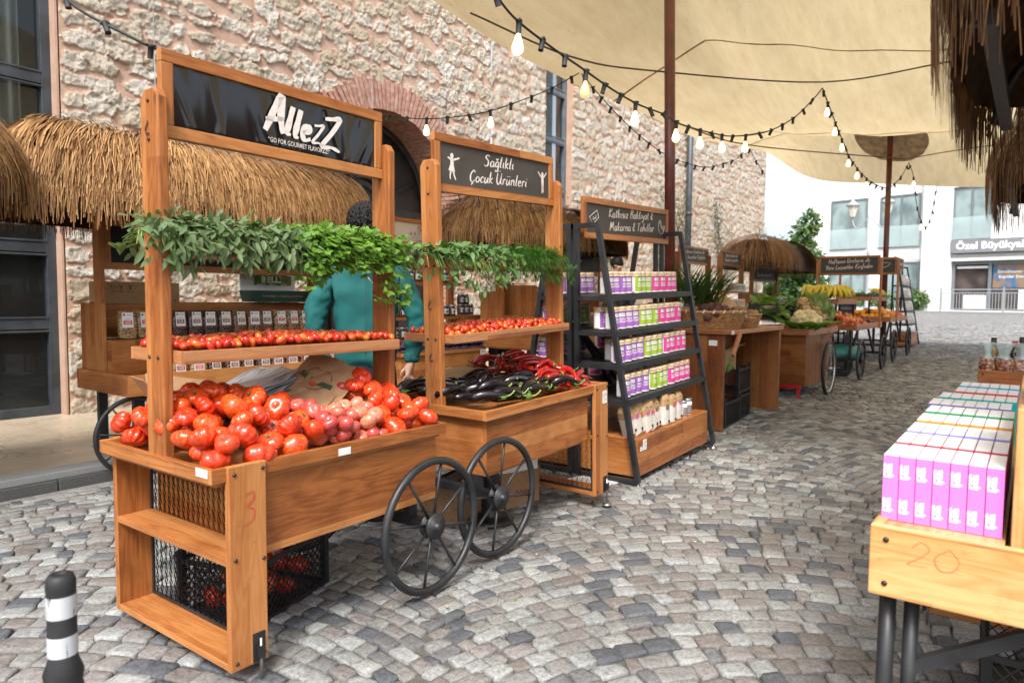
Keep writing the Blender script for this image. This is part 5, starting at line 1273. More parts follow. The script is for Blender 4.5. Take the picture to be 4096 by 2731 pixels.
# ---------------------------------------------------------------- black A-frame rack of puffed rice cakes
def rack(label, u0, u1, vf, vb, zt, levels, base_h, tilt, sign=None, back=True, crate="wood_amber", group="A-frame racks"):
    """two ladder frames at each end, front half leaning towards the alley, back half mirrored; shelves between"""
    g = GZ(u0); t = thing("display_rack", label, "rack", (u0, vf, g), 0, group); t.rotation_euler = (0, -tilt, 0); L = u1 - u0; D = vb - vf; tp = .32
    for x in (0, L):
        for hf in ((0, 1) if back else (0,)):
            s = 1 if hf == 0 else -1; yb = D if hf == 0 else D + .02
            f = mb("black_metal"); w = .034
            y_in = yb; y0 = yb - s * D; yt = yb - s * (D - tp)
            f.bar((x, y_in - s * w / 2, .03), (x, y_in - s * w / 2, zt), w, w, (1, 0, 0)); f.bar((x, y0 + s * w / 2, .03), (x, yt, zt - .004), w * .98, w, (1, 0, 0)); f.bar((x, yt - s * .01, zt - w / 2), (x, y_in, zt - w / 2), w * .96, w, (0, 0, 1))
            for z in levels + [.05]:
                k = (z - .03) / zt; ys = y0 + (yt - y0) * k
                f.bar((x, ys + s * .01, z - .02), (x, y_in - s * .01, z - .02), w * .9, w * .9, (0, 0, 1))
            f.build("ladder_frame", t)
            p = mb("foot_steel"); p.lathe([(.036, -.012), (.036, -.006), (.008, .002), (.008, .03)], T(x, y0 + s * .016, 0), 14); p.build("foot", t)
    out = []
    for hf in ((0, 1) if back else (0,)):
        s = 1 if hf == 0 else -1; yb = D if hf == 0 else D + .02; y0 = yb - s * D; yt = yb - s * (D - tp)
        for z in levels:
            k = (z - .03) / zt; ys = y0 + (yt - y0) * k; a, c = sorted((ys, yb)); f = mb("black_metal")
            f.box((.0, ys - .014, z - .038), (L, ys + .014, z - .001)); f.box((.02, a + .014, z - .012), (L - .02, c, z - .002)); f.build("shelf", t)
            out.append((hf, z, ys, yb))
        f = mb("black_metal"); f.bar((.0, yb, zt * .62), (L * .45, yb - s * .03, levels[-1]), .022, .022); f.bar((L, yb, zt * .62), (L * .55, yb - s * .03, levels[-1]), .022, .022); f.build("brace", t)
    b = mb(crate); b.box((.06, .05, .045), (L - .05, 2 * D - .05 if back else D, base_h), grain=0); b.build("base_box", t, .004)
    if sign:
        e = bpy.data.objects.new("sign", None); COL.objects.link(e); e.parent = t; e.location = (sign[0], D - .03, sign[1]); fo, pn = sign_board(e, sign[2], sign[3], sign[4]); return t, out, e
    return t, out, None
RK = (4.13, 5.48, 2.035, 2.535)
rk, shelves, rsign = rack("black A-frame rack full of puffed rice cakes above a wooden base box", *RK, 1.755, [1.268, 1.03, .808, .578], .305, .035, (.05, 1.66, 1.37, .285, "board_grey"))
write(rsign, [("Katkısız Bakliyat &", .53, .160, .066, .74), ("Makarna & Tahıllar", .54, .066, .066, .74)], 1.37, .285)
s = mb("chalk_white"); brush(s, "Atalık", FRONT @ T(1.245, .13, .0066) @ Matrix.Rotation(-.6, 4, 'Z'), .045, .12, .09); s.tube([(1.245 + .055 * math.cos(a * .25), -.0066, .14 + .06 * math.sin(a * .25)) for a in range(8, 27)], .0022, 4); s.tube([(x, -.0066, z) for x, z in ((.09, .15), (.19, .20), (.215, .15), (.13, .10))], .0022, 4, True); brush(s, "Atalık", FRONT @ T(.16, .135, .0066) @ Matrix.Rotation(.35, 4, 'Z'), .025, .06, .1); s.build("chalk_drawing", rsign)
rk_m = T(RK[0], RK[2], GZ(RK[0])) @ RY(-.035)
for x, tx in ((.10, None), (.14, "OrTA")):
    b = mb("white_label"); b.box((x, .0475, .215), (x + (.028 if tx is None else .052), .0498, .245 if tx is None else .285)); lb = b.build("paper_label", rk)
    if tx: b = mb("dark_ink"); brush(b, "OrTA", FRONT @ T(x + .026, .262, -.0472), .013, None, .09); brush(b, "12", FRONT @ T(x + .026, .228, -.0472), .02, None, .09); b.build("lettering", lb)
# packs: wrapper of stacked cakes with a printed band
m, nt, p, _ = new_mat("rice_cake"); N = NT(nt); co = N.coord()
vo = N.n("TexVoronoi"); vo.inputs["Scale"].default_value = 190; N.l(co, vo.inputs["Vector"])
c = N.ramp(vo.outputs["Distance"], [(.0, (.80, .68, .50)), (.45, (.66, .50, .33)), (.8, (.34, .22, .12))]); N.l(c, p.inputs["Base Color"]); p.inputs["Roughness"].default_value = .22; N.l(N.bump(vo.outputs["Distance"], .5, .004), p.inputs["Normal"]); p.inputs["Coat Weight"].default_value = .5
def pack_mesh():
    b = mb("rice_cake"); prof = [(.012, 0), (.044, .002)]
    for i in range(9): prof += [(.0475, .004 + i * .0168 + .004), (.0475, .004 + i * .0168 + .011), (.0445, .004 + i * .0168 + .0165)]
    b.lathe(prof + [(.03, .1585), (.005, .159)], None, 20); return b.mesh("rice_cake_pack")
PACK = pack_mesh()
def band(col, txt, name):
    flat("print_" + name, col, .3, 0, .5, .05, 30); flat("dark_print_" + name, tuple(c * .35 for c in col), .3); b = mb("print_" + name); R0 = .0486
    def arc(m_, a0, a1, z0, z1, r=R0, n=14):
        b.use(m_); rows = [[(r * math.sin(a0 + (a1 - a0) * i / n), -r * math.cos(a0 + (a1 - a0) * i / n), z) for i in range(n + 1)] for z in (z0, z1)]; b.sheet(rows)
    arc("print_" + name, -1.15, 1.15, .012, .118); arc("dark_print_" + name, -1.15, 1.15, .118, .124); arc("white_label", -1.15, 1.15, .006, .016, R0 + .0002)
    arc("white_label", -2.0, -1.1, .014, .116, R0 + .0001, 8); arc("white_label", 1.3, 2.0, .018, .10, R0 + .0001, 8); arc("dark_print_" + name, 1.42, 1.88, .078, .096, R0 + .0004, 5); arc("white_label", -.55, .45, .090, .112, R0 + .0003, 8)
    def curved(tx, size, wd, z, m_, bold=.0):
        V, F = text_mesh(tx, bold); w = max(v[0] for v in V); k = wd / w; b.use(m_)
        b.add([((R0 + .0007) * math.sin((v[0] - w / 2) * k / R0), -(R0 + .0007) * math.cos((v[0] - w / 2) * k / R0), z + v[1] * size) for v in V], F)
    curved("ekoloji", .011, .034, .102, "dark_ink", .02); curved("glutensiz", .007, .026, .094, "dark_ink")
    for i, l in enumerate(txt): curved(l, .0175 if i == len(txt) - 1 else .014, .058, .068 - i * .019 if len(txt) == 2 else .072 - i * .016, "white_paint", .03)
    curved("gluten free  30 kcal", .005, .05, .008, "dark_ink")
    b.use("calyx_green"); b.sheet([[( (R0 + .0006) * math.sin(a), -(R0 + .0006) * math.cos(a), z) for a in (-.1, .1, .3)] for z in (.083, .088)])
    return b.mesh("printed_band")
BANDS = {"purple": band((.30, .11, .42), ("PİRİNÇ", "PATLAĞI"), "purple"), "green": band((.29, .42, .035), ("MISIR & PİRİNÇ", "PATLAĞI"), "green"), "pink": band((.62, .05, .27), ("NOHUT & MISIR", "PİRİNÇ"), "pink")}
rg = random.Random(21); names4 = ["top", "second", "third", "lowest"]
for hf, z, ys, yb in shelves:
    li = [1.268, 1.03, .808, .578].index(z); lev = names4[li]
    lay = [("purple", [.075, .175, .272, .365]), ("green", [.485, .585, .68]), ("pink", [.80, .905, 1.0, 1.095])] if hf == 0 else [("purple", [.09, .20]), ("purple" if li % 2 == 0 else "green", [.34, .45, .56]), ("pink", [.9, 1.0, 1.1])]
    sg = 1 if hf == 0 else -1
    for rw in range(2 if hf == 0 else 1):
        for colr, xs in lay:
            for i, x in enumerate(xs):
                if rw == 1 and (rg.random() < .35 or abs(ys - yb) < .30): continue
                y = ys + sg * (.068 + rw * .105) + rg.uniform(-.004, .010); xx = x + rg.uniform(-.006, .006) + .02 * rw
                side = "front" if hf == 0 else "back"
                lab = "%s rice cake pack %s, %s shelf, rack's %s side" % (colr, ("first", "second", "third", "fourth")[i] + (" in the row" if rw == 0 else " in the row behind"), lev, side)
                pz = rk_m @ Vector((xx, y, z + .0005))
                rot = rg.choice((-.1, .0, -.25, -.6)) if hf == 0 else rg.uniform(2.2, 3.6) + 2.4
                o = place(PACK, "rice_cake_pack", pz, (0, -.035, rot), 1, lab, "snack pack", "rice cake packs on the black rack"); place(BANDS[colr], "printed_band", (0, 0, 0), parent=o)
# flour bags and jars on the base box
flat("flour_paper", (.42, .26, .13), .55, 0, .4, .06, 20, .15, coat=.3, rand=.1); flat("flour_white", (.70, .66, .60), .5, 0, .4, .04, 20, coat=.3)
def flour_bag(w, d, h, mid, name):
    b = mb("flour_paper"); n = 9; rows = []
    for k, (z, s, q, m_) in enumerate([(0, .92, .9, 0), (.05, 1, 1, 0), (.30, 1, 1.02, 1), (.62, 1, 1, 1), (.64, .99, 1, 0), (.84, .93, .92, 0), (.93, .80, .62, 0), (1, .84, .16, 0)]):
        rows.append([(w * .5 * s * x, d * .5 * q * y, h * z) for x, y in ((-1, -.86), (-.86, -1), (0, -1.06), (.86, -1), (1, -.86), (1, .86), (.86, 1), (0, 1.06), (-.86, 1), (-1, .86), (-1, -.86))])
    for i in range(len(rows) - 1):
        b.use(mid if 1 <= i <= 2 else "flour_paper"); b.sheet(rows[i:i + 2])
    b.use("flour_paper"); b.sheet(rows[-1:] + [[(x, 0, z) for x, y, z in rows[-1]]]); return b.mesh(name)
FB = [flour_bag(.098, .062, .235, "flour_white", "flour_bag"), flour_bag(.10, .066, .215, "flour_white", "flour_bag")]
def flour_label(c1):
    b = mb("kraft"); b.box((-.016, -.0355, .158), (.018, -.0345, .196)); b.use(c1); b.box((-.012, -.0368, .120), (.026, -.0340, .146)); b.use("dark_ink"); b.lathe([(.011, 0), (.011, .002)], T(.028, -.0345, .028) @ RX(PI / 2), 12); b.use("calyx_green"); b.box((-.006, -.0366, .178), (.010, -.0356, .190)); b.use("white_paint"); text(b, "organik", FRONT @ T(.007, .130, .0372), .009, .03); return b.mesh("printed_label")
flat("label_red", (.55, .05, .05), .5); flat("label_magenta", (.5, .06, .30), .5); flat("label_brown", (.20, .06, .04), .5); flat("label_blue", (.06, .09, .30), .5)
FL = {k: flour_label("label_" + k) for k in ("red", "magenta", "brown", "blue")}
for i, (x, tilt, y, col) in enumerate([(.13, -.42, .14, "magenta"), (.205, -.40, .13, "magenta"), (.275, -.38, .13, "red"), (.335, -.36, .115, "magenta"), (.405, -.42, .11, "red"), (.485, -.22, .13, "brown"), (.575, -.04, .105, "brown"), (.685, .02, .105, "red"), (.735, .02, .165, "blue"), (.815, .05, .115, "magenta")]):
    h = FB[i % 2]; P = rk_m @ Vector((x, y, .306 + .015 * abs(tilt)))
    o = place(h, "flour_bag", P, (0, tilt, -.12), 1, "%s flour bag from the near end of the base box, %s label" % (["first", "second", "third", "fourth", "fifth", "sixth", "seventh", "eighth", "ninth", "tenth"][i], col), "flour bag", "flour bags on the rack's base box"); place(FL[col], "printed_label", (0, 0, 0), parent=o)
b = mb("white_paint"); b.lathe([(.004, 0), (.034, 0), (.0365, .004), (.0365, .098), (.030, .106), (.028, .108)], None, 22); JAR = b.mesh("jar")
b = mb("tin"); b.lathe([(.032, .107), (.034, .108), (.034, .126), (.031, .128), (.004, .128)], None, 22); LID = b.mesh("lid")
flat("label_grey", (.25, .22, .21), .5)
b = mb("label_grey"); b.sheet([[(.0369 * math.sin(a), -.0369 * math.cos(a), z) for a in np.linspace(-1.2, .5, 10)] for z in (.022, .078)]); b.use("label_brown"); b.sheet([[(.0369 * math.sin(a), -.0369 * math.cos(a), z) for a in np.linspace(-1.6, 1.6, 16)] for z in (.008, .02)]); b.sheet([[(.0371 * math.sin(a), -.0371 * math.cos(a), z) for a in np.linspace(.55, 1.3, 6)] for z in (.02, .055)]); JLB = b.mesh("printed_label")
for i, (x, y) in enumerate([(.905, .17), (.95, .115), (.985, .19), (1.065, .125)]):
    o = place(JAR, "jar", rk_m @ Vector((x, y, .306)), (0, -.035, rg.uniform(-.3, .3)), 1, ["white jar with tin lid half hidden beside the flour bags", "white tin lidded jar standing foremost on the base box", "white tin lidded jar behind the foremost one", "white tin lidded jar closest to the rack's far leg"][i], "jar", "white jars on the rack's base box"); place(LID, "lid", (0, 0, 0), parent=o); place(JLB, "printed_label", (0, 0, 0), parent=o)

# ---------------------------------------------------------------- plastic crates and cardboard boxes
def crate_mesh(w, d, h, name="crate"):
    b = mb("black_plastic"); t = .008
    for z in (0, h - .02): b.box((-w / 2, -d / 2, z), (w / 2, -d / 2 + t, z + .02)); b.box((-w / 2, d / 2 - t, z), (w / 2, d / 2, z + .02)); b.box((-w / 2, -d / 2 + t, z + .0004), (-w / 2 + t, d / 2 - t, z + .0196)); b.box((w / 2 - t, -d / 2 + t, z + .0004), (w / 2, d / 2 - t, z + .0196))
    for x in (-1, 1):
        for y in (-1, 1): b.box((x * (w / 2 - .0125) - .013, y * (d / 2 - .0125) - .013, .001), (x * (w / 2 - .0125) + .013, y * (d / 2 - .0125) + .013, h + .03))
    b.box((-w / 2 + .002, -d / 2 + .002, .002), (w / 2 - .002, d / 2 - .002, .010))
    n = int(w / .034)
    for sgn in (-1, 1):
        for i in range(-3, n + 4):
            for e in (-1, 1):
                x0 = -w / 2 + i * .034; x1 = x0 + e * h * .8; 
                a, c = Vector((x0, sgn * (d / 2 - .004), .02)), Vector((x1, sgn * (d / 2 - .004), h - .02))
                lo, hi = -w / 2 + .012, w / 2 - .012; dd = c - a; t0 = 0; t1 = 1
                if abs(dd.x) > 1e-6:
                    q = sorted(((lo - a.x) / dd.x, (hi - a.x) / dd.x)); t0, t1 = max(0, q[0]), min(1, q[1])
                if t1 - t0 > .08: b.bar(a + dd * t0, a + dd * t1, .004, .004)
        m_ = int(d / .034)
        for i in range(-3, m_ + 4):
            for e in (-1, 1):
                y0 = -d / 2 + i * .034; a, c = Vector((sgn * (w / 2 - .004), y0, .02)), Vector((sgn * (w / 2 - .004), y0 + e * h * .8, h - .02)); lo, hi = -d / 2 + .012, d / 2 - .012; dd = c - a
                q = sorted(((lo - a.y) / dd.y, (hi - a.y) / dd.y)); t0, t1 = max(0, q[0]), min(1, q[1])
                if t1 - t0 > .08: b.bar(a + dd * t0, a + dd * t1, .004, .004)
    return b.mesh(name)
CRATE = crate_mesh(.50, .34, .24); CRATE2 = crate_mesh(.34, .26, .20)
def crate(label, u, v, rz=0, z=0, me=CRATE, rot=None): return place(me, "crate", (u, v, GZ(u) + z + .006), rot or (0, 0, rz), 1, label, "crate", "black plastic crates under the stalls")
crate("black plastic crate of tomatoes under the tomato cart", 1.60, 2.50, .30)
for i in range(12):
    x, y = (i % 4) * .1 - .16, (i // 4) * .09 - .1; P = T(1.60, 2.50, 0) @ RZ(.30) @ Vector((x, y, .07 + .05 * (i % 2))); place(TOMS[i % 4], "tomato", P, (i, i * 2, i), .044, "red tomato inside the black crate under the tomato cart", "tomato", "tomatoes in the crate under the front cart")
crate("tall stacked black crate lowest beside the table's near leg", 6.55, 2.44, .05, 0); crate("black crate stood on end above the lowest one under the table", 6.46, 2.52, .05, .27, CRATE2, (0, PI / 2, .05)); crate("black crate on top of the far stack under the table", 6.98, 2.48, .1, .27); crate("black crate at the bottom of the far stack under the table", 6.98, 2.48, .08, 0)
def carton(label, M, w, d, h, par_txt=(), open_=False, m_="cardboard", flaps=True):
    b = mb(m_); t = .004; b.box((-w / 2, -d / 2, 0), (w / 2, -d / 2 + t, h)); b.box((-w / 2, d / 2 - t, 0), (w / 2, d / 2, h)); b.box((-w / 2, -d / 2 + t, .0004), (-w / 2 + t, d / 2 - t, h - .0004)); b.box((w / 2 - t, -d / 2 + t, .0004), (w / 2, d / 2 - t, h - .0004)); b.box((-w / 2 + t, -d / 2 + t, .001), (w / 2 - t, d / 2 - t, .005))
    if not open_: b.box((-w / 2 + t, -d / 2 + t, h - .005), (w / 2 - t, d / 2 - t, h - .001))
    o = b.build("carton"); o.matrix_world = M; tag(o, label, "cardboard box", "cardboard boxes round the stalls")
    if open_ and flaps:
        for k, (p, q, e) in enumerate((((-w / 2, -d / 2, h), (w / 2, -d / 2, h), (0, -.09, .05)), ((w / 2, d / 2, h), (-w / 2, d / 2, h), (0, .08, .08)), ((-w / 2, d / 2, h), (-w / 2, -d / 2, h), (-.07, 0, .07)), ((w / 2, -d / 2, h), (w / 2, d / 2, h), (.09, 0, .02)))):
            f = mb(m_); P, Q, E = Vector(p), Vector(q), Vector(e); n = Vector((0, 0, -.003)); f.add([P, Q, Q + E, P + E, P + n, Q + n, Q + E + n, P + E + n], [(0, 1, 2, 3), (7, 6, 5, 4), (0, 4, 5, 1), (1, 5, 6, 2), (2, 6, 7, 3), (3, 7, 4, 0)]); f.build("flap", o)
    if par_txt:
        for fc, (tx, x, z, s, wd, ink) in par_txt:
            f = mb(ink); text(f, tx, (FRONT @ T(x, z, d / 2 + .0012)) if fc == 'f' else (SIDE @ T(x, z, w / 2 + .0012)), s, wd, .02); f.build("lettering", o)
    return o
carton("brown box with upside down lettering under the aubergine cart", T(3.32, 2.55, GZ(3.3) + .006) @ RZ(-.12), .36, .26, .22, [('f', ("Natur", .05, .06, .06, .16, "label_brown")), ('s', ("Naturpy'den", 0, .05, .03, .16, "label_brown")), ('s', ("enfes bir", 0, .02, .025, .12, "label_brown"))])
carton("white carton stacked on the brown box under the aubergine cart", T(3.28, 2.50, GZ(3.3) + .23) @ RZ(-.3), .30, .22, .13, [('f', ("mutlu", .06, .05, .03, .09, "calyx_green"))], m_="white_paint")
carton("brown box lying behind the wheel of the aubergine cart", T(2.93, 2.62, .006) @ RZ(.1), .26, .22, .21)
carton("open brown box with green lettering at the back of the tomato cart", cart1_m @ T(.235, .60, CT + .01) @ RZ(-.2) @ RY(.18), .24, .18, .12, [('f', ("ekoloji", .02, .04, .035, .14, "calyx_green"))], True)
carton("large flat brown box with fragile symbols on the nut stall", T(2.56, 5.60, 1.187) @ RZ(.02), .56, .26, .165, [('f', ("↑↑", -.225, .105, .05, .035, "dark_ink")), ('f', ("Y", -.165, .105, .045, .03, "dark_ink")), ('f', ("T", -.10, .105, .045, .035, "dark_ink")), ('f', ("Üst", -.22, .088, .014, .03, "dark_ink")), ('f', ("Fragile", -.165, .088, .014, .04, "dark_ink")), ('f', ("Keep dry", -.10, .088, .014, .045, "dark_ink")), ('f', ("PAP", .24, .02, .02, .025, "dark_ink"))])
carton("open brown box with green capital letters under the vegetable table", T(6.72, 2.50, GZ(6.7) + .50) @ RZ(.03), .36, .26, .22, [('f', ("ANA", .02, .09, .085, .17, "calyx_green")), ('f', ("500 Serisi", .02, .035, .035, .17, "dark_ink"))], True)
carton("flattened pale cardboard sheet on the setts under the rack", T(4.05, 2.35, .014) @ RZ(-.3), .34, .26, .012, m_="white_label")
b = mb("black_plastic"); b.lathe([(.13, 0), (.13, .012), (.10, .03), (.05, .05), (.055, .06), (.045, .07)] + [(.055 if i % 2 else .043, .075 + i * .014) for i in range(16)] + [(.04, .31)], T(0, 0, 0), 24); o = b.build("bellows_stand"); o.location = (2.98, 2.38, .008); tag(o, "black ribbed pedestal on a round foot behind the wheel of the aubergine cart", "stand")

# ---------------------------------------------------------------- vegetable table with baskets
tb = thing("market_table", "tall brown plank table carrying wicker vegetable baskets", "table", (6.15, 2.17, GZ(6.9)))
TH = .925
for x, r in ((0, 1), (1.50, 0)):
    b = mb("wood_brown"); b.box((x, .0 if x else .06, .0), (x + .05, .72, TH - .045), grain=2); b.build("end_panel", tb, .006)
b = mb("wood_rose"); b.box((-.03, -.02, TH - .04), (1.58, .80, TH), grain=0); b.build("tabletop", tb, .004)
b = mb("wood_brown"); b.box((.05, .50, .10), (1.50, .525, TH - .05), grain=2); b.build("back_panel", tb)
b = mb("wood_rose"); b.bar((.16, -.03, TH - .03), (-.02, -.03, .70), .05, .028, (0, 1, 0)); b.build("brace", tb, .003)
b = mb("white_label"); b.box((.055 - .10, -.0235, TH - .035), (.10 - .08, -.0215, TH - .002)); b.box((-.004, .12, .78), (-.0015, .20, .83)); b.build("paper_label", tb)
TZ = GZ(6.9) + TH
m, nt, p, _ = new_mat("wicker"); N = NT(nt); uv = N.n("UVMap").outputs[0]; f = N.noise(N.coord(), 40, 4)
c = N.ramp(f, [(.3, (.24, .11, .035)), (.5, (.40, .21, .08)), (.72, (.52, .31, .13))]); N.l(c, p.inputs["Base Color"]); p.inputs["Roughness"].default_value = .5
def basket(label, u, v, z, rx, ry, h, rz=0, ribbon=False, parent=None):
    t = thing("wicker_basket", label, "basket", (u, v, z), rz, "wicker baskets on the vegetable table"); b = mb("wicker"); n = int(46 * max(rx, .12) / .33) * 2; rowsN = max(5, int(h / .0135))
    for j in range(rowsN):
        k = j / (rowsN - 1); s = .82 + .18 * k; pts = []
        for i in range(n):
            a = 2 * PI * i / n; w = .006 * (1 if (i // 2 + j) % 2 else -1); pts.append(((rx * s + w) * math.cos(a), (ry * s + w) * math.sin(a), .008 + k * (h - .02) + random.uniform(-.0015, .0015)))
        b.tube(pts, .0072, 5, True)
    b.lathe([(.01, .004), (1, .004), (1, .012), (.01, .012)], S3(rx * .82, ry * .82, 1), 24); b.build("basket_body", t)
    r_ = mb("wicker")
    for q in (0, 1): r_.tube([((rx + .006) * math.cos(2 * PI * i / n), (ry + .006) * math.sin(2 * PI * i / n), h - .006 + .006 * math.sin(i * 1.6 + q * PI)) for i in range(n)], .009, 6, True)
    rim = r_.build("rim", t)
    if ribbon:
        w_ = mb("white_label")
        for i in range(0, 22):
            a = 2 * PI * i / 22; e = Vector((-math.sin(a), math.cos(a), 0)) * .012; P = Vector(((rx + .018) * math.cos(a), (ry + .018) * math.sin(a), h - .018)); w_.add([P - e, P, P + e * 1.2 + Vector((0, 0, .03)), P + e * .2 + Vector((0, 0, .03))], [(0, 1, 2, 3)])
        w_.build("ribbon", rim)
    return t
basket("large oval wicker basket of beetroot with white ribbon round its rim", 6.56, 2.50, TZ, .335, .25, .165, -.62, True); basket("low round wicker basket heaped with potatoes", 7.17, 2.43, TZ, .20, .19, .13, -.5); basket("small wicker basket of garlic between beetroot and potatoes", 6.92, 2.30, TZ, .085, .085, .10); basket("small round wicker basket of white onions at the table's end", 7.44, 2.46, TZ, .11, .11, .11); basket("tipped wicker basket of spring onions and red onions above the beetroot", 7.22, 2.80, TZ + .10, .17, .15, .13)
skin("beet_skin", [(.3, (.055, .022, .022)), (.55, (.11, .05, .042)), (.8, (.19, .11, .08))], .75, 9, .3, 0, rand=.3); skin("potato_skin", [(.3, (.28, .15, .065)), (.7, (.40, .24, .11))], .7, 7, .3, 0, rand=.3); skin("garlic_skin", [(.3, (.55, .50, .40)), (.7, (.72, .68, .58))], .6, 6, .3, 0); skin("onion_red", [(.3, (.18, .015, .04)), (.7, (.30, .03, .07))], .3, 6, .4, .2)
def lump(m_, name, sq, neck, n=14, tail=0):
    b = mb(m_); P = []
    for i in range(11):
        a = -PI / 2 + PI * i / 10; P.append((max(.03, math.cos(a) * (1 if math.sin(a) < neck else 1 - .5 * (math.sin(a) - neck))), math.sin(a) * sq))
    b.lathe(P, None, n, 3, .06); 
    if tail: b.tube([(0, 0, -sq * .9), (.05, 0, -sq * 1.3), (.2, .1, -sq * 1.8)], [.12, .05, .01], 6)
    if tail > 1: b.tube([(0, 0, sq * .9), (.05, .0, sq * 1.35), (.12, .05, sq * 1.6)], [.16, .10, .12], 6)
    return b.mesh(name)
BEET, POT, GAR, RON = lump("beet_skin", "beetroot", .95, .6, 16, 1), lump("potato_skin", "potato", .78, 2), lump("garlic_skin", "garlic", .8, .3, 12, 2), lump("onion_red", "red_onion", .9, .5, 14, 2)
def fill(me, name, cx, cy, z0, rx, ry, n, r0, r1, cat, label, seed, mound=.06, group=None, sq=.9):
    rg = random.Random(seed); got = drop(n, (-1, 1), (-1, 1), lambda x, y: 0, lambda x, y: 99, lambda x, y, q: None, 0) if False else []
    for _ in range(4000):
        if len(got) >= n: break
        a, q = rg.uniform(0, 6.28), math.sqrt(rg.random()); x, y = rx * q * math.cos(a), ry * q * math.sin(a); r = rg.uniform(r0, r1); z = r * .5
        for (x2, y2, z2, r2) in got:
            d2 = (x - x2) ** 2 + (y - y2) ** 2; s = (r + r2) * .86
            if d2 < s * s: z = max(z, z2 + math.sqrt(s * s - d2))
        if z < mound * (1 - .7 * q * q): got.append((x, y, z, r))
    for i, (x, y, z, r) in enumerate(got):
        where = "near side" if (x * .8 + y * .6) < -.25 * rx else "far side" if (x * .8 + y * .6) > .25 * rx else "centre"
        hgt = "top of the heap" if z > mound * .5 else "lower layer"
        place(me[i % len(me)] if isinstance(me, list) else me, name, (cx + x, cy + y, z0 + z), (rg.uniform(-.9, .9), rg.uniform(-.9, .9), rg.uniform(0, 6.3)), r, "%s, %s, %s" % (label, where, hgt), cat, "%s, %s, %s" % (group or label, where, hgt))
fill(BEET, "beetroot", 6.56, 2.50, TZ + .09, .27, .20, 34, .040, .058, "beetroot", "earthy dark beetroot in the oval basket", 1, .13); fill(POT, "potato", 7.17, 2.43, TZ + .08, .16, .15, 22, .038, .052, "potato", "brown potato in the round basket", 2, .12); fill(GAR, "garlic", 6.92, 2.30, TZ + .07, .07, .07, 6, .024, .030, "garlic", "garlic head with green stalk in the small basket", 3, .07); fill(GAR, "white_onion", 7.44, 2.46, TZ + .07, .08, .08, 8, .030, .038, "onion", "white onion in the basket at the table's end", 4, .08); fill(RON, "red_onion", 7.40, 2.70, TZ + .14, .07, .07, 4, .036, .044, "onion", "dark red onion by the tipped basket", 5, .06)
leaf_mat("onion_leaf", (.03, .10, .02), (.09, .20, .045), .2)
for k in range(4):
    b = mb("onion_leaf"); rg = random.Random(70 + k)
    for i in range(46):
        a = rg.uniform(2.2, 5.2); p = Vector((rg.gauss(0, .05), rg.gauss(0, .05), 0)); d = Vector((math.cos(a) * rg.uniform(.25, .9), math.sin(a) * rg.uniform(.2, .8), rg.uniform(.6, 1.2))); blade(b, p, d, Vector((-d.x, -d.y, .8)).normalized(), rg.uniform(.36, .62), .010, rg.uniform(.25, .8), 5)
    o = b.build("spring_onion_bunch"); o.location = (6.62 + .20 * k, 2.84 - .02 * k, TZ + .24 - .01 * k); tag(o, ["green spring onion bunch next to the rack's far leg", "green spring onion bunch second from the rack", "green spring onion bunch arching highest over the beetroot", "green spring onion bunch above the tipped basket"][k], "spring onions", "spring onion bunches on the table")
carton("plain brown paper sack behind the beetroot basket", T(6.86, 2.82, TZ) @ RZ(-.6), .46, .14, .20, m_="kraft"); paper_bag(T(7.12, 2.62, TZ + .12) @ RZ(.2) @ RY(-.55) @ RX(.5), .24, .34, "crumpled brown paper bag lying over the potatoes", 77, False, .02)
b = mb("calyx_green"); b.tube([(0, 0, 0), (.06, .01, .03), (.14, .0, .02)], [.02, .04, .03], 8); o = b.build("net_bag"); o.location = (6.60, 2.36, GZ(6.6) + .52); tag(o, "green net bag on the crates under the vegetable table", "net bag")

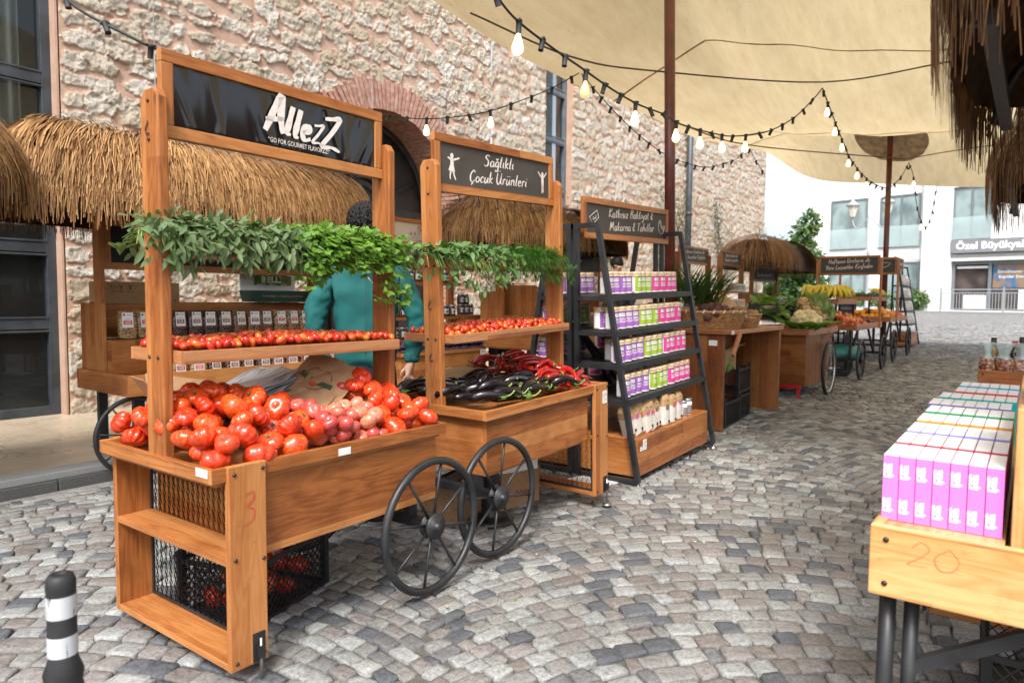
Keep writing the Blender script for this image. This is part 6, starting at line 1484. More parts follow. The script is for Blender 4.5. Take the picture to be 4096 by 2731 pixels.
# ---------------------------------------------------------------- thatch
def straw(name, a, b_, c_):
    m, nt, p, out = new_mat(name); N = NT(nt); g = N.n("NewGeometry")
    c = N.ramp(g.outputs["Random Per Island"], [(0, a), (.5, b_), (1, c_)]); c = N.mix(1, c, N.ramp(N.noise(N.coord(), 2.5, 3), [(.3, (.72, .68, .62)), (.7, (1.1, 1.1, 1.1))]), 'MULTIPLY'); N.l(c, p.inputs["Base Color"]); p.inputs["Roughness"].default_value = .75; p.inputs["Specular IOR Level"].default_value = .25
straw("straw", (.13, .058, .020), (.30, .155, .058), (.50, .31, .14)); straw("straw_brown", (.12, .055, .025), (.25, .13, .06), (.38, .23, .12))
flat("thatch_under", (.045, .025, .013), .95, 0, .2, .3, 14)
def thatch(par, u0, u1, v0, v1, ze, zr, ur0, ur1, n, m_, seed, wd=.0065, ln=.42, hang=0):
    """hipped straw roof in the parent's own space: strands lie along the slope in rows and hang past the eaves"""
    rg = random.Random(seed); vm = (v0 + v1) / 2; Lu, Lv = u1 - u0, v1 - v0; per = 2 * (Lu + Lv)
    def foot(s):
        s = s % per
        if s < Lu: e = (u0 + s, v0)
        elif s < Lu + Lv: e = (u1, v0 + s - Lu)
        elif s < 2 * Lu + Lv: e = (u1 - (s - Lu - Lv), v1)
        else: e = (u0, v1 - (s - 2 * Lu - Lv))
        cx, cy = (u0 + u1) / 2, vm; x, y = e[0] - cx, e[1] - cy; k = max(abs(x) / (Lu / 2), abs(y) / (Lv / 2)); q = ((abs(x) / (Lu / 2)) ** 8 + (abs(y) / (Lv / 2)) ** 8) ** (1 / 8)
        e = Vector((cx + x / q * k, cy + y / q * k, 0)); r = Vector((ur0 + (ur1 - ur0) * max(0, min(1, (e.x - u0) / Lu)), vm + (e.y - vm) * .05, 0)); return e, r
    def P(e, r, t, off):
        k = math.sin(min(1.12, t) * PI / 2); p = r + (e - r) * k * (1 + off * .5); p.z = zr - (zr - ze) * (1 - math.cos(min(t, 1.25) * PI / 2)) + off; return p
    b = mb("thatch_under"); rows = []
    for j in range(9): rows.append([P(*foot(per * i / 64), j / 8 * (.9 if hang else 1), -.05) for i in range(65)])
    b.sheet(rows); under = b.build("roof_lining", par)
    b = mb(m_)
    for lay, (t0, t1, off) in enumerate(((.60, 1.03, .0), (.36, .86, .018), (.10, .62, .034), (-.02, .34, .050))):
        cnt = int(n * (.44, .26, .2, .10)[lay])
        for i in range(cnt):
            s = rg.uniform(0, per); e, r = foot(s); e2, _ = foot(s + rg.gauss(0, .05)); a = t0 + rg.uniform(-.05, .05) + (.1 * hang if lay == 0 else 0); c = t1 + rg.uniform(-.10, .07) + (hang * rg.uniform(.5, 1) if lay < 2 else 0); w = wd * rg.uniform(.5, 1.3); o = off + rg.uniform(-.012, .014)
            pts = []
            for k in range(5):
                t = a + (c - a) * k / 4; ee = e.lerp(e2, k / 4); q = P(ee, r, t, o + (.012 * (k / 4) ** 2 * rg.uniform(-.5, 1.6)))
                if t > 1: q.z -= (t - 1) * .7
                pts.append(q)
            tg = (e - r).cross(Vector((0, 0, 1))); tg = tg.normalized() if tg.length > 1e-4 else Vector((1, 0, 0)); V = []
            for k, q in enumerate(pts): h = tg * w * (.6 + .4 * math.sin(PI * (k + .6) / 5.2)) * .5; V += [q - h, q + h]
            b.add(V, [(2 * k, 2 * k + 1, 2 * k + 3, 2 * k + 2) for k in range(4)])
    return b.build("thatch", par)
# ---------------------------------------------------------------- thatched wall stalls
def thatch_stall(label, u0, u1, vf, g, dep=.80, roof=None, n=5200, m_="straw", words=None, seed=1, sc=1.0, wheels=True):
    L = u1 - u0; t = thing("thatched_stall", label, "market stall", (u0, vf, g), 0, "thatched stalls along the wall"); Wd = "wood_brown" if m_ != "straw" else "wood_amber"
    b = mb(Wd); z0, z1 = .555, .70; k = .024
    b.box((0, 0, z0), (L, k, z1), grain=0); b.box((0, dep - k, z0), (L, dep, z1), grain=0); b.box((0.0005, k, z0 + .0005), (k, dep - k, z1 - .0005)); b.box((L - k, k, z0 + .0005), (L - .0005, dep - k, z1 - .0005)); b.box((k, k, z0 + .01), (L - k, dep - k, z0 + .03)); b.build("tray", t, .003)
    b = mb(Wd); b.box((k + .03, .34, z0 + .03), (L - k - .03, .36, .92), grain=0); b.box((k + .03, .3605, .90), (L - k - .03, dep - .12, .92), grain=0); b.box((k + .0305, .3605, z0 + .03), (k + .05, dep - .12, .8995)); b.build("step_shelf", t, .003)
    b = mb(Wd); b.box((k + .03, dep - .12, .9205), (L - k - .03, dep - .10, 1.185), grain=0); b.build("back_board", t, .003)
    for x in (k + .001, L - k - .029): b = mb(Wd); b.box((x, .36 + .06, z1 - .02), (x + .028, dep - .03, 1.18), grain=2); b.build("side_panel", t, .003)
    for x in (k + .0, L - k - .04): b = mb(Wd); b.box((x - .004, .44, .60), (x + .036, .53, 1.95), grain=2); b.build("post", t, .003)
    e = bpy.data.objects.new("sign", None); COL.objects.link(e); e.parent = t; e.location = (k + .045, .485, 1.42); fo, pn = sign_board(e, L - 2 * k - .09, .36, "board_black", .05, .03, Wd)
    if words: write(e, [(words, .5, .12, .075, min(1.3, L * .6))], L - .14, .36)
    for x in ((.12, L - .12) if wheels else ()):
        b = mb("black_metal"); b.box((x - .035, .10, .02), (x + .035, .14, z0)); b.build("leg", t); b = mb("black_metal"); b.bar((x + (.03 if x < L / 2 else -.03), .12, .30), (x + (.32 if x < L / 2 else -.32), .12, z0), .03, .03); b.build("brace", t); wheel(t, (x - .05 if x < L / 2 else x + .05, .06, .285), .15, WHEEL, .94)
        b = mb("black_metal"); b.box((x - .03, dep - .14, .02), (x + .03, dep - .10, z0)); b.build("leg", t)
    if roof: thatch(t, *[roof[0] - u0, roof[1] - u0, roof[2] - vf, roof[3] - vf, roof[4] - g, roof[5] - g, roof[6] - u0, roof[7] - u0], n, m_, seed)
    return t
thatch_stall("thatched wooden stall of nut bags standing before the stone wall", 2.13, 4.02, 4.80, .015, .80, (1.44, 4.20, 4.52, 5.75, 1.80, 2.33, 1.86, 3.98), 9000, "straw", None, 3)
thatch_stall("second thatched stall stacked with small coloured date boxes", 6.02, 8.35, 4.25, .145, .78, (5.28, 8.15, 4.15, 5.25, 1.86, 2.30, 5.75, 7.6), 7000, "straw", "Organik Lezzetler", 5)
thatch_stall("straw roofed stall cut off by the edge of the picture", -.95, .75, 4.75, .0, .80, (-1.5, 1.52, 4.3, 5.5, 1.80, 2.36, -1.0, 1.0), 5000, "straw", None, 7)
thatch_stall("far small stall with a brown straw hood and white packets", 15.45, 17.35, 4.55, .26, .8, (14.3, 18.1, 4.2, 5.5, 1.98, 2.62, 15.1, 17.4), 3000, "straw_brown", "Sürdürülebilir", 9, wheels=False)
# bags of nuts
def nuts_mat(name, a, b_, c_, s):
    m, nt, p, _ = new_mat(name); N = NT(nt); co = N.coord(); vo = N.n("TexVoronoi"); vo.inputs["Scale"].default_value = s; N.l(co, vo.inputs["Vector"]); c = N.ramp(vo.outputs["Distance"], [(.1, a), (.45, b_), (.75, c_)]); N.l(N.mix(.25, c, N.mix(1, vo.outputs["Color"], c, 'MULTIPLY')), p.inputs["Base Color"]); p.inputs["Roughness"].default_value = .2; p.inputs["Coat Weight"].default_value = .8; N.l(N.bump(N.math('SUBTRACT', 1, vo.outputs["Distance"]), .9, .012), p.inputs["Normal"])
nuts_mat("chickpeas", (.62, .42, .20), (.50, .30, .12), (.20, .10, .035), 85); nuts_mat("hazelnuts", (.16, .06, .045), (.09, .035, .028), (.03, .012, .01), 75); nuts_mat("almonds", (.36, .16, .07), (.25, .10, .04), (.08, .03, .012), 70); nuts_mat("walnuts", (.52, .32, .16), (.36, .19, .08), (.12, .05, .02), 60); nuts_mat("pasta_twists", (.55, .34, .10), (.34, .12, .09), (.10, .05, .02), 55)
def pillow(m_, w, d, h, name, top=.5, n=12):
    b = mb(m_); rows = []
    for j in range(10):
        t = j / 9; k = (math.sin(PI * min(1, .16 + t * .70)) ** .5) if t < .85 else .66 - (t - .85) * top * 3; z = h * t
        rows.append([(w / 2 * (1 if t < .9 else 1.0) * (.93 + .07 * math.sin(PI * t)) * math.copysign(abs(math.cos(a)) ** .55, math.cos(a)), d / 2 * k * math.copysign(abs(math.sin(a)) ** .7, math.sin(a)), z) for a in [2 * PI * i / n for i in range(n + 1)]])
    b.sheet(rows); b.sheet([rows[0], [(0, 0, 0)] * (n + 1)]); b.sheet([rows[-1], [(x, 0, z) for x, y, z in rows[-1]]]); return b.mesh(name)
def nut_label(title, ink):
    b = mb("white_label"); y = -.036; b.box((-.031, y - .001, .066), (.031, y + .001, .160)); b.use(ink); b.box((-.024, y - .002, .085), (.024, y - .0008, .112)); b.use("white_paint")
    for i, l in enumerate(title): text(b, l, FRONT @ T(0, .1015 - .011 * i, -y + .0024), .011, .034, .02)
    b.use("calyx_dark"); b.lathe([(.0065, 0), (.0065, .001)], T(-.019, y - .001, .146) @ RX(PI / 2), 12); b.use("dark_ink"); text(b, "ekoloji", FRONT @ T(.010, .143, -y + .0014), .010, .026, .02); b.use("kraft"); text(b, "ORGANİK", FRONT @ T(0, .117, -y + .0014), .009, .032, .02); return b.mesh("printed_label")
NUT = {k: (pillow(k, .112, .072, .172, "nut_bag"), nut_label(*v)) for k, v in dict(chickpeas=(("GLUTENSİZ", "LEBLEBİ"), "label_red"), hazelnuts=(("NATUREL", "FINDIK"), "label_brown"), almonds=(("ÇİĞ", "BADEM İÇİ"), "label_brown"), walnuts=(("CEVİZ", "İÇİ"), "label_red")).items()}
rg = random.Random(31); order = ["chickpeas"] * 3 + ["hazelnuts"] * 4 + ["almonds"] * 3 + ["walnuts"] * 3; plain = dict(chickpeas="chickpea", hazelnuts="hazelnut", almonds="almond", walnuts="walnut")
ORD = ["first", "second", "third", "fourth", "fifth"]
for row, (z, v, x0, stp) in enumerate(((.938, 5.25, 2.33, .128), (.612, 4.935, 2.42, .136))):
    cnt = {}
    for i, k in enumerate(order[:13 if row == 0 else 12]):
        cnt[k] = cnt.get(k, 0) + 1; o = place(NUT[k][0], "nut_bag", (x0 + i * stp, v + rg.uniform(-.015, .015), z), (-.12, 0, rg.uniform(-.3, .05)), 1.15, "clear bag of %s, %s of its kind on the %s shelf of the nut stall" % (plain[k] + "s", ORD[cnt[k] - 1], "upper" if row == 0 else "lower"), "nut bag", "nut bags on the thatched stall"); place(NUT[k][1], "printed_label", (0, 0, 0), parent=o)
gb = thing("gift_box", "open dark green gift box with a white lid on the nut stall's back board", "box", (3.72, 5.46, 1.203), -.05)
flat("box_green", (.012, .06, .045), .5); b = mb("box_green"); b.add([(-.27, -.10, 0), (.27, -.10, 0), (.27, .10, 0), (-.27, .10, 0), (-.29, -.12, .10), (.29, -.12, .10), (.29, .12, .10), (-.29, .12, .10)], [(0, 1, 5, 4), (1, 2, 6, 5), (2, 3, 7, 6), (3, 0, 4, 7), (3, 2, 1, 0)]); b.build("box_body", gb); b = mb("white_label"); b.box((-.27, .12, .10), (.28, .125, .34), RX(-.08)); ld = b.build("lid", gb)
b = mb("calyx_green"); b.sheet([[(x, .098 + .01 * math.sin(x * 40), z + .015 * math.sin(x * 55)) for x in np.linspace(-.16, .22, 16)] for z in (.16, .245)]); b.build("green_brush", ld); b = mb("white_paint"); text(b, "BELLİ", FRONT @ T(.02, .175, -.090), .075, .22, .03); b.use("dark_ink"); text(b, "Değil", FRONT @ T(.17, .285, -.088), .035, .09, .03); b.build("lettering", ld); b = mb("kraft"); text(b, "Katkısızlığa ve Doğallığa kapak Açın", FRONT @ T(0, .045, .1135), .022, .40); b.build("lettering", gb)
# small coloured boxes
def datebox(col):
    b = mb(col); b.add([(-.05, -.045, 0), (.05, -.045, 0), (.05, .045, 0), (-.05, .045, 0), (-.05, -.030, .05), (.05, -.030, .05), (.05, .045, .075), (-.05, .045, .075)], [(0, 1, 5, 4), (1, 2, 6, 5), (2, 3, 7, 6), (3, 0, 4, 7), (3, 2, 1, 0), (4, 5, 6, 7)]); b.use("board_cream"); b.add([(-.045, -.018, .0565), (.0, -.018, .0565), (.0, .035, .0735), (-.045, .035, .0735)], [(0, 1, 2, 3)]); b.use("label_brown"); b.add([(-.035, -.0416, .012), (.035, -.0416, .012), (.035, -.0330, .040), (-.035, -.0330, .040)], [(0, 1, 2, 3)]); return b.mesh("date_box")
for k, c in dict(red=(.45, .04, .03), black=(.03, .03, .03), pink=(.60, .14, .20), brown=(.16, .05, .03), orange=(.58, .24, .12), blue=(.10, .28, .50), lime=(.35, .45, .08)).items(): flat("carton_" + k, c, .4, 0, .5, .05, 30)
DB = {k: datebox("carton_" + k) for k in ("red", "black", "pink", "brown", "orange", "blue", "lime")}; ks = list(DB)
cl = ["near", "second", "third", "fourth", "fifth", "sixth", "seventh", "eighth", "ninth", "tenth", "eleventh", "twelfth", "thirteenth", "last"]
for row, (z, v, x0, rz) in enumerate(((1.29, 4.82, 6.42, .0), (1.075, 4.86, 6.48, .1), (.985, 4.62, 6.45, .1), (.86, 4.55, 6.42, .0))):
    for i in range(14):
        k = ks[(i + row * 3) % 7]; place(DB[k], "date_box", (x0 + i * .122, v, z), (.28, 0, 0), 1.1, "small %s date box, %s in the %s row of the thatched stall" % (k, cl[i], ["top", "second", "third", "lowest"][row]), "food box", "coloured date boxes on the second thatched stall")
b = mb("wood_amber"); b.box((6.3, 4.78, 1.265), (8.2, 4.92, 1.288)); b.box((6.3, 4.79, 1.05), (8.2, 4.94, 1.073)); b.box((6.3, 4.4, .845), (8.2, 4.62, .858)); b.box((6.3, 4.53, .95), (8.2, 4.66, .972)); b.box((6.28, 4.94, .85), (8.22, 4.96, 1.40)); b.box((6.28, 4.4, .80), (6.30, 4.94, 1.4)); o = b.build("step_display"); tag(o, "stepped wooden display carrying the coloured date boxes", "display stand")
# ---------------------------------------------------------------- stalls that are posts, a sign and shelves
def sign_stall(label, u0, u1, v, g, zsign, hs, face, lines, shelves_, col="chalk_white", counter=None, wd="wood_amber", pen=.1):
    L = u1 - u0; t = thing("sign_stall", label, "market stall", (u0, v, g), 0, "signed stalls along the wall")
    for x in (-.035, L): b = mb(wd); b.box((x, -.05, .1), (x + .034, .05, zsign + hs * .62)); b.build("post", t, .004)
    e = bpy.data.objects.new("sign", None); COL.objects.link(e); e.parent = t; e.location = (0, 0, zsign); fo, pn = sign_board(e, L, hs, face, .04, .028, wd)
    if lines: write(e, lines, L, hs, pen, col)
    for z in shelves_: b = mb(wd); b.box((-.03, -.16, z - .03), (L + .03, -.055, z)); b.build("shelf", t, .003)
    if counter: b = mb(wd); b.box((counter[0], counter[1], .10), (counter[2], counter[3], counter[4]), grain=0); b.box((counter[0] - .02, counter[1] - .02, counter[4] + .0005), (counter[2] + .02, counter[3], counter[4] + .035), grain=0); b.build("counter", t, .004)
    return t, e
js, je = sign_stall("stall with jars and egg trays under a cream lotus sign", 4.72, 5.98, 5.42, .11, 1.70, .285, "board_cream", [], [1.31, .935, .70], counter=(.0, -.52, 1.22, .0, .56))
b = mb("copper_ink")
for k in range(-2, 3):
    a = k * .5; w_ = .022 if k else .028; L_ = .075
    b.tube([(.80 + L_ * t * math.sin(a) + math.cos(a) * w_ * math.sin(PI * t) * s, -.0066, .165 + L_ * t * math.cos(a) - math.sin(a) * w_ * math.sin(PI * t) * s) for s, T_ in ((1, (0, .25, .5, .75, 1)), (-1, (.75, .5, .25))) for t in T_], .0018, 4, True)
b.build("lotus_drawing", je); b = mb("dark_ink"); text(b, "Z E Y B E N", FRONT @ T(.80, .118, .0064), .045, .42); text(b, "Custom Made", FRONT @ T(.80, .052, .0064), .024, .16); b.use("label_grey"); text(b, "a c c e s s o r y", FRONT @ T(.80, .085, .0064), .03, .28); b.build("lettering", je)
nuts_mat("pickles", (.20, .07, .035), (.10, .035, .02), (.03, .015, .01), 60)
b = mb("pickles"); b.lathe([(.005, 0), (.036, 0), (.038, .01), (.038, .085), (.030, .095)], None, 14); b.use("tin"); b.lathe([(.031, .095), (.033, .097), (.033, .112), (.004, .113)], None, 14); b.use("white_label"); b.sheet([[(.0384 * math.sin(a), -.0384 * math.cos(a), z) for a in np.linspace(-.8, .8, 8)] for z in (.025, .075)]); b.use("calyx_dark"); b.sheet([[(.0388 * math.sin(a), -.0388 * math.cos(a), z) for a in np.linspace(-.3, .5, 6)] for z in (.035, .055)]); PJ = b.mesh("preserve_jar")
for row, (z, n_) in enumerate(((1.421, 10), (1.046, 11), (.811, 11))):
    for i in range(n_): place(PJ, "preserve_jar", (4.80 + i * .112, 5.32, z), (0, 0, rg.uniform(-.4, .4)), 1.15, "%s preserve jar on the %s shelf under the lotus sign" % (cl[i], ["top", "middle", "lowest"][row]), "jar", "preserve jars under the lotus sign")
for i in range(5):
    place(PJ, "preserve_jar", (6.12 + (i % 3) * .085, 5.36, 1.06 if i < 3 else 1.18), (0, 0, 0), 1.1, "preserve jar in the small stack beside the rope, %s" % ["bottom near", "bottom middle", "bottom far", "top near", "top far"][i], "jar", "preserve jars beside the rope")
b = mb("wood_amber"); b.box((6.0, 5.22, .12), (6.42, 5.48, 1.055)); o = b.build("crate_stand"); tag(o, "small wooden stand of stacked preserve jars before the wall", "stand")
flat("egg_tray", (.10, .075, .12), .55, 0, .4, .2, 30)
b = mb("egg_tray")
b.add([(x * .0418 - .147, y * .0418 - .105, .0 + .045 * (x % 2) * (y % 2) + .012) for x in range(8) for y in range(6)], [(x * 6 + y, (x + 1) * 6 + y, (x + 1) * 6 + y + 1, x * 6 + y + 1) for x in range(7) for y in range(5)], None, True); b.box((-.15, -.11, 0), (.15, .11, .012)); ET = b.mesh("egg_tray")
for i in range(4):
    for j in range(2): place(ET, "egg_tray", (4.92 + i * .315, 5.03, .708 + j * .052), (0, 0, rg.uniform(-.06, .06)), 1, "dark %s egg tray, %s along the counter below the jars" % (["lower", "upper"][j], ORD[i]), "egg tray", "egg trays on the jar stall")
b = mb("white_label"); b.box((5.90, 4.876, .60), (5.99, 4.8785, .69)); o = b.build("price_card"); tag(o, "small white card lettered SOL 3 on the egg counter", "card"); b = mb("dark_ink"); brush(b, "SOL", FRONT @ T(5.945, .655, -4.8752), .02, .05, .1); brush(b, "3", FRONT @ T(5.945, .615, -4.8752), .025, None, .1); b.build("lettering", o)
s1, e1 = sign_stall("far stall whose slate sign shows behind the red pole", 11.0, 12.3, 4.8, .18, 1.70, .30, "board_slate", [("Haftanın Üreticisi ile", .5, .17, .07, .92), ("Yeni Lezzetler Keşfedin", .5, .075, .07, 1.0)], [1.2, .9], wd="wood_brown", counter=(0, -.4, 1.3, -.1, .7))
s2, e2 = sign_stall("far stall with a slate sign over shelves of white packets", 12.95, 14.1, 4.8, .21, 1.72, .28, "board_slate", [("Doten Bedeni ile", .5, .16, .065, .66), ("Bedenli Lezzetler", .5, .07, .065, .74)], [1.22, .92], wd="wood_brown", counter=(0, -.4, 1.15, -.1, .65))
flat("carton_white", (.62, .60, .58), .4); flat("carton_teal", (.05, .25, .24), .4); flat("carton_wine", (.30, .04, .06), .4)
def packet(c): b = mb("carton_white"); b.box((-.045, -.02, 0), (.045, .02, .15)); b.use(c); b.box((-.04, -.0215, .03), (.04, -.0200, .12)); return b.mesh("packet")
PK = {c: packet("carton_" + c) for c in ("teal", "wine", "orange")}
for st, u0, v_, g, zs, n_ in (("packet shelf under the second far sign", 13.0, 4.69, .21, (1.22, .92), 9), ("far straw hood stall", 15.6, 4.75, .26, (.93, .62), 12)):
    for r_, z in enumerate(zs):
        for i in range(n_): k = ("wine", "teal", "orange")[(r_ + i // 5) % 3]; place(PK[k], "packet", (u0 + .07 + i * (.118 if n_ < 10 else .14), v_, g + z + .002), (-.1, 0, rg.uniform(-.1, .1)), 1, "%s fronted white packet, %s, %s row, %s" % (k, cl[i], ["upper", "lower"][r_], st), "packet", "packets on the far stalls")

# ---------------------------------------------------------------- cargo bicycle stall, fruit carts, snack rack
bk = thing("cargo_bike_stall", "tapered wooden vegetable box on bicycle wheels with a red frame", "market cart", (8.40, 2.05, GZ(9)))
b = mb("wood_brown"); zt, zb = .83, .13
V = [(.04, .05, zt - .05), (1.40, .05, zt - .05), (1.40, .85, zt - .05), (.04, .85, zt - .05), (.28, .10, zb), (1.34, .10, zb), (1.34, .78, zb), (.28, .78, zb)]
uvq = lambda L, H: [(0, 0), (H, 0), (H, L), (0, L)]
b.add(V, [(4, 5, 1, 0), (5, 6, 2, 1), (6, 7, 3, 2), (7, 4, 0, 3), (7, 6, 5, 4)], None, False, [[(0, 0), (0, 1.06), (.65, 1.36), (.65, 0)], uvq(.8, .7), uvq(1.1, .7), uvq(.8, .7), uvq(1, .7)]); b.build("box_body", bk)
b = mb("wood_rose"); b.box((0, 0, zt - .075), (1.44, .03, zt), grain=0); b.box((0, .87, zt - .075), (1.44, .90, zt), grain=0); b.box((.0005, .03, zt - .0745), (.03, .87, zt - .0005)); b.box((1.41, .03, zt - .0745), (1.4395, .87, zt - .0005)); b.box((.03, .03, zt - .07), (1.41, .87, zt - .055)); b.build("rim", bk, .003)
flat("frame_red", (.40, .012, .015), .35, coat=.4); b = mb("frame_red"); b.bar((.05, .45, .13), (.60, .45, .13), .04, .05); b.bar((.16, .12, .135), (.16, .70, .135), .04, .04); b.bar((.16, .14, .0), (.16, .14, .12), .03, .03); b.box((.02, .38, .2), (.06, .52, .38)); b.build("bike_frame", bk)
flat("alloy", (.55, .55, .54), .3, .9)
BW = wheel_meshes(.285, .010, .02, 0, .002); b = mb("rubber"); b.tube([(.315 * math.cos(2 * PI * i / 48), 0, .315 * math.sin(2 * PI * i / 48)) for i in range(48)], .021, 10, True); TYRE = b.mesh("tyre"); b = mb("alloy"); b.tube([(.290 * math.cos(2 * PI * i / 48), 0, .290 * math.sin(2 * PI * i / 48)) for i in range(48)], .012, 6, True); BRIM = b.mesh("rim")
b = mb("alloy")
for i in range(28): a = 2 * PI * i / 28; s = .02 if i % 2 else -.02; b.bar((.02 * math.cos(a + .6 * (1 if i % 4 < 2 else -1)), s, .02 * math.sin(a + .6)), (.288 * math.cos(a), 0, .288 * math.sin(a)), .0022, .0022)
b.tube([(0, -.04, 0), (0, .04, 0)], .016, 10); BSP = b.mesh("spokes")
for y in (-.045, .945):
    w_ = place(TYRE, "wheel", (.80, y, .325), parent=bk); place(BRIM, "rim", (0, 0, 0), parent=w_); place(BSP, "spokes", (0, 0, 0), parent=w_)
skin("cauli_skin", [(.3, (.56, .46, .25)), (.7, (.72, .64, .42))], .8, 20, .2, 0); skin("celeriac_skin", [(.3, (.38, .23, .11)), (.7, (.64, .46, .27))], .85, 14, .2, 0); leaf_mat("cabbage_leaf", (.16, .25, .06), (.34, .44, .17), .25); leaf_mat("chard_leaf", (.08, .20, .03), (.24, .40, .10), .35); leaf_mat("celery_leaf", (.02, .05, .01), (.06, .12, .025), .2)
def bumpy(b, cen, r, n, k, rg):
    b.lathe([(max(.02, math.sin(PI * i / 8)) * r * .92, -math.cos(PI * i / 8) * r * .8) for i in range(9)], T(*cen), 14)
    for i in range(n):
        d = Vector((rg.gauss(0, 1), rg.gauss(0, 1), abs(rg.gauss(0, 1)))).normalized(); q = r * k * rg.uniform(.7, 1.2); b.lathe([(max(.02, math.sin(PI * j / 5)) * q, -math.cos(PI * j / 5) * q) for j in range(6)], T(*(Vector(cen) + Vector((d.x, d.y, d.z * .82)) * r * .93)), 8)
def cauliflower(u, v, z, r, label, seed):
    rg = random.Random(seed); t = thing("cauliflower", label, "cauliflower", (u, v, z), 0, "cauliflowers on the bicycle stall"); b = mb("cauli_skin"); bumpy(b, (0, 0, r * .6), r, 70, .22, rg); b.build("head", t); b = mb("chard_leaf")
    for i in range(9): a = i * .7 + rg.uniform(-.2, .2); d = Vector((math.cos(a), math.sin(a), .9)); blade(b, Vector((math.cos(a) * r * .6, math.sin(a) * r * .6, 0)), d, Vector((math.cos(a), math.sin(a), -.2)), r * 2.0, r * .6, -.4, 5)
    b.build("leaves", t)
vz = GZ(9) + zt
cauliflower(8.66, 2.16, vz - .03, .165, "creamy cauliflower at the near corner of the bicycle stall", 1); cauliflower(8.72, 2.62, vz + .12, .10, "creamy cauliflower behind the black vegetable crate", 2)
rg = random.Random(14)
for i, (u, v, z) in enumerate([(9.0, 2.22, .03), (9.15, 2.20, .0), (9.05, 2.25, .15), (9.3, 2.22, .02), (9.28, 2.25, .15), (9.12, 2.28, .26), (9.38, 2.14, .05)]):
    b = mb("celeriac_skin"); bumpy(b, (0, 0, .05), .078, 26, .28, rg)
    for k in range(26): a = rg.uniform(0, 6.3); p = Vector((math.cos(a) * .06, math.sin(a) * .06, .02)); b.tube([p, p * 1.4 + Vector((0, 0, -.02)), p * 1.6 + Vector((rg.gauss(0, .02), rg.gauss(0, .02), -.05))], [.006, .004, .001], 5)
    o = b.build("celeriac"); o.location = (u, v, vz + z); o.rotation_euler = (rg.uniform(-1, 1), rg.uniform(-1, 1), i); tag(o, ["knobbly celeriac nearest the cauliflower", "knobbly celeriac lowest at the front board", "knobbly celeriac on the second layer", "knobbly celeriac low beside the cabbages", "knobbly celeriac under the cabbage", "knobbly celeriac on top of the heap", "knobbly celeriac at the far corner of the bicycle stall"][i], "celeriac", "celeriac on the bicycle stall")
for i, (u, v, z, r) in enumerate([(9.42, 2.22, .27, .14), (9.66, 2.20, .14, .14)]):
    b = mb("cabbage_leaf"); b.lathe([(max(.02, math.sin(PI * k / 10)) * r, -math.cos(PI * k / 10) * r * .85) for k in range(11)], None, 20, 5, .05)
    for k in range(8): a = k * .8; blade(b, Vector((math.cos(a) * r * .55, math.sin(a) * r * .55, -r * .6)), Vector((math.cos(a) * .5, math.sin(a) * .5, 1)), Vector((math.cos(a), math.sin(a), .1)), r * 1.7, r * .75, .35, 5)
    o = b.build("cabbage"); o.location = (u, v, vz + z); tag(o, ["pale green cabbage topping the celeriac heap", "pale green cabbage at the far end by the peaches"][i], "cabbage", "cabbages on the bicycle stall")
place(CRATE, "crate", (8.75, 2.62, vz + .10), (0, 0, .12), (1.5, 1.0, .75), "long black crate raised on the bicycle stall among leaf greens", "crate", "black plastic crates under the stalls")
for i, (u, v, z, m_, n_, L_, w_) in enumerate([(8.45, 2.45, .18, "chard_leaf", 22, .20, .045), (8.75, 2.50, .22, "chard_leaf", 22, .22, .045), (9.0, 2.75, .25, "chard_leaf", 34, .26, .045), (9.0, 2.40, .12, "celery_leaf", 200, .06, .02), (9.25, 2.55, .2, "celery_leaf", 240, .06, .02), (9.3, 2.12, -.02, "celery_leaf", 90, .05, .018)]):
    b = mb(m_)
    for k in range(n_):
        a = rg.uniform(0, 6.3); d = Vector((math.cos(a), math.sin(a), rg.uniform(-.2, 1.1))); blade(b, Vector((rg.gauss(0, .08), rg.gauss(0, .07), rg.gauss(.02, .05))), d, Vector((-d.x * .4, -d.y * .4, 1)), L_ * rg.uniform(.6, 1.1), w_ * rg.uniform(.7, 1.2), rg.uniform(.2, .8), 5)
    o = b.build("leaf_greens"); o.location = (u, v, vz + z); tag(o, ["broad chard leaves at the near corner of the black crate", "broad chard leaves standing in front of the black crate", "broad chard leaves heaped behind the celeriac", "dark celery tops between cauliflower and celeriac", "dark celery tops behind the celeriac heap", "dark celery tops hanging over the front board"][i], "greens", "leaf greens on the bicycle stall")
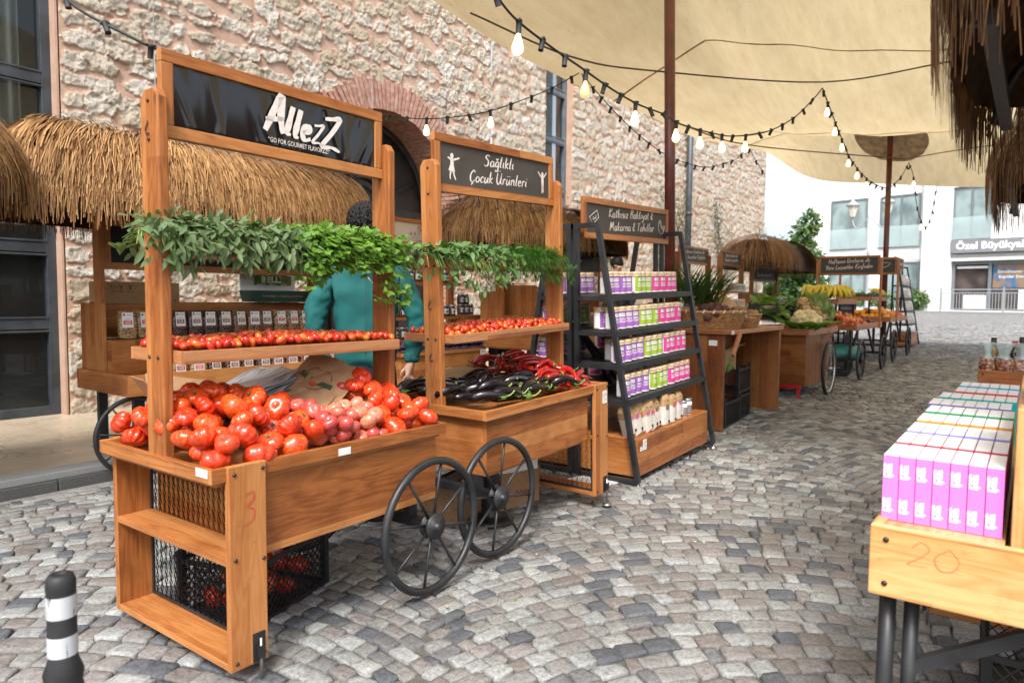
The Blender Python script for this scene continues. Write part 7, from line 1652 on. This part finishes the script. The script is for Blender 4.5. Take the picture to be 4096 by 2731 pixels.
def fruit_cart(label, u0, L, us, words, g, ub, Lb):
    t = thing("fruit_cart", label, "market cart", (u0, 1.97, g), 0, "fruit carts by the far pole"); b = mb("wood_rose"); z1, z0 = .795, .71; W_ = .95; k = .025
    b.box((0, 0, z0), (L, k, z1), grain=0); b.box((0, W_ - k, z0), (L, W_, z1), grain=0); b.box((.0005, k, z0 + .0005), (k, W_ - k, z1 - .0005)); b.box((L - k, k, z0 + .0005), (L - .0005, W_ - k, z1 - .0005)); b.box((k, k, z0 + .005), (L - k, W_ - k, z0 + .02)); b.build("tray", t, .003)
    b = mb("wood_rose"); x0, y0 = ub - u0, .36; b.box((x0, y0, 1.075), (x0 + Lb, y0 + .02, 1.15), grain=0); b.box((x0, W_ - .02, 1.075), (x0 + Lb, W_, 1.15), grain=0); b.box((x0 + .0005, y0 + .02, 1.0755), (x0 + .02, W_ - .02, 1.1495)); b.box((x0 + Lb - .02, y0 + .02, 1.0755), (x0 + Lb - .0005, W_ - .02, 1.1495)); b.box((x0 + .02, y0 + .02, 1.08), (x0 + Lb - .02, W_ - .02, 1.09)); b.build("upper_tray", t, .003)
    for x in (x0 + .05, x0 + Lb - .05): b = mb("black_metal"); b.box((x - .015, y0 + .03, .73), (x + .015, y0 + .06, 1.075)); b.build("support", t)
    b = mb("black_metal"); mesh_sheet(b, T(x0, W_ - .05, .80), Lb, .26, .05, .05, .003); b.build("wire_mesh", t)
    for x in (.12, L - .12):
        for y in (-.045, W_ + .045): wheel(t, (x, y, .30), .1 + x)
        b = mb("black_metal"); b.bar((x, -.04, .30), (x, W_ + .04, .30), .035, .035); b.bar((x, .1, .30), (x, .1, z0), .035, .035, (1, 0, 0)); b.bar((x, W_ - .1, .30), (x, W_ - .1, z0), .035, .035, (1, 0, 0)); b.bar((x, .1, .32), (x + (.5 if x < L / 2 else -.5), .1, z0), .028, .028); b.build("undercarriage", t)
    b = mb("black_metal"); b.bar((.12, .2, .30), (L - .12, .2, .30), .035, .035); b.bar((.12, .75, .30), (L - .12, .75, .30), .035, .035); b.build("chassis_bar", t)
    for y in (-.02, W_ - .02): b = mb("wood_rose"); b.box((us - u0, y, .70), (us - u0 + .05, y + .034, 1.80)); b.build("post", t, .003)
    e = bpy.data.objects.new("sign", None); COL.objects.link(e); e.parent = t; e.location = (us - u0 + .02, W_ - .02, 1.545); e.rotation_euler = (0, 0, -PI / 2); w = W_ - .034; fo, pn = sign_board(e, w, .31, "board_slate", .035, .03, "wood_rose"); write(e, words, w, .31, .11) if words else None
    return t, e
f1, fe1 = fruit_cart("four wheeled fruit cart of peaches and bananas under a slate sign", 10.62, 2.0, 12.30, [("Haftanın Üreticisi ile", .50, .185, .075, .62), ("Yeni Lezzetler Keşfedin", .50, .085, .075, .70)], .135, 11.15, 1.35)
f2, fe2 = fruit_cart("second fruit cart of avocados and oranges with a leaf sign", 13.45, 1.95, 14.0, None, .195, 13.75, 1.6)
b = mb("chalk_white"); blade(b, Vector((.62, -.0068, .15)), Vector((1, 0, .25)), Vector((0, -1, 0)), .2, .045, 0, 6); b.tube([(.5, -.0068, .17), (.56, -.0068, .175), (.62, -.0068, .15)], .004, 4); b.build("leaf_drawing", fe2)
skin("peach_skin", [(.25, (.66, .42, .07)), (.5, (.64, .20, .09)), (.75, (.50, .06, .05))], .55, 1.6, .3, 0, rand=.4); skin("orange_skin", [(.3, (.72, .28, .02)), (.7, (.78, .38, .04))], .4, 5, .4, .1, rand=.1); skin("tangerine_skin", [(.3, (.72, .13, .01)), (.7, (.76, .20, .02))], .4, 5, .4, .1); skin("plum_skin", [(.3, (.10, .015, .03)), (.7, (.20, .03, .04))], .4, 5, .4, .1); skin("avocado_skin", [(.3, (.020, .045, .018)), (.7, (.05, .09, .03))], .55, 12, .4, .1); skin("banana_skin", [(.3, (.46, .42, .05)), (.7, (.68, .52, .06))], .5, 3, .3, 0)
BALL = {k: lump(k + "_skin", n_, .93, 2, 14) for k, n_ in (("peach", "peach"), ("orange", "orange"), ("tangerine", "tangerine"), ("plum", "plum"))}
def heap(kind, name, u0, u1, v0, v1, z, n, r, label, seed, mound=.12):
    rg = random.Random(seed); got = drop(n, (u0, u1), (v0, v1), lambda x, y: z, lambda x, y: z + mound * (1 - .5 * abs(2 * (y - v0) / (v1 - v0) - 1)), lambda x, y, q: q.uniform(*r), seed, 2500, .92)
    for (x, y, zz, q) in got:
        where = "front edge" if y < v0 + .3 * (v1 - v0) else "back" if y > v0 + .7 * (v1 - v0) else "middle"; sd = "near half" if x < (u0 + u1) / 2 else "far half"
        place(BALL[kind], name, (x, y, zz), (rg.uniform(-1, 1), rg.uniform(-1, 1), rg.uniform(0, 6)), q, "%s, %s, %s" % (label, where, sd), name, "%s, %s, %s" % (label, where, sd))
heap("peach", "peach", 10.68, 11.75, 2.02, 2.70, .135 + .755, 120, (.036, .044), "red and yellow peach heaped on the fruit cart", 3, .20); heap("plum", "plum", 11.7, 12.55, 2.02, 2.45, .135 + .755, 40, (.026, .032), "dark plum at the far end of the peach cart", 4, .12); heap("orange", "orange", 13.5, 14.5, 2.02, 2.60, .195 + .755, 46, (.048, .056), "big yellow orange on the second fruit cart", 5, .22); heap("tangerine", "tangerine", 14.4, 15.35, 2.02, 2.60, .195 + .755, 50, (.034, .040), "bright tangerine at the far end of the second fruit cart", 6, .16)
AV = lump("avocado_skin", "avocado", 1.25, .2, 12)
for i in range(30): place(AV, "avocado", (13.8 + (i % 10) * .085, 2.38 + (i // 10) * .14, .195 + 1.13 + rg.uniform(0, .05)), (1.4, rg.uniform(-.5, .5), i), .052, "dark green avocado in the %s row of the upper tray" % ["front", "middle", "back"][i // 10], "avocado", "avocados on the second fruit cart, %s row" % ["front", "middle", "back"][i // 10])
def banana_bunch(M, n, label, seed):
    rg = random.Random(seed); t = thing("banana_bunch", label, "bananas", (0, 0, 0), 0, "banana bunches on the fruit carts"); t.matrix_world = M
    for i in range(n):
        b = mb("banana_skin"); a = (i / (n - 1) - .5) * 2.3; pts = [(math.sin(a) * (.02 + .16 * math.sin(k / 6 * 1.5)), -.01 - .17 * math.sin(k / 6 * 1.9) * math.cos(a) * .9, .10 - .13 * (k / 6) ** 1.4) for k in range(7)]; b.tube(pts, [.007, .013, .018, .019, .018, .013, .005], 8); b.build("banana", t)
bn = ["first", "second", "third", "fourth"]
for i in range(4):
    for j in range(2): banana_bunch(T(11.24 + .24 * j, 2.42 + .14 * i, .135 + 1.20 + .03 * ((i + j) % 2)) @ RZ(-.9 + .2 * i) @ S3(1.35, 1.35, 1.35), 7, "yellow banana bunch, %s from the alley in the %s row of the peach cart" % (bn[i], ["near", "second"][j]), 40 + i + 7 * j)
for i in range(5): banana_bunch(T(14.75 + .12 * i, 2.50, .195 + 1.19 + .02 * (i % 2)) @ RZ(-.3 + .1 * i), 7, "greenish banana bunch, %s along the avocado tray" % ["first", "second", "third", "fourth", "last"][i], 60 + i)
crate("black crate in the shade under the peach cart", 11.3, 2.35, .1); crate("black crate under the far end of the peach cart", 12.1, 2.5, .0); crate("black crate on the chassis of the second fruit cart", 12.9, 2.7, .0, .30)
b = mb("carton_teal"); b.lathe([(.02, 0), (.26, .03), (.30, .12), (.2, .2), (.02, .22)], None, 12, 5, .2); o = b.build("net_sack"); o.location = (11.0, 2.25, GZ(11) + .27); tag(o, "teal net sack slumped over a crate under the peach cart", "net sack")
# snack rack
rk2, sh2, rs2 = rack("far black A-frame rack hung with clear snack pouches", 17.0, 18.3, 2.07, 2.5, 1.80, [1.36, 1.08, .80, .52], .33, 0, (.05, 1.70, 1.2, .28, "board_slate"), False, "wood_rose")
write(rs2, [("Sağlıklı Atıştırmalık", .5, .10, .07, .9)], 1.2, .28)
flat("pouch", (.50, .47, .42), .25, 0, .6, .25, 30, coat=.4, rand=.3); PO = pillow("pouch", .13, .06, .22, "snack_pouch", .3, 8)
for hf, z, ys, yb in sh2:
    for i in range(8): place(PO, "snack_pouch", (17.0 + .12 + i * .15, 2.07 + ys + .03, GZ(17) + z + .005), (-.2, 0, rg.uniform(-.3, .3)), 1, "clear snack pouch, %s on the %s shelf of the far rack" % (cl[i], names4[[1.36, 1.08, .80, .52].index(z)]), "snack pouch", "snack pouches on the far rack")

# ---------------------------------------------------------------- carts on the other side of the alley
bc = thing("carton_cart", "pale wooden cart of slim bright cartons at the near right, marked 20", "market cart", (1.82, .292, 0), 0)
b = mb("wood_pale"); L, W_ = 2.05, .95; z0, z1 = .552, .72; k = .026
b.box((0, -W_, z0), (k, 0, z1), grain=1); b.box((L - k, -W_, z0), (L, 0, z1), grain=1); b.box((k, -k, z0 + .0005), (L - k, -.0005, z1 - .0005), grain=0); b.box((k, -W_ + .0005, z0 + .0005), (L - k, -W_ + k, z1 - .0005), grain=0); b.box((k, -W_ + k, z0 + .02), (L - k, -k, z0 + .04)); tr_ = b.build("tray", bc, .004)
screws(tr_, [(0, -.035, .69), (0, -.035, .585)], '-x')
b = mb("faint_pencil"); brush(b, "20", SIDE @ T(.13, .640, .0012), .060, .11, .03, .1); b.build("pencil_number", bc)
b = mb("wood_pale"); b.box((.055, -.30, z0 + .041), (.95, -.272, 1.02), grain=2); b.build("divider", bc, .003)
for x, y, rr in ((.07, -.035, .019), (.085, -.085, .017)): b = mb("black_metal"); b.tube([(x, y, z0), (x - .005, y + .005, 0)], rr, 14); b.build("leg", bc)
b = mb("black_metal"); b.bar((.09, -.085, .36), (.09, -.36, .535), .03, .03); b.build("brace", bc)
for x, y in ((.07, -W_ + .05), (L - .1, -W_ + .05), (L - .1, -.05)): b = mb("black_metal"); b.tube([(x, y, z0), (x, y, 0)], .018, 12); b.build("leg", bc)
b = mb("wood_amber"); u_ = 1.22; b.box((u_, -.30, .065), (u_ + .02, -.005, .09)); b.box((u_, -.30, .32), (u_ + .02, -.005, .345)); b.box((u_, -.03, .0905), (u_ + .02, -.005, .3195)); b.box((u_, -.30, .0905), (u_ + .02, -.275, .3195)); b.use("black_metal"); mesh_sheet(b, T(u_ + .01, -.28, .09) @ RZ(PI / 2), .25, .23, .034, .05); b.build("end_shelf", bc)
leveller(bc, u_, -.0, .05)
crate("big black mesh crate under the carton cart", 2.62, -.08, .05, 0, CRATE)
for k, c in dict(hot=(.88, .20, .66), crimson=(.55, .02, .06), lavender=(.33, .30, .75), amber=(.72, .34, .03), green=(.02, .38, .15), violet=(.22, .12, .45), teal2=(.0, .42, .36), scarlet=(.66, .03, .05), azure=(.02, .42, .75)).items(): flat("ctn_" + k, c, .35, 0, .5, .02, 5)
m, nt, p, _ = new_mat("carton_top"); N = NT(nt); co = N.coord(); s = N.ramp(N.noise(N.scale(co, (60, 60, 60)), 1, 3, .6), [(.62, (.76, .77, .78)), (.72, (.38, .42, .48))]); N.l(s, p.inputs["Base Color"]); p.inputs["Roughness"].default_value = .4
def slim(col, front):
    b = mb("ctn_" + col); w, d, h = .0332, .165, .158; b.box((0, -w / 2, 0), (d, w / 2, h)); b.use("carton_top"); b.box((.001, -w / 2 + .0005, h + .0002), (d - .001, w / 2 - .0005, h + .0022))
    if front:
        b.use("white_paint")
        for zz in (.020, .105): text(b, "lykia", SIDE @ T(.002, zz, .0008) @ RZ(PI / 2) @ T(.016, 0, 0), .019, .036, .05); text(b, "protein", SIDE @ T(-.010, zz, .0008) @ RZ(PI / 2) @ T(.016, 0, 0), .012, .034, .03)
    return b.mesh("slim_carton")
cols = ["hot", "crimson", "lavender", "amber", "green", "violet", "teal2", "scarlet", "azure"]; nm = ["hot pink", "crimson", "lavender", "amber", "green", "violet", "teal", "scarlet", "sky blue"]
SM = [slim(c, i == 0) for i, c in enumerate(cols)]; us_ = [1.935, 2.125, 2.32, 2.53, 2.74, 2.94, 3.155, 3.38, 3.60]; wd7 = ["first", "second", "third", "fourth", "fifth", "sixth", "seventh"]
for r_ in range(9):
    n_ = 7 if r_ < 7 else 6; dv = .0352
    for i in range(n_):
        v = .036 + dv * .5 + (n_ - 1 - i) * dv + (.0 if r_ != 5 else .012)
        place(SM[r_], "slim_carton", (us_[r_] - .03, v, .716 + (.002 * r_)), (0, 0, 0), 1, "%s fronted slim carton, %s from the alley side in its row" % (nm[r_], wd7[i]), "carton", "slim cartons on the near cart, %s row" % nm[r_])
b = mb("wood_pale"); b.box((1.86, .03, .62), (3.75, .285, .714)); o = b.build("carton_step"); tag(o, "low wooden step under the rows of slim cartons", "shelf")
for i, (c, h) in enumerate((("violet", .21), ("carton_white", .20), ("ctn_amber", .185), ("ctn_hot", .24), ("ctn_azure", .2))):
    b = mb(c if c.startswith(("ctn", "carton")) else "ctn_" + c); b.box((0, -.16, 0), (.022, 0, h)); o = b.build("upright_carton"); o.location = (1.93 + i * .06, .0, 1.02); tag(o, "upright %s carton on the top ledge of the near cart" % ["violet", "white", "amber", "pink", "blue"][i], "carton", "upright cartons on the near cart")
b = mb("wood_pale"); b.box((1.88, -.25, .995), (2.75, .005, 1.018)); b.box((1.88, -.25, .72), (1.905, .018, .9945)); o = b.build("top_ledge"); tag(o, "pale wooden upright ledge rising beside the slim cartons", "shelf")
# thatch of the near cart and of the next one
def near_roof(label, u0, u1, v0, v1, ze, zr, n, seed, ribs=True):
    t = thing("thatched_roof", label, "thatch roof", (0, 0, 0), 0, "straw roofs over the alley's right side"); thatch(t, u0, u1, v0, v1, ze, zr, u0 + .25, u1 - .25, n, "straw_brown", seed, .008, hang=.09)
    for u in ((u0 + .25, u1 - .15) if ribs else (u0 + .2,)):
        b = mb("black_metal"); vm = (v0 + v1) / 2; b.tube([(u, vm + (v1 - v0) * .42 * math.cos(PI * i / 12), ze - .06 + (zr - ze) * .85 * math.sin(PI * i / 12)) for i in range(13)], .018, 8); b.build("hoop", t)
    b = mb("black_metal"); b.bar((u0 + .2, v1 - .14, ze - .06), (u1 - .1, v1 - .14, ze - .06), .04, .04); b.bar((u0 + .2, v0 + .14, ze - .06), (u1 - .1, v0 + .14, ze - .06), .04, .04); b.build("eave_bar", t)
    for u in (u0 + .3, u1 - .2): b = mb("black_metal"); b.bar((u, v0 + .2, .55), (u, v0 + .2, ze - .05), .04, .04, (1, 0, 0)); b.build("post", t)
near_roof("dark ragged straw roof edge hanging at the top right corner", 2.05, 3.75, -1.0, .27, 2.06, 2.56, 6500, 11)
near_roof("second straw roof beyond it showing a lit orange fringe", 5.3, 7.4, -1.05, .30, 2.06, 2.6, 3800, 12)
# next cart with pasta bags and bottles
nc = thing("market_cart", "wooden cart end holding pasta bags and bottles beyond the slim cartons", "market cart", (5.84, .30, GZ(5.8)), 0); b = mb("wood_amber"); b.box((0, -.8, .62), (.025, 0, .742), grain=1); b.box((.025, -.025, .6205), (1.2, -.0005, .7415), grain=0); b.box((.025, -.8, .6205), (1.2, -.776, .7415), grain=0); b.box((.025, -.776, .64), (1.2, -.025, .66)); tr_ = b.build("tray", nc, .003); screws(tr_, [(0, -.03, .715)], '-x'); b = mb("red_ink"); brush(b, "2", SIDE @ T(.16, .65, .0012), .06, None, .05, .1); b.build("pencil_mark", nc)
for x in (.06, 1.1):
    for y in (-.06, -.74): b = mb("black_metal"); b.box((x - .02, y - .02, 0), (x + .02, y + .02, .62)); b.build("leg", nc)
PB = pillow("pasta_twists", .085, .075, .13, "pasta_bag", .5); b = mb("pane_clear"); b.lathe([(.03, .125), (.012, .15), (.018, .19), (.035, .215)], None, 10, 4, .3, cap=False); PT = b.mesh("bag_neck")
for i in range(7): o = place(PB, "pasta_bag", (5.92 + (i // 4) * .09, .245 - (i % 4) * .088, GZ(5.8) + .665), (0, -.1, i), 1.25, "clear bag of coloured pasta, %s in the %s row of the next cart" % (ORD[i % 4], ["front", "back"][i // 4]), "pasta bag", "pasta bags on the next cart"); place(PT, "bag_neck", (0, 0, 0), parent=o)
flat("oil_glass", (.22, .13, .015), .1, coat=.6); flat("dark_glass", (.02, .012, .008), .1, coat=.6); flat("cap_red", (.45, .02, .03), .4)
for i, (u, v, m_, cap, h) in enumerate(((6.08, .225, "oil_glass", "black_plastic", .27), (6.1, .10, "dark_glass", "cap_red", .25), (6.06, .06, "dark_glass", "black_plastic", .28))):
    b = mb(m_); b.lathe([(.004, 0), (.033, 0), (.034, .01), (.034, h * .6), (.028, h * .7), (.014, h * .78), (.014, h * .8)], None, 16); b.use("white_label"); b.lathe([(.0345, h * .15), (.0345, h * .5)], None, 16, cap=False); o = b.build("bottle"); o.location = (u, v, GZ(6) + .69); tag(o, ["golden oil bottle with a black cap behind the pasta", "dark bottle with a red cap behind the pasta", "dark bottle with a wide black cap behind the pasta"][i], "bottle", "bottles behind the pasta bags"); b = mb(cap); b.lathe([(.018, h * .79), (.018, h), (.004, h)], None, 14); b.build("cap", o)
# striped bollard
bl = thing("bollard", "black rubber bollard with two white bands at the near left corner", "bollard", (.588, 1.662, 0)); bl.scale = (.9, .9, 1); b = mb("rubber"); b.lathe([(.10, 0), (.10, .03), (.042, .05)] + [(.040 + (.004 if i % 2 else 0), .055 + i * .022) for i in range(18)] + [(.032, .46), (.0315, .612), (.0325, .615), (.0325, .632), (.027, .645), (.017, .650), (.015, .642), (.004, .642)], None, 28); b.build("post", bl)
m, nt, p, _ = new_mat("reflective"); N = NT(nt); f = N.noise(N.scale(N.coord(), (60, 60, 9)), 1, 4, .7); N.l(N.ramp(f, [(.60, (.50, .52, .54)), (.66, (.06, .06, .06))]), p.inputs["Base Color"]); p.inputs["Roughness"].default_value = .3
for z0, z1 in ((.555, .603), (.470, .515)): b = mb("reflective"); b.lathe([(.0327, z0), (.0327, z1)], None, 28, cap=False); b.build("white_band", bl)
# ---------------------------------------------------------------- people
flat("skin_tone", (.56, .33, .24), .55, 0, .4, .05, 30); flat("jacket_teal", (.008, .090, .088), .75, 0, .3, .12, 5, .25); flat("trousers_navy", (.012, .014, .022), .85); flat("hair_black", (.006, .005, .005), .6, 0, .3, .3, 60, .6); flat("shoe_white", (.6, .6, .6), .6); flat("jacket_navy", (.012, .016, .035), .8); flat("hair_brown", (.06, .03, .018), .6, 0, .3, .3, 60, .6); flat("cap_lime", (.42, .55, .16), .7)
def skinned(name, par, m_, chains, sub=2):
    """chains of (point, radius): one continuous surface grown from connected joints"""
    V, E, Rr, key = [], [], [], {}
    def vid(p, r):
        k = tuple(round(c, 4) for c in p)
        if k not in key: key[k] = len(V); V.append(p); Rr.append(r)
        return key[k]
    for ch in chains:
        ids = [vid(*q) for q in ch]; E += [(a, c) for a, c in zip(ids, ids[1:]) if a != c]
    me = bpy.data.meshes.new(name); me.from_pydata(V, E, []); me.materials.append(mat(m_)); me.update()
    o = bpy.data.objects.new(name, me); COL.objects.link(o); o.parent = par; s = o.modifiers.new("skin", 'SKIN'); s.use_smooth_shade = True
    sv = me.skin_vertices[0].data
    for i, r in enumerate(Rr): sv[i].radius = r if hasattr(r, '__len__') else (r, r); sv[i].use_root = i == 0
    u = o.modifiers.new("sub", 'SUBSURF'); u.levels = sub; u.render_levels = sub
    return o
def hand(w, d, side, inner, L=.085):
    """palm and five bent fingers from wrist w along d; side = across the palm towards the thumb"""
    w, d, side, inner = Vector(w), Vector(d).normalized(), Vector(side).normalized(), Vector(inner).normalized(); ch = [[(w, .024), (w + d * .045, (.034, .018)), (w + d * L, (.038, .016))]]
    for i, (o_, ln) in enumerate(((.030, .070), (.010, .080), (-.010, .074), (-.029, .058))):
        p = w + d * L + side * o_; ch.append([(w + d * L, (.038, .016)), (p + d * .010, .0098), (p + d * ln * .5 + inner * .008, .0088), (p + d * ln * .8 + inner * .022, .0080), (p + d * ln + inner * .034, .0066)])
    t = w + d * .030 + side * .028; ch.append([(w + d * .045, (.034, .018)), (t, .013), (t + d * .028 + side * .018 + inner * .006, .0115), (t + d * .058 + side * .020 + inner * .014, .0085)]); return ch
def person(label, loc, rz, H, jm, arms, hair_m, cap=None, curly=True, hands=True):
    t = thing("person", label, "person", loc, rz); t.scale = (H,) * 3; hip, ch_, nk = (0, 0, .93), (0, -.01, 1.30), (0, -.01, 1.50)
    body = [[(hip, .13), ((0, -.005, 1.10), .125), (ch_, .15), ((0, -.01, 1.44), .09), (nk, .055), ((0, .01, 1.58), .06), ((0, .02, 1.66), (.078, .095)), ((0, .015, 1.735), (.062, .075))], [((0, .01, 1.58), .06), ((0, .075, 1.61), .035), ((0, .11, 1.625), .014)]]
    for s, (el, wr) in zip((-1, 1), arms):
        body.append([(ch_, .15), ((s * .17, -.01, 1.40), .07), (el, .045), (wr, .027)]); 
        if hands: body += hand(wr, Vector(wr) - Vector(el) + Vector((0, .02, -.05)), (-s * .8, .0, 0.1), (0, .35, -.2) if s < 0 else (0, .3, -.1))
        body.append([(hip, .13), ((s * .095, 0, .86), .095), ((s * .10, .005, .48), .062), ((s * .10, -.01, .10), .042), ((s * .105, .10, .035), .03)])
    for s in (-1, 1): body.append([((0, .02, 1.66), (.078, .095)), ((s * .082, .01, 1.655), .018)])
    skinned("body", t, "skin_tone", body)
    jk = [[((0, 0, .80), (.205, .135)), ((0, 0, .95), (.195, .14)), ((0, -.005, 1.12), (.19, .135)), (ch_, (.215, .145)), ((0, -.012, 1.43), (.12, .10)), ((0, -.012, 1.51), (.075, .075))]]
    for s, (el, wr) in zip((-1, 1), arms):
        e_, w_ = Vector(el), Vector(wr); jk.append([(ch_, (.215, .145)), ((s * .19, -.01, 1.375), .088), (tuple(Vector((s * .19, -.01, 1.375)).lerp(e_, .55)), .075), (el, .068), (tuple(e_.lerp(w_, .5)), .057), (tuple(e_.lerp(w_, .86)), .050), (tuple(e_.lerp(w_, .97)), .052)])
    jo = skinned("jacket", t, jm, jk, 3); cl_ = bpy.data.textures.new("cloth_folds", 'CLOUDS'); cl_.noise_scale = .085; dm = jo.modifiers.new("folds", 'DISPLACE'); dm.texture = cl_; dm.strength = .05; dm.mid_level = .5; dm.texture_coords = 'LOCAL'
    tr = [[((0, 0, .98), (.16, .115)), ((0, 0, .86), (.17, .125))]]
    for s in (-1, 1): tr.append([((0, 0, .86), (.17, .125)), ((s * .10, 0, .74), .098), ((s * .105, .005, .46), .078), ((s * .105, -.01, .10), .066)])
    skinned("trousers", t, "trousers_navy", tr)
    for s in (-1, 1): skinned("shoe", t, "shoe_white", [[((s * .105, -.05, .045), (.042, .040)), ((s * .105, .05, .045), (.046, .036)), ((s * .11, .15, .035), (.042, .026))]])
    b = mb(hair_m); rg = random.Random(int(H * 100))
    b.lathe([(max(.01, math.sin(PI * i / 10)) * .102, -math.cos(PI * i / 10) * .112) for i in range(3, 11)], T(0, -.008, 1.685) @ S3(.98, 1.08, 1), 20)
    for i in range(1000 if curly else 60):
        d = Vector((rg.gauss(0, 1), rg.gauss(-.35, 1), rg.gauss(.25, 1))).normalized()
        if d.y > .55 and d.z < .35: continue
        q = rg.uniform(.007, .014); b.lathe([(max(.1, math.sin(PI * j / 4)) * q, -math.cos(PI * j / 4) * q) for j in range(5)], T(d.x * .100, -.008 + d.y * .108, 1.685 + d.z * .110), 6)
    b.build("hair", t)
    for s in (-1, 1):
        b = mb("dark_ink"); b.lathe([(.002, -.009), (.011, 0), (.002, .009)], T(s * .032, .112, 1.665), 8); b.build("eye", t)
    b = mb("label_red"); b.box((-.022, .105, 1.578), (.022, .112, 1.586)); b.build("mouth", t)
    if cap: b = mb(cap); b.lathe([(.112, 0), (.115, .03), (.09, .085), (.01, .11)], T(0, -.005, 1.70), 18); b.box((-.07, .09, 1.70), (.07, .20, 1.712)); b.build("cap", t)
    return t
p1 = person("person seen from behind in a teal jacket with black curly hair behind the tomato cart", (2.76, 3.16, .008), R(-42), 1.0, "jacket_teal", (((-.300, -.04, 1.13), (-.245, -.02, .86)), ((.305, -.04, 1.13), (.262, -.03, .85))), "hair_black")
b = mb("dark_ink"); text(b, "WEDZE", Matrix.Identity(4) @ FRONT @ T(.07, .845, .147), .022, .075, .01); b.build("lettering", p1)
b = mb("dark_ink"); b.tube([(0.0, -.158, 1.40), (.003, -.166, 1.25), (.0, -.155, 1.1), (.0, -.150, .9)], .0012, 4); b.build("back_seam", p1)
P = at(1417, 650, 11.2); person("person with short black hair mostly hidden behind the rice cake rack", (P.x, P.y, GZ(P.x)), R(150), 1.02, "jacket_navy", (((-.28, 0, 1.15), (-.2, .15, .95)), ((.28, 0, 1.15), (.2, .15, .95))), "hair_black", None, False, False)
P = at(1156, 650, 8.9); person("person in a lime cap bending behind the coloured date boxes", (P.x, P.y, .0), R(120), .84, "jacket_navy", (((-.28, 0, 1.15), (-.2, .15, .95)), ((.28, 0, 1.15), (.2, .15, .95))), "hair_brown", "cap_lime", False, False)
rg = random.Random(90); b = mb("parsley_leaf")
for i in range(26):
    u, v = rg.uniform(.9, 4.5), rg.uniform(.2, 2.0); z = GZ(u) + .011; a = rg.uniform(0, 6.3); x = Vector((math.cos(a), math.sin(a), 0)); y = Vector((-x.y, x.x, 0)); s_ = rg.uniform(.006, .014); b.use(rg.choice(("parsley_leaf", "parsley_leaf", "white_label", "label_red", "kraft"))); c = Vector((u, v, z)); b.add([c - x * s_, c + y * s_ * .5, c + x * s_ + Vector((0, 0, .003)), c - y * s_ * .5], [(0, 1, 2, 3)])
tag(b.build("litter"), "scraps of leaf and paper scattered over the setts", "litter", kind="stuff")
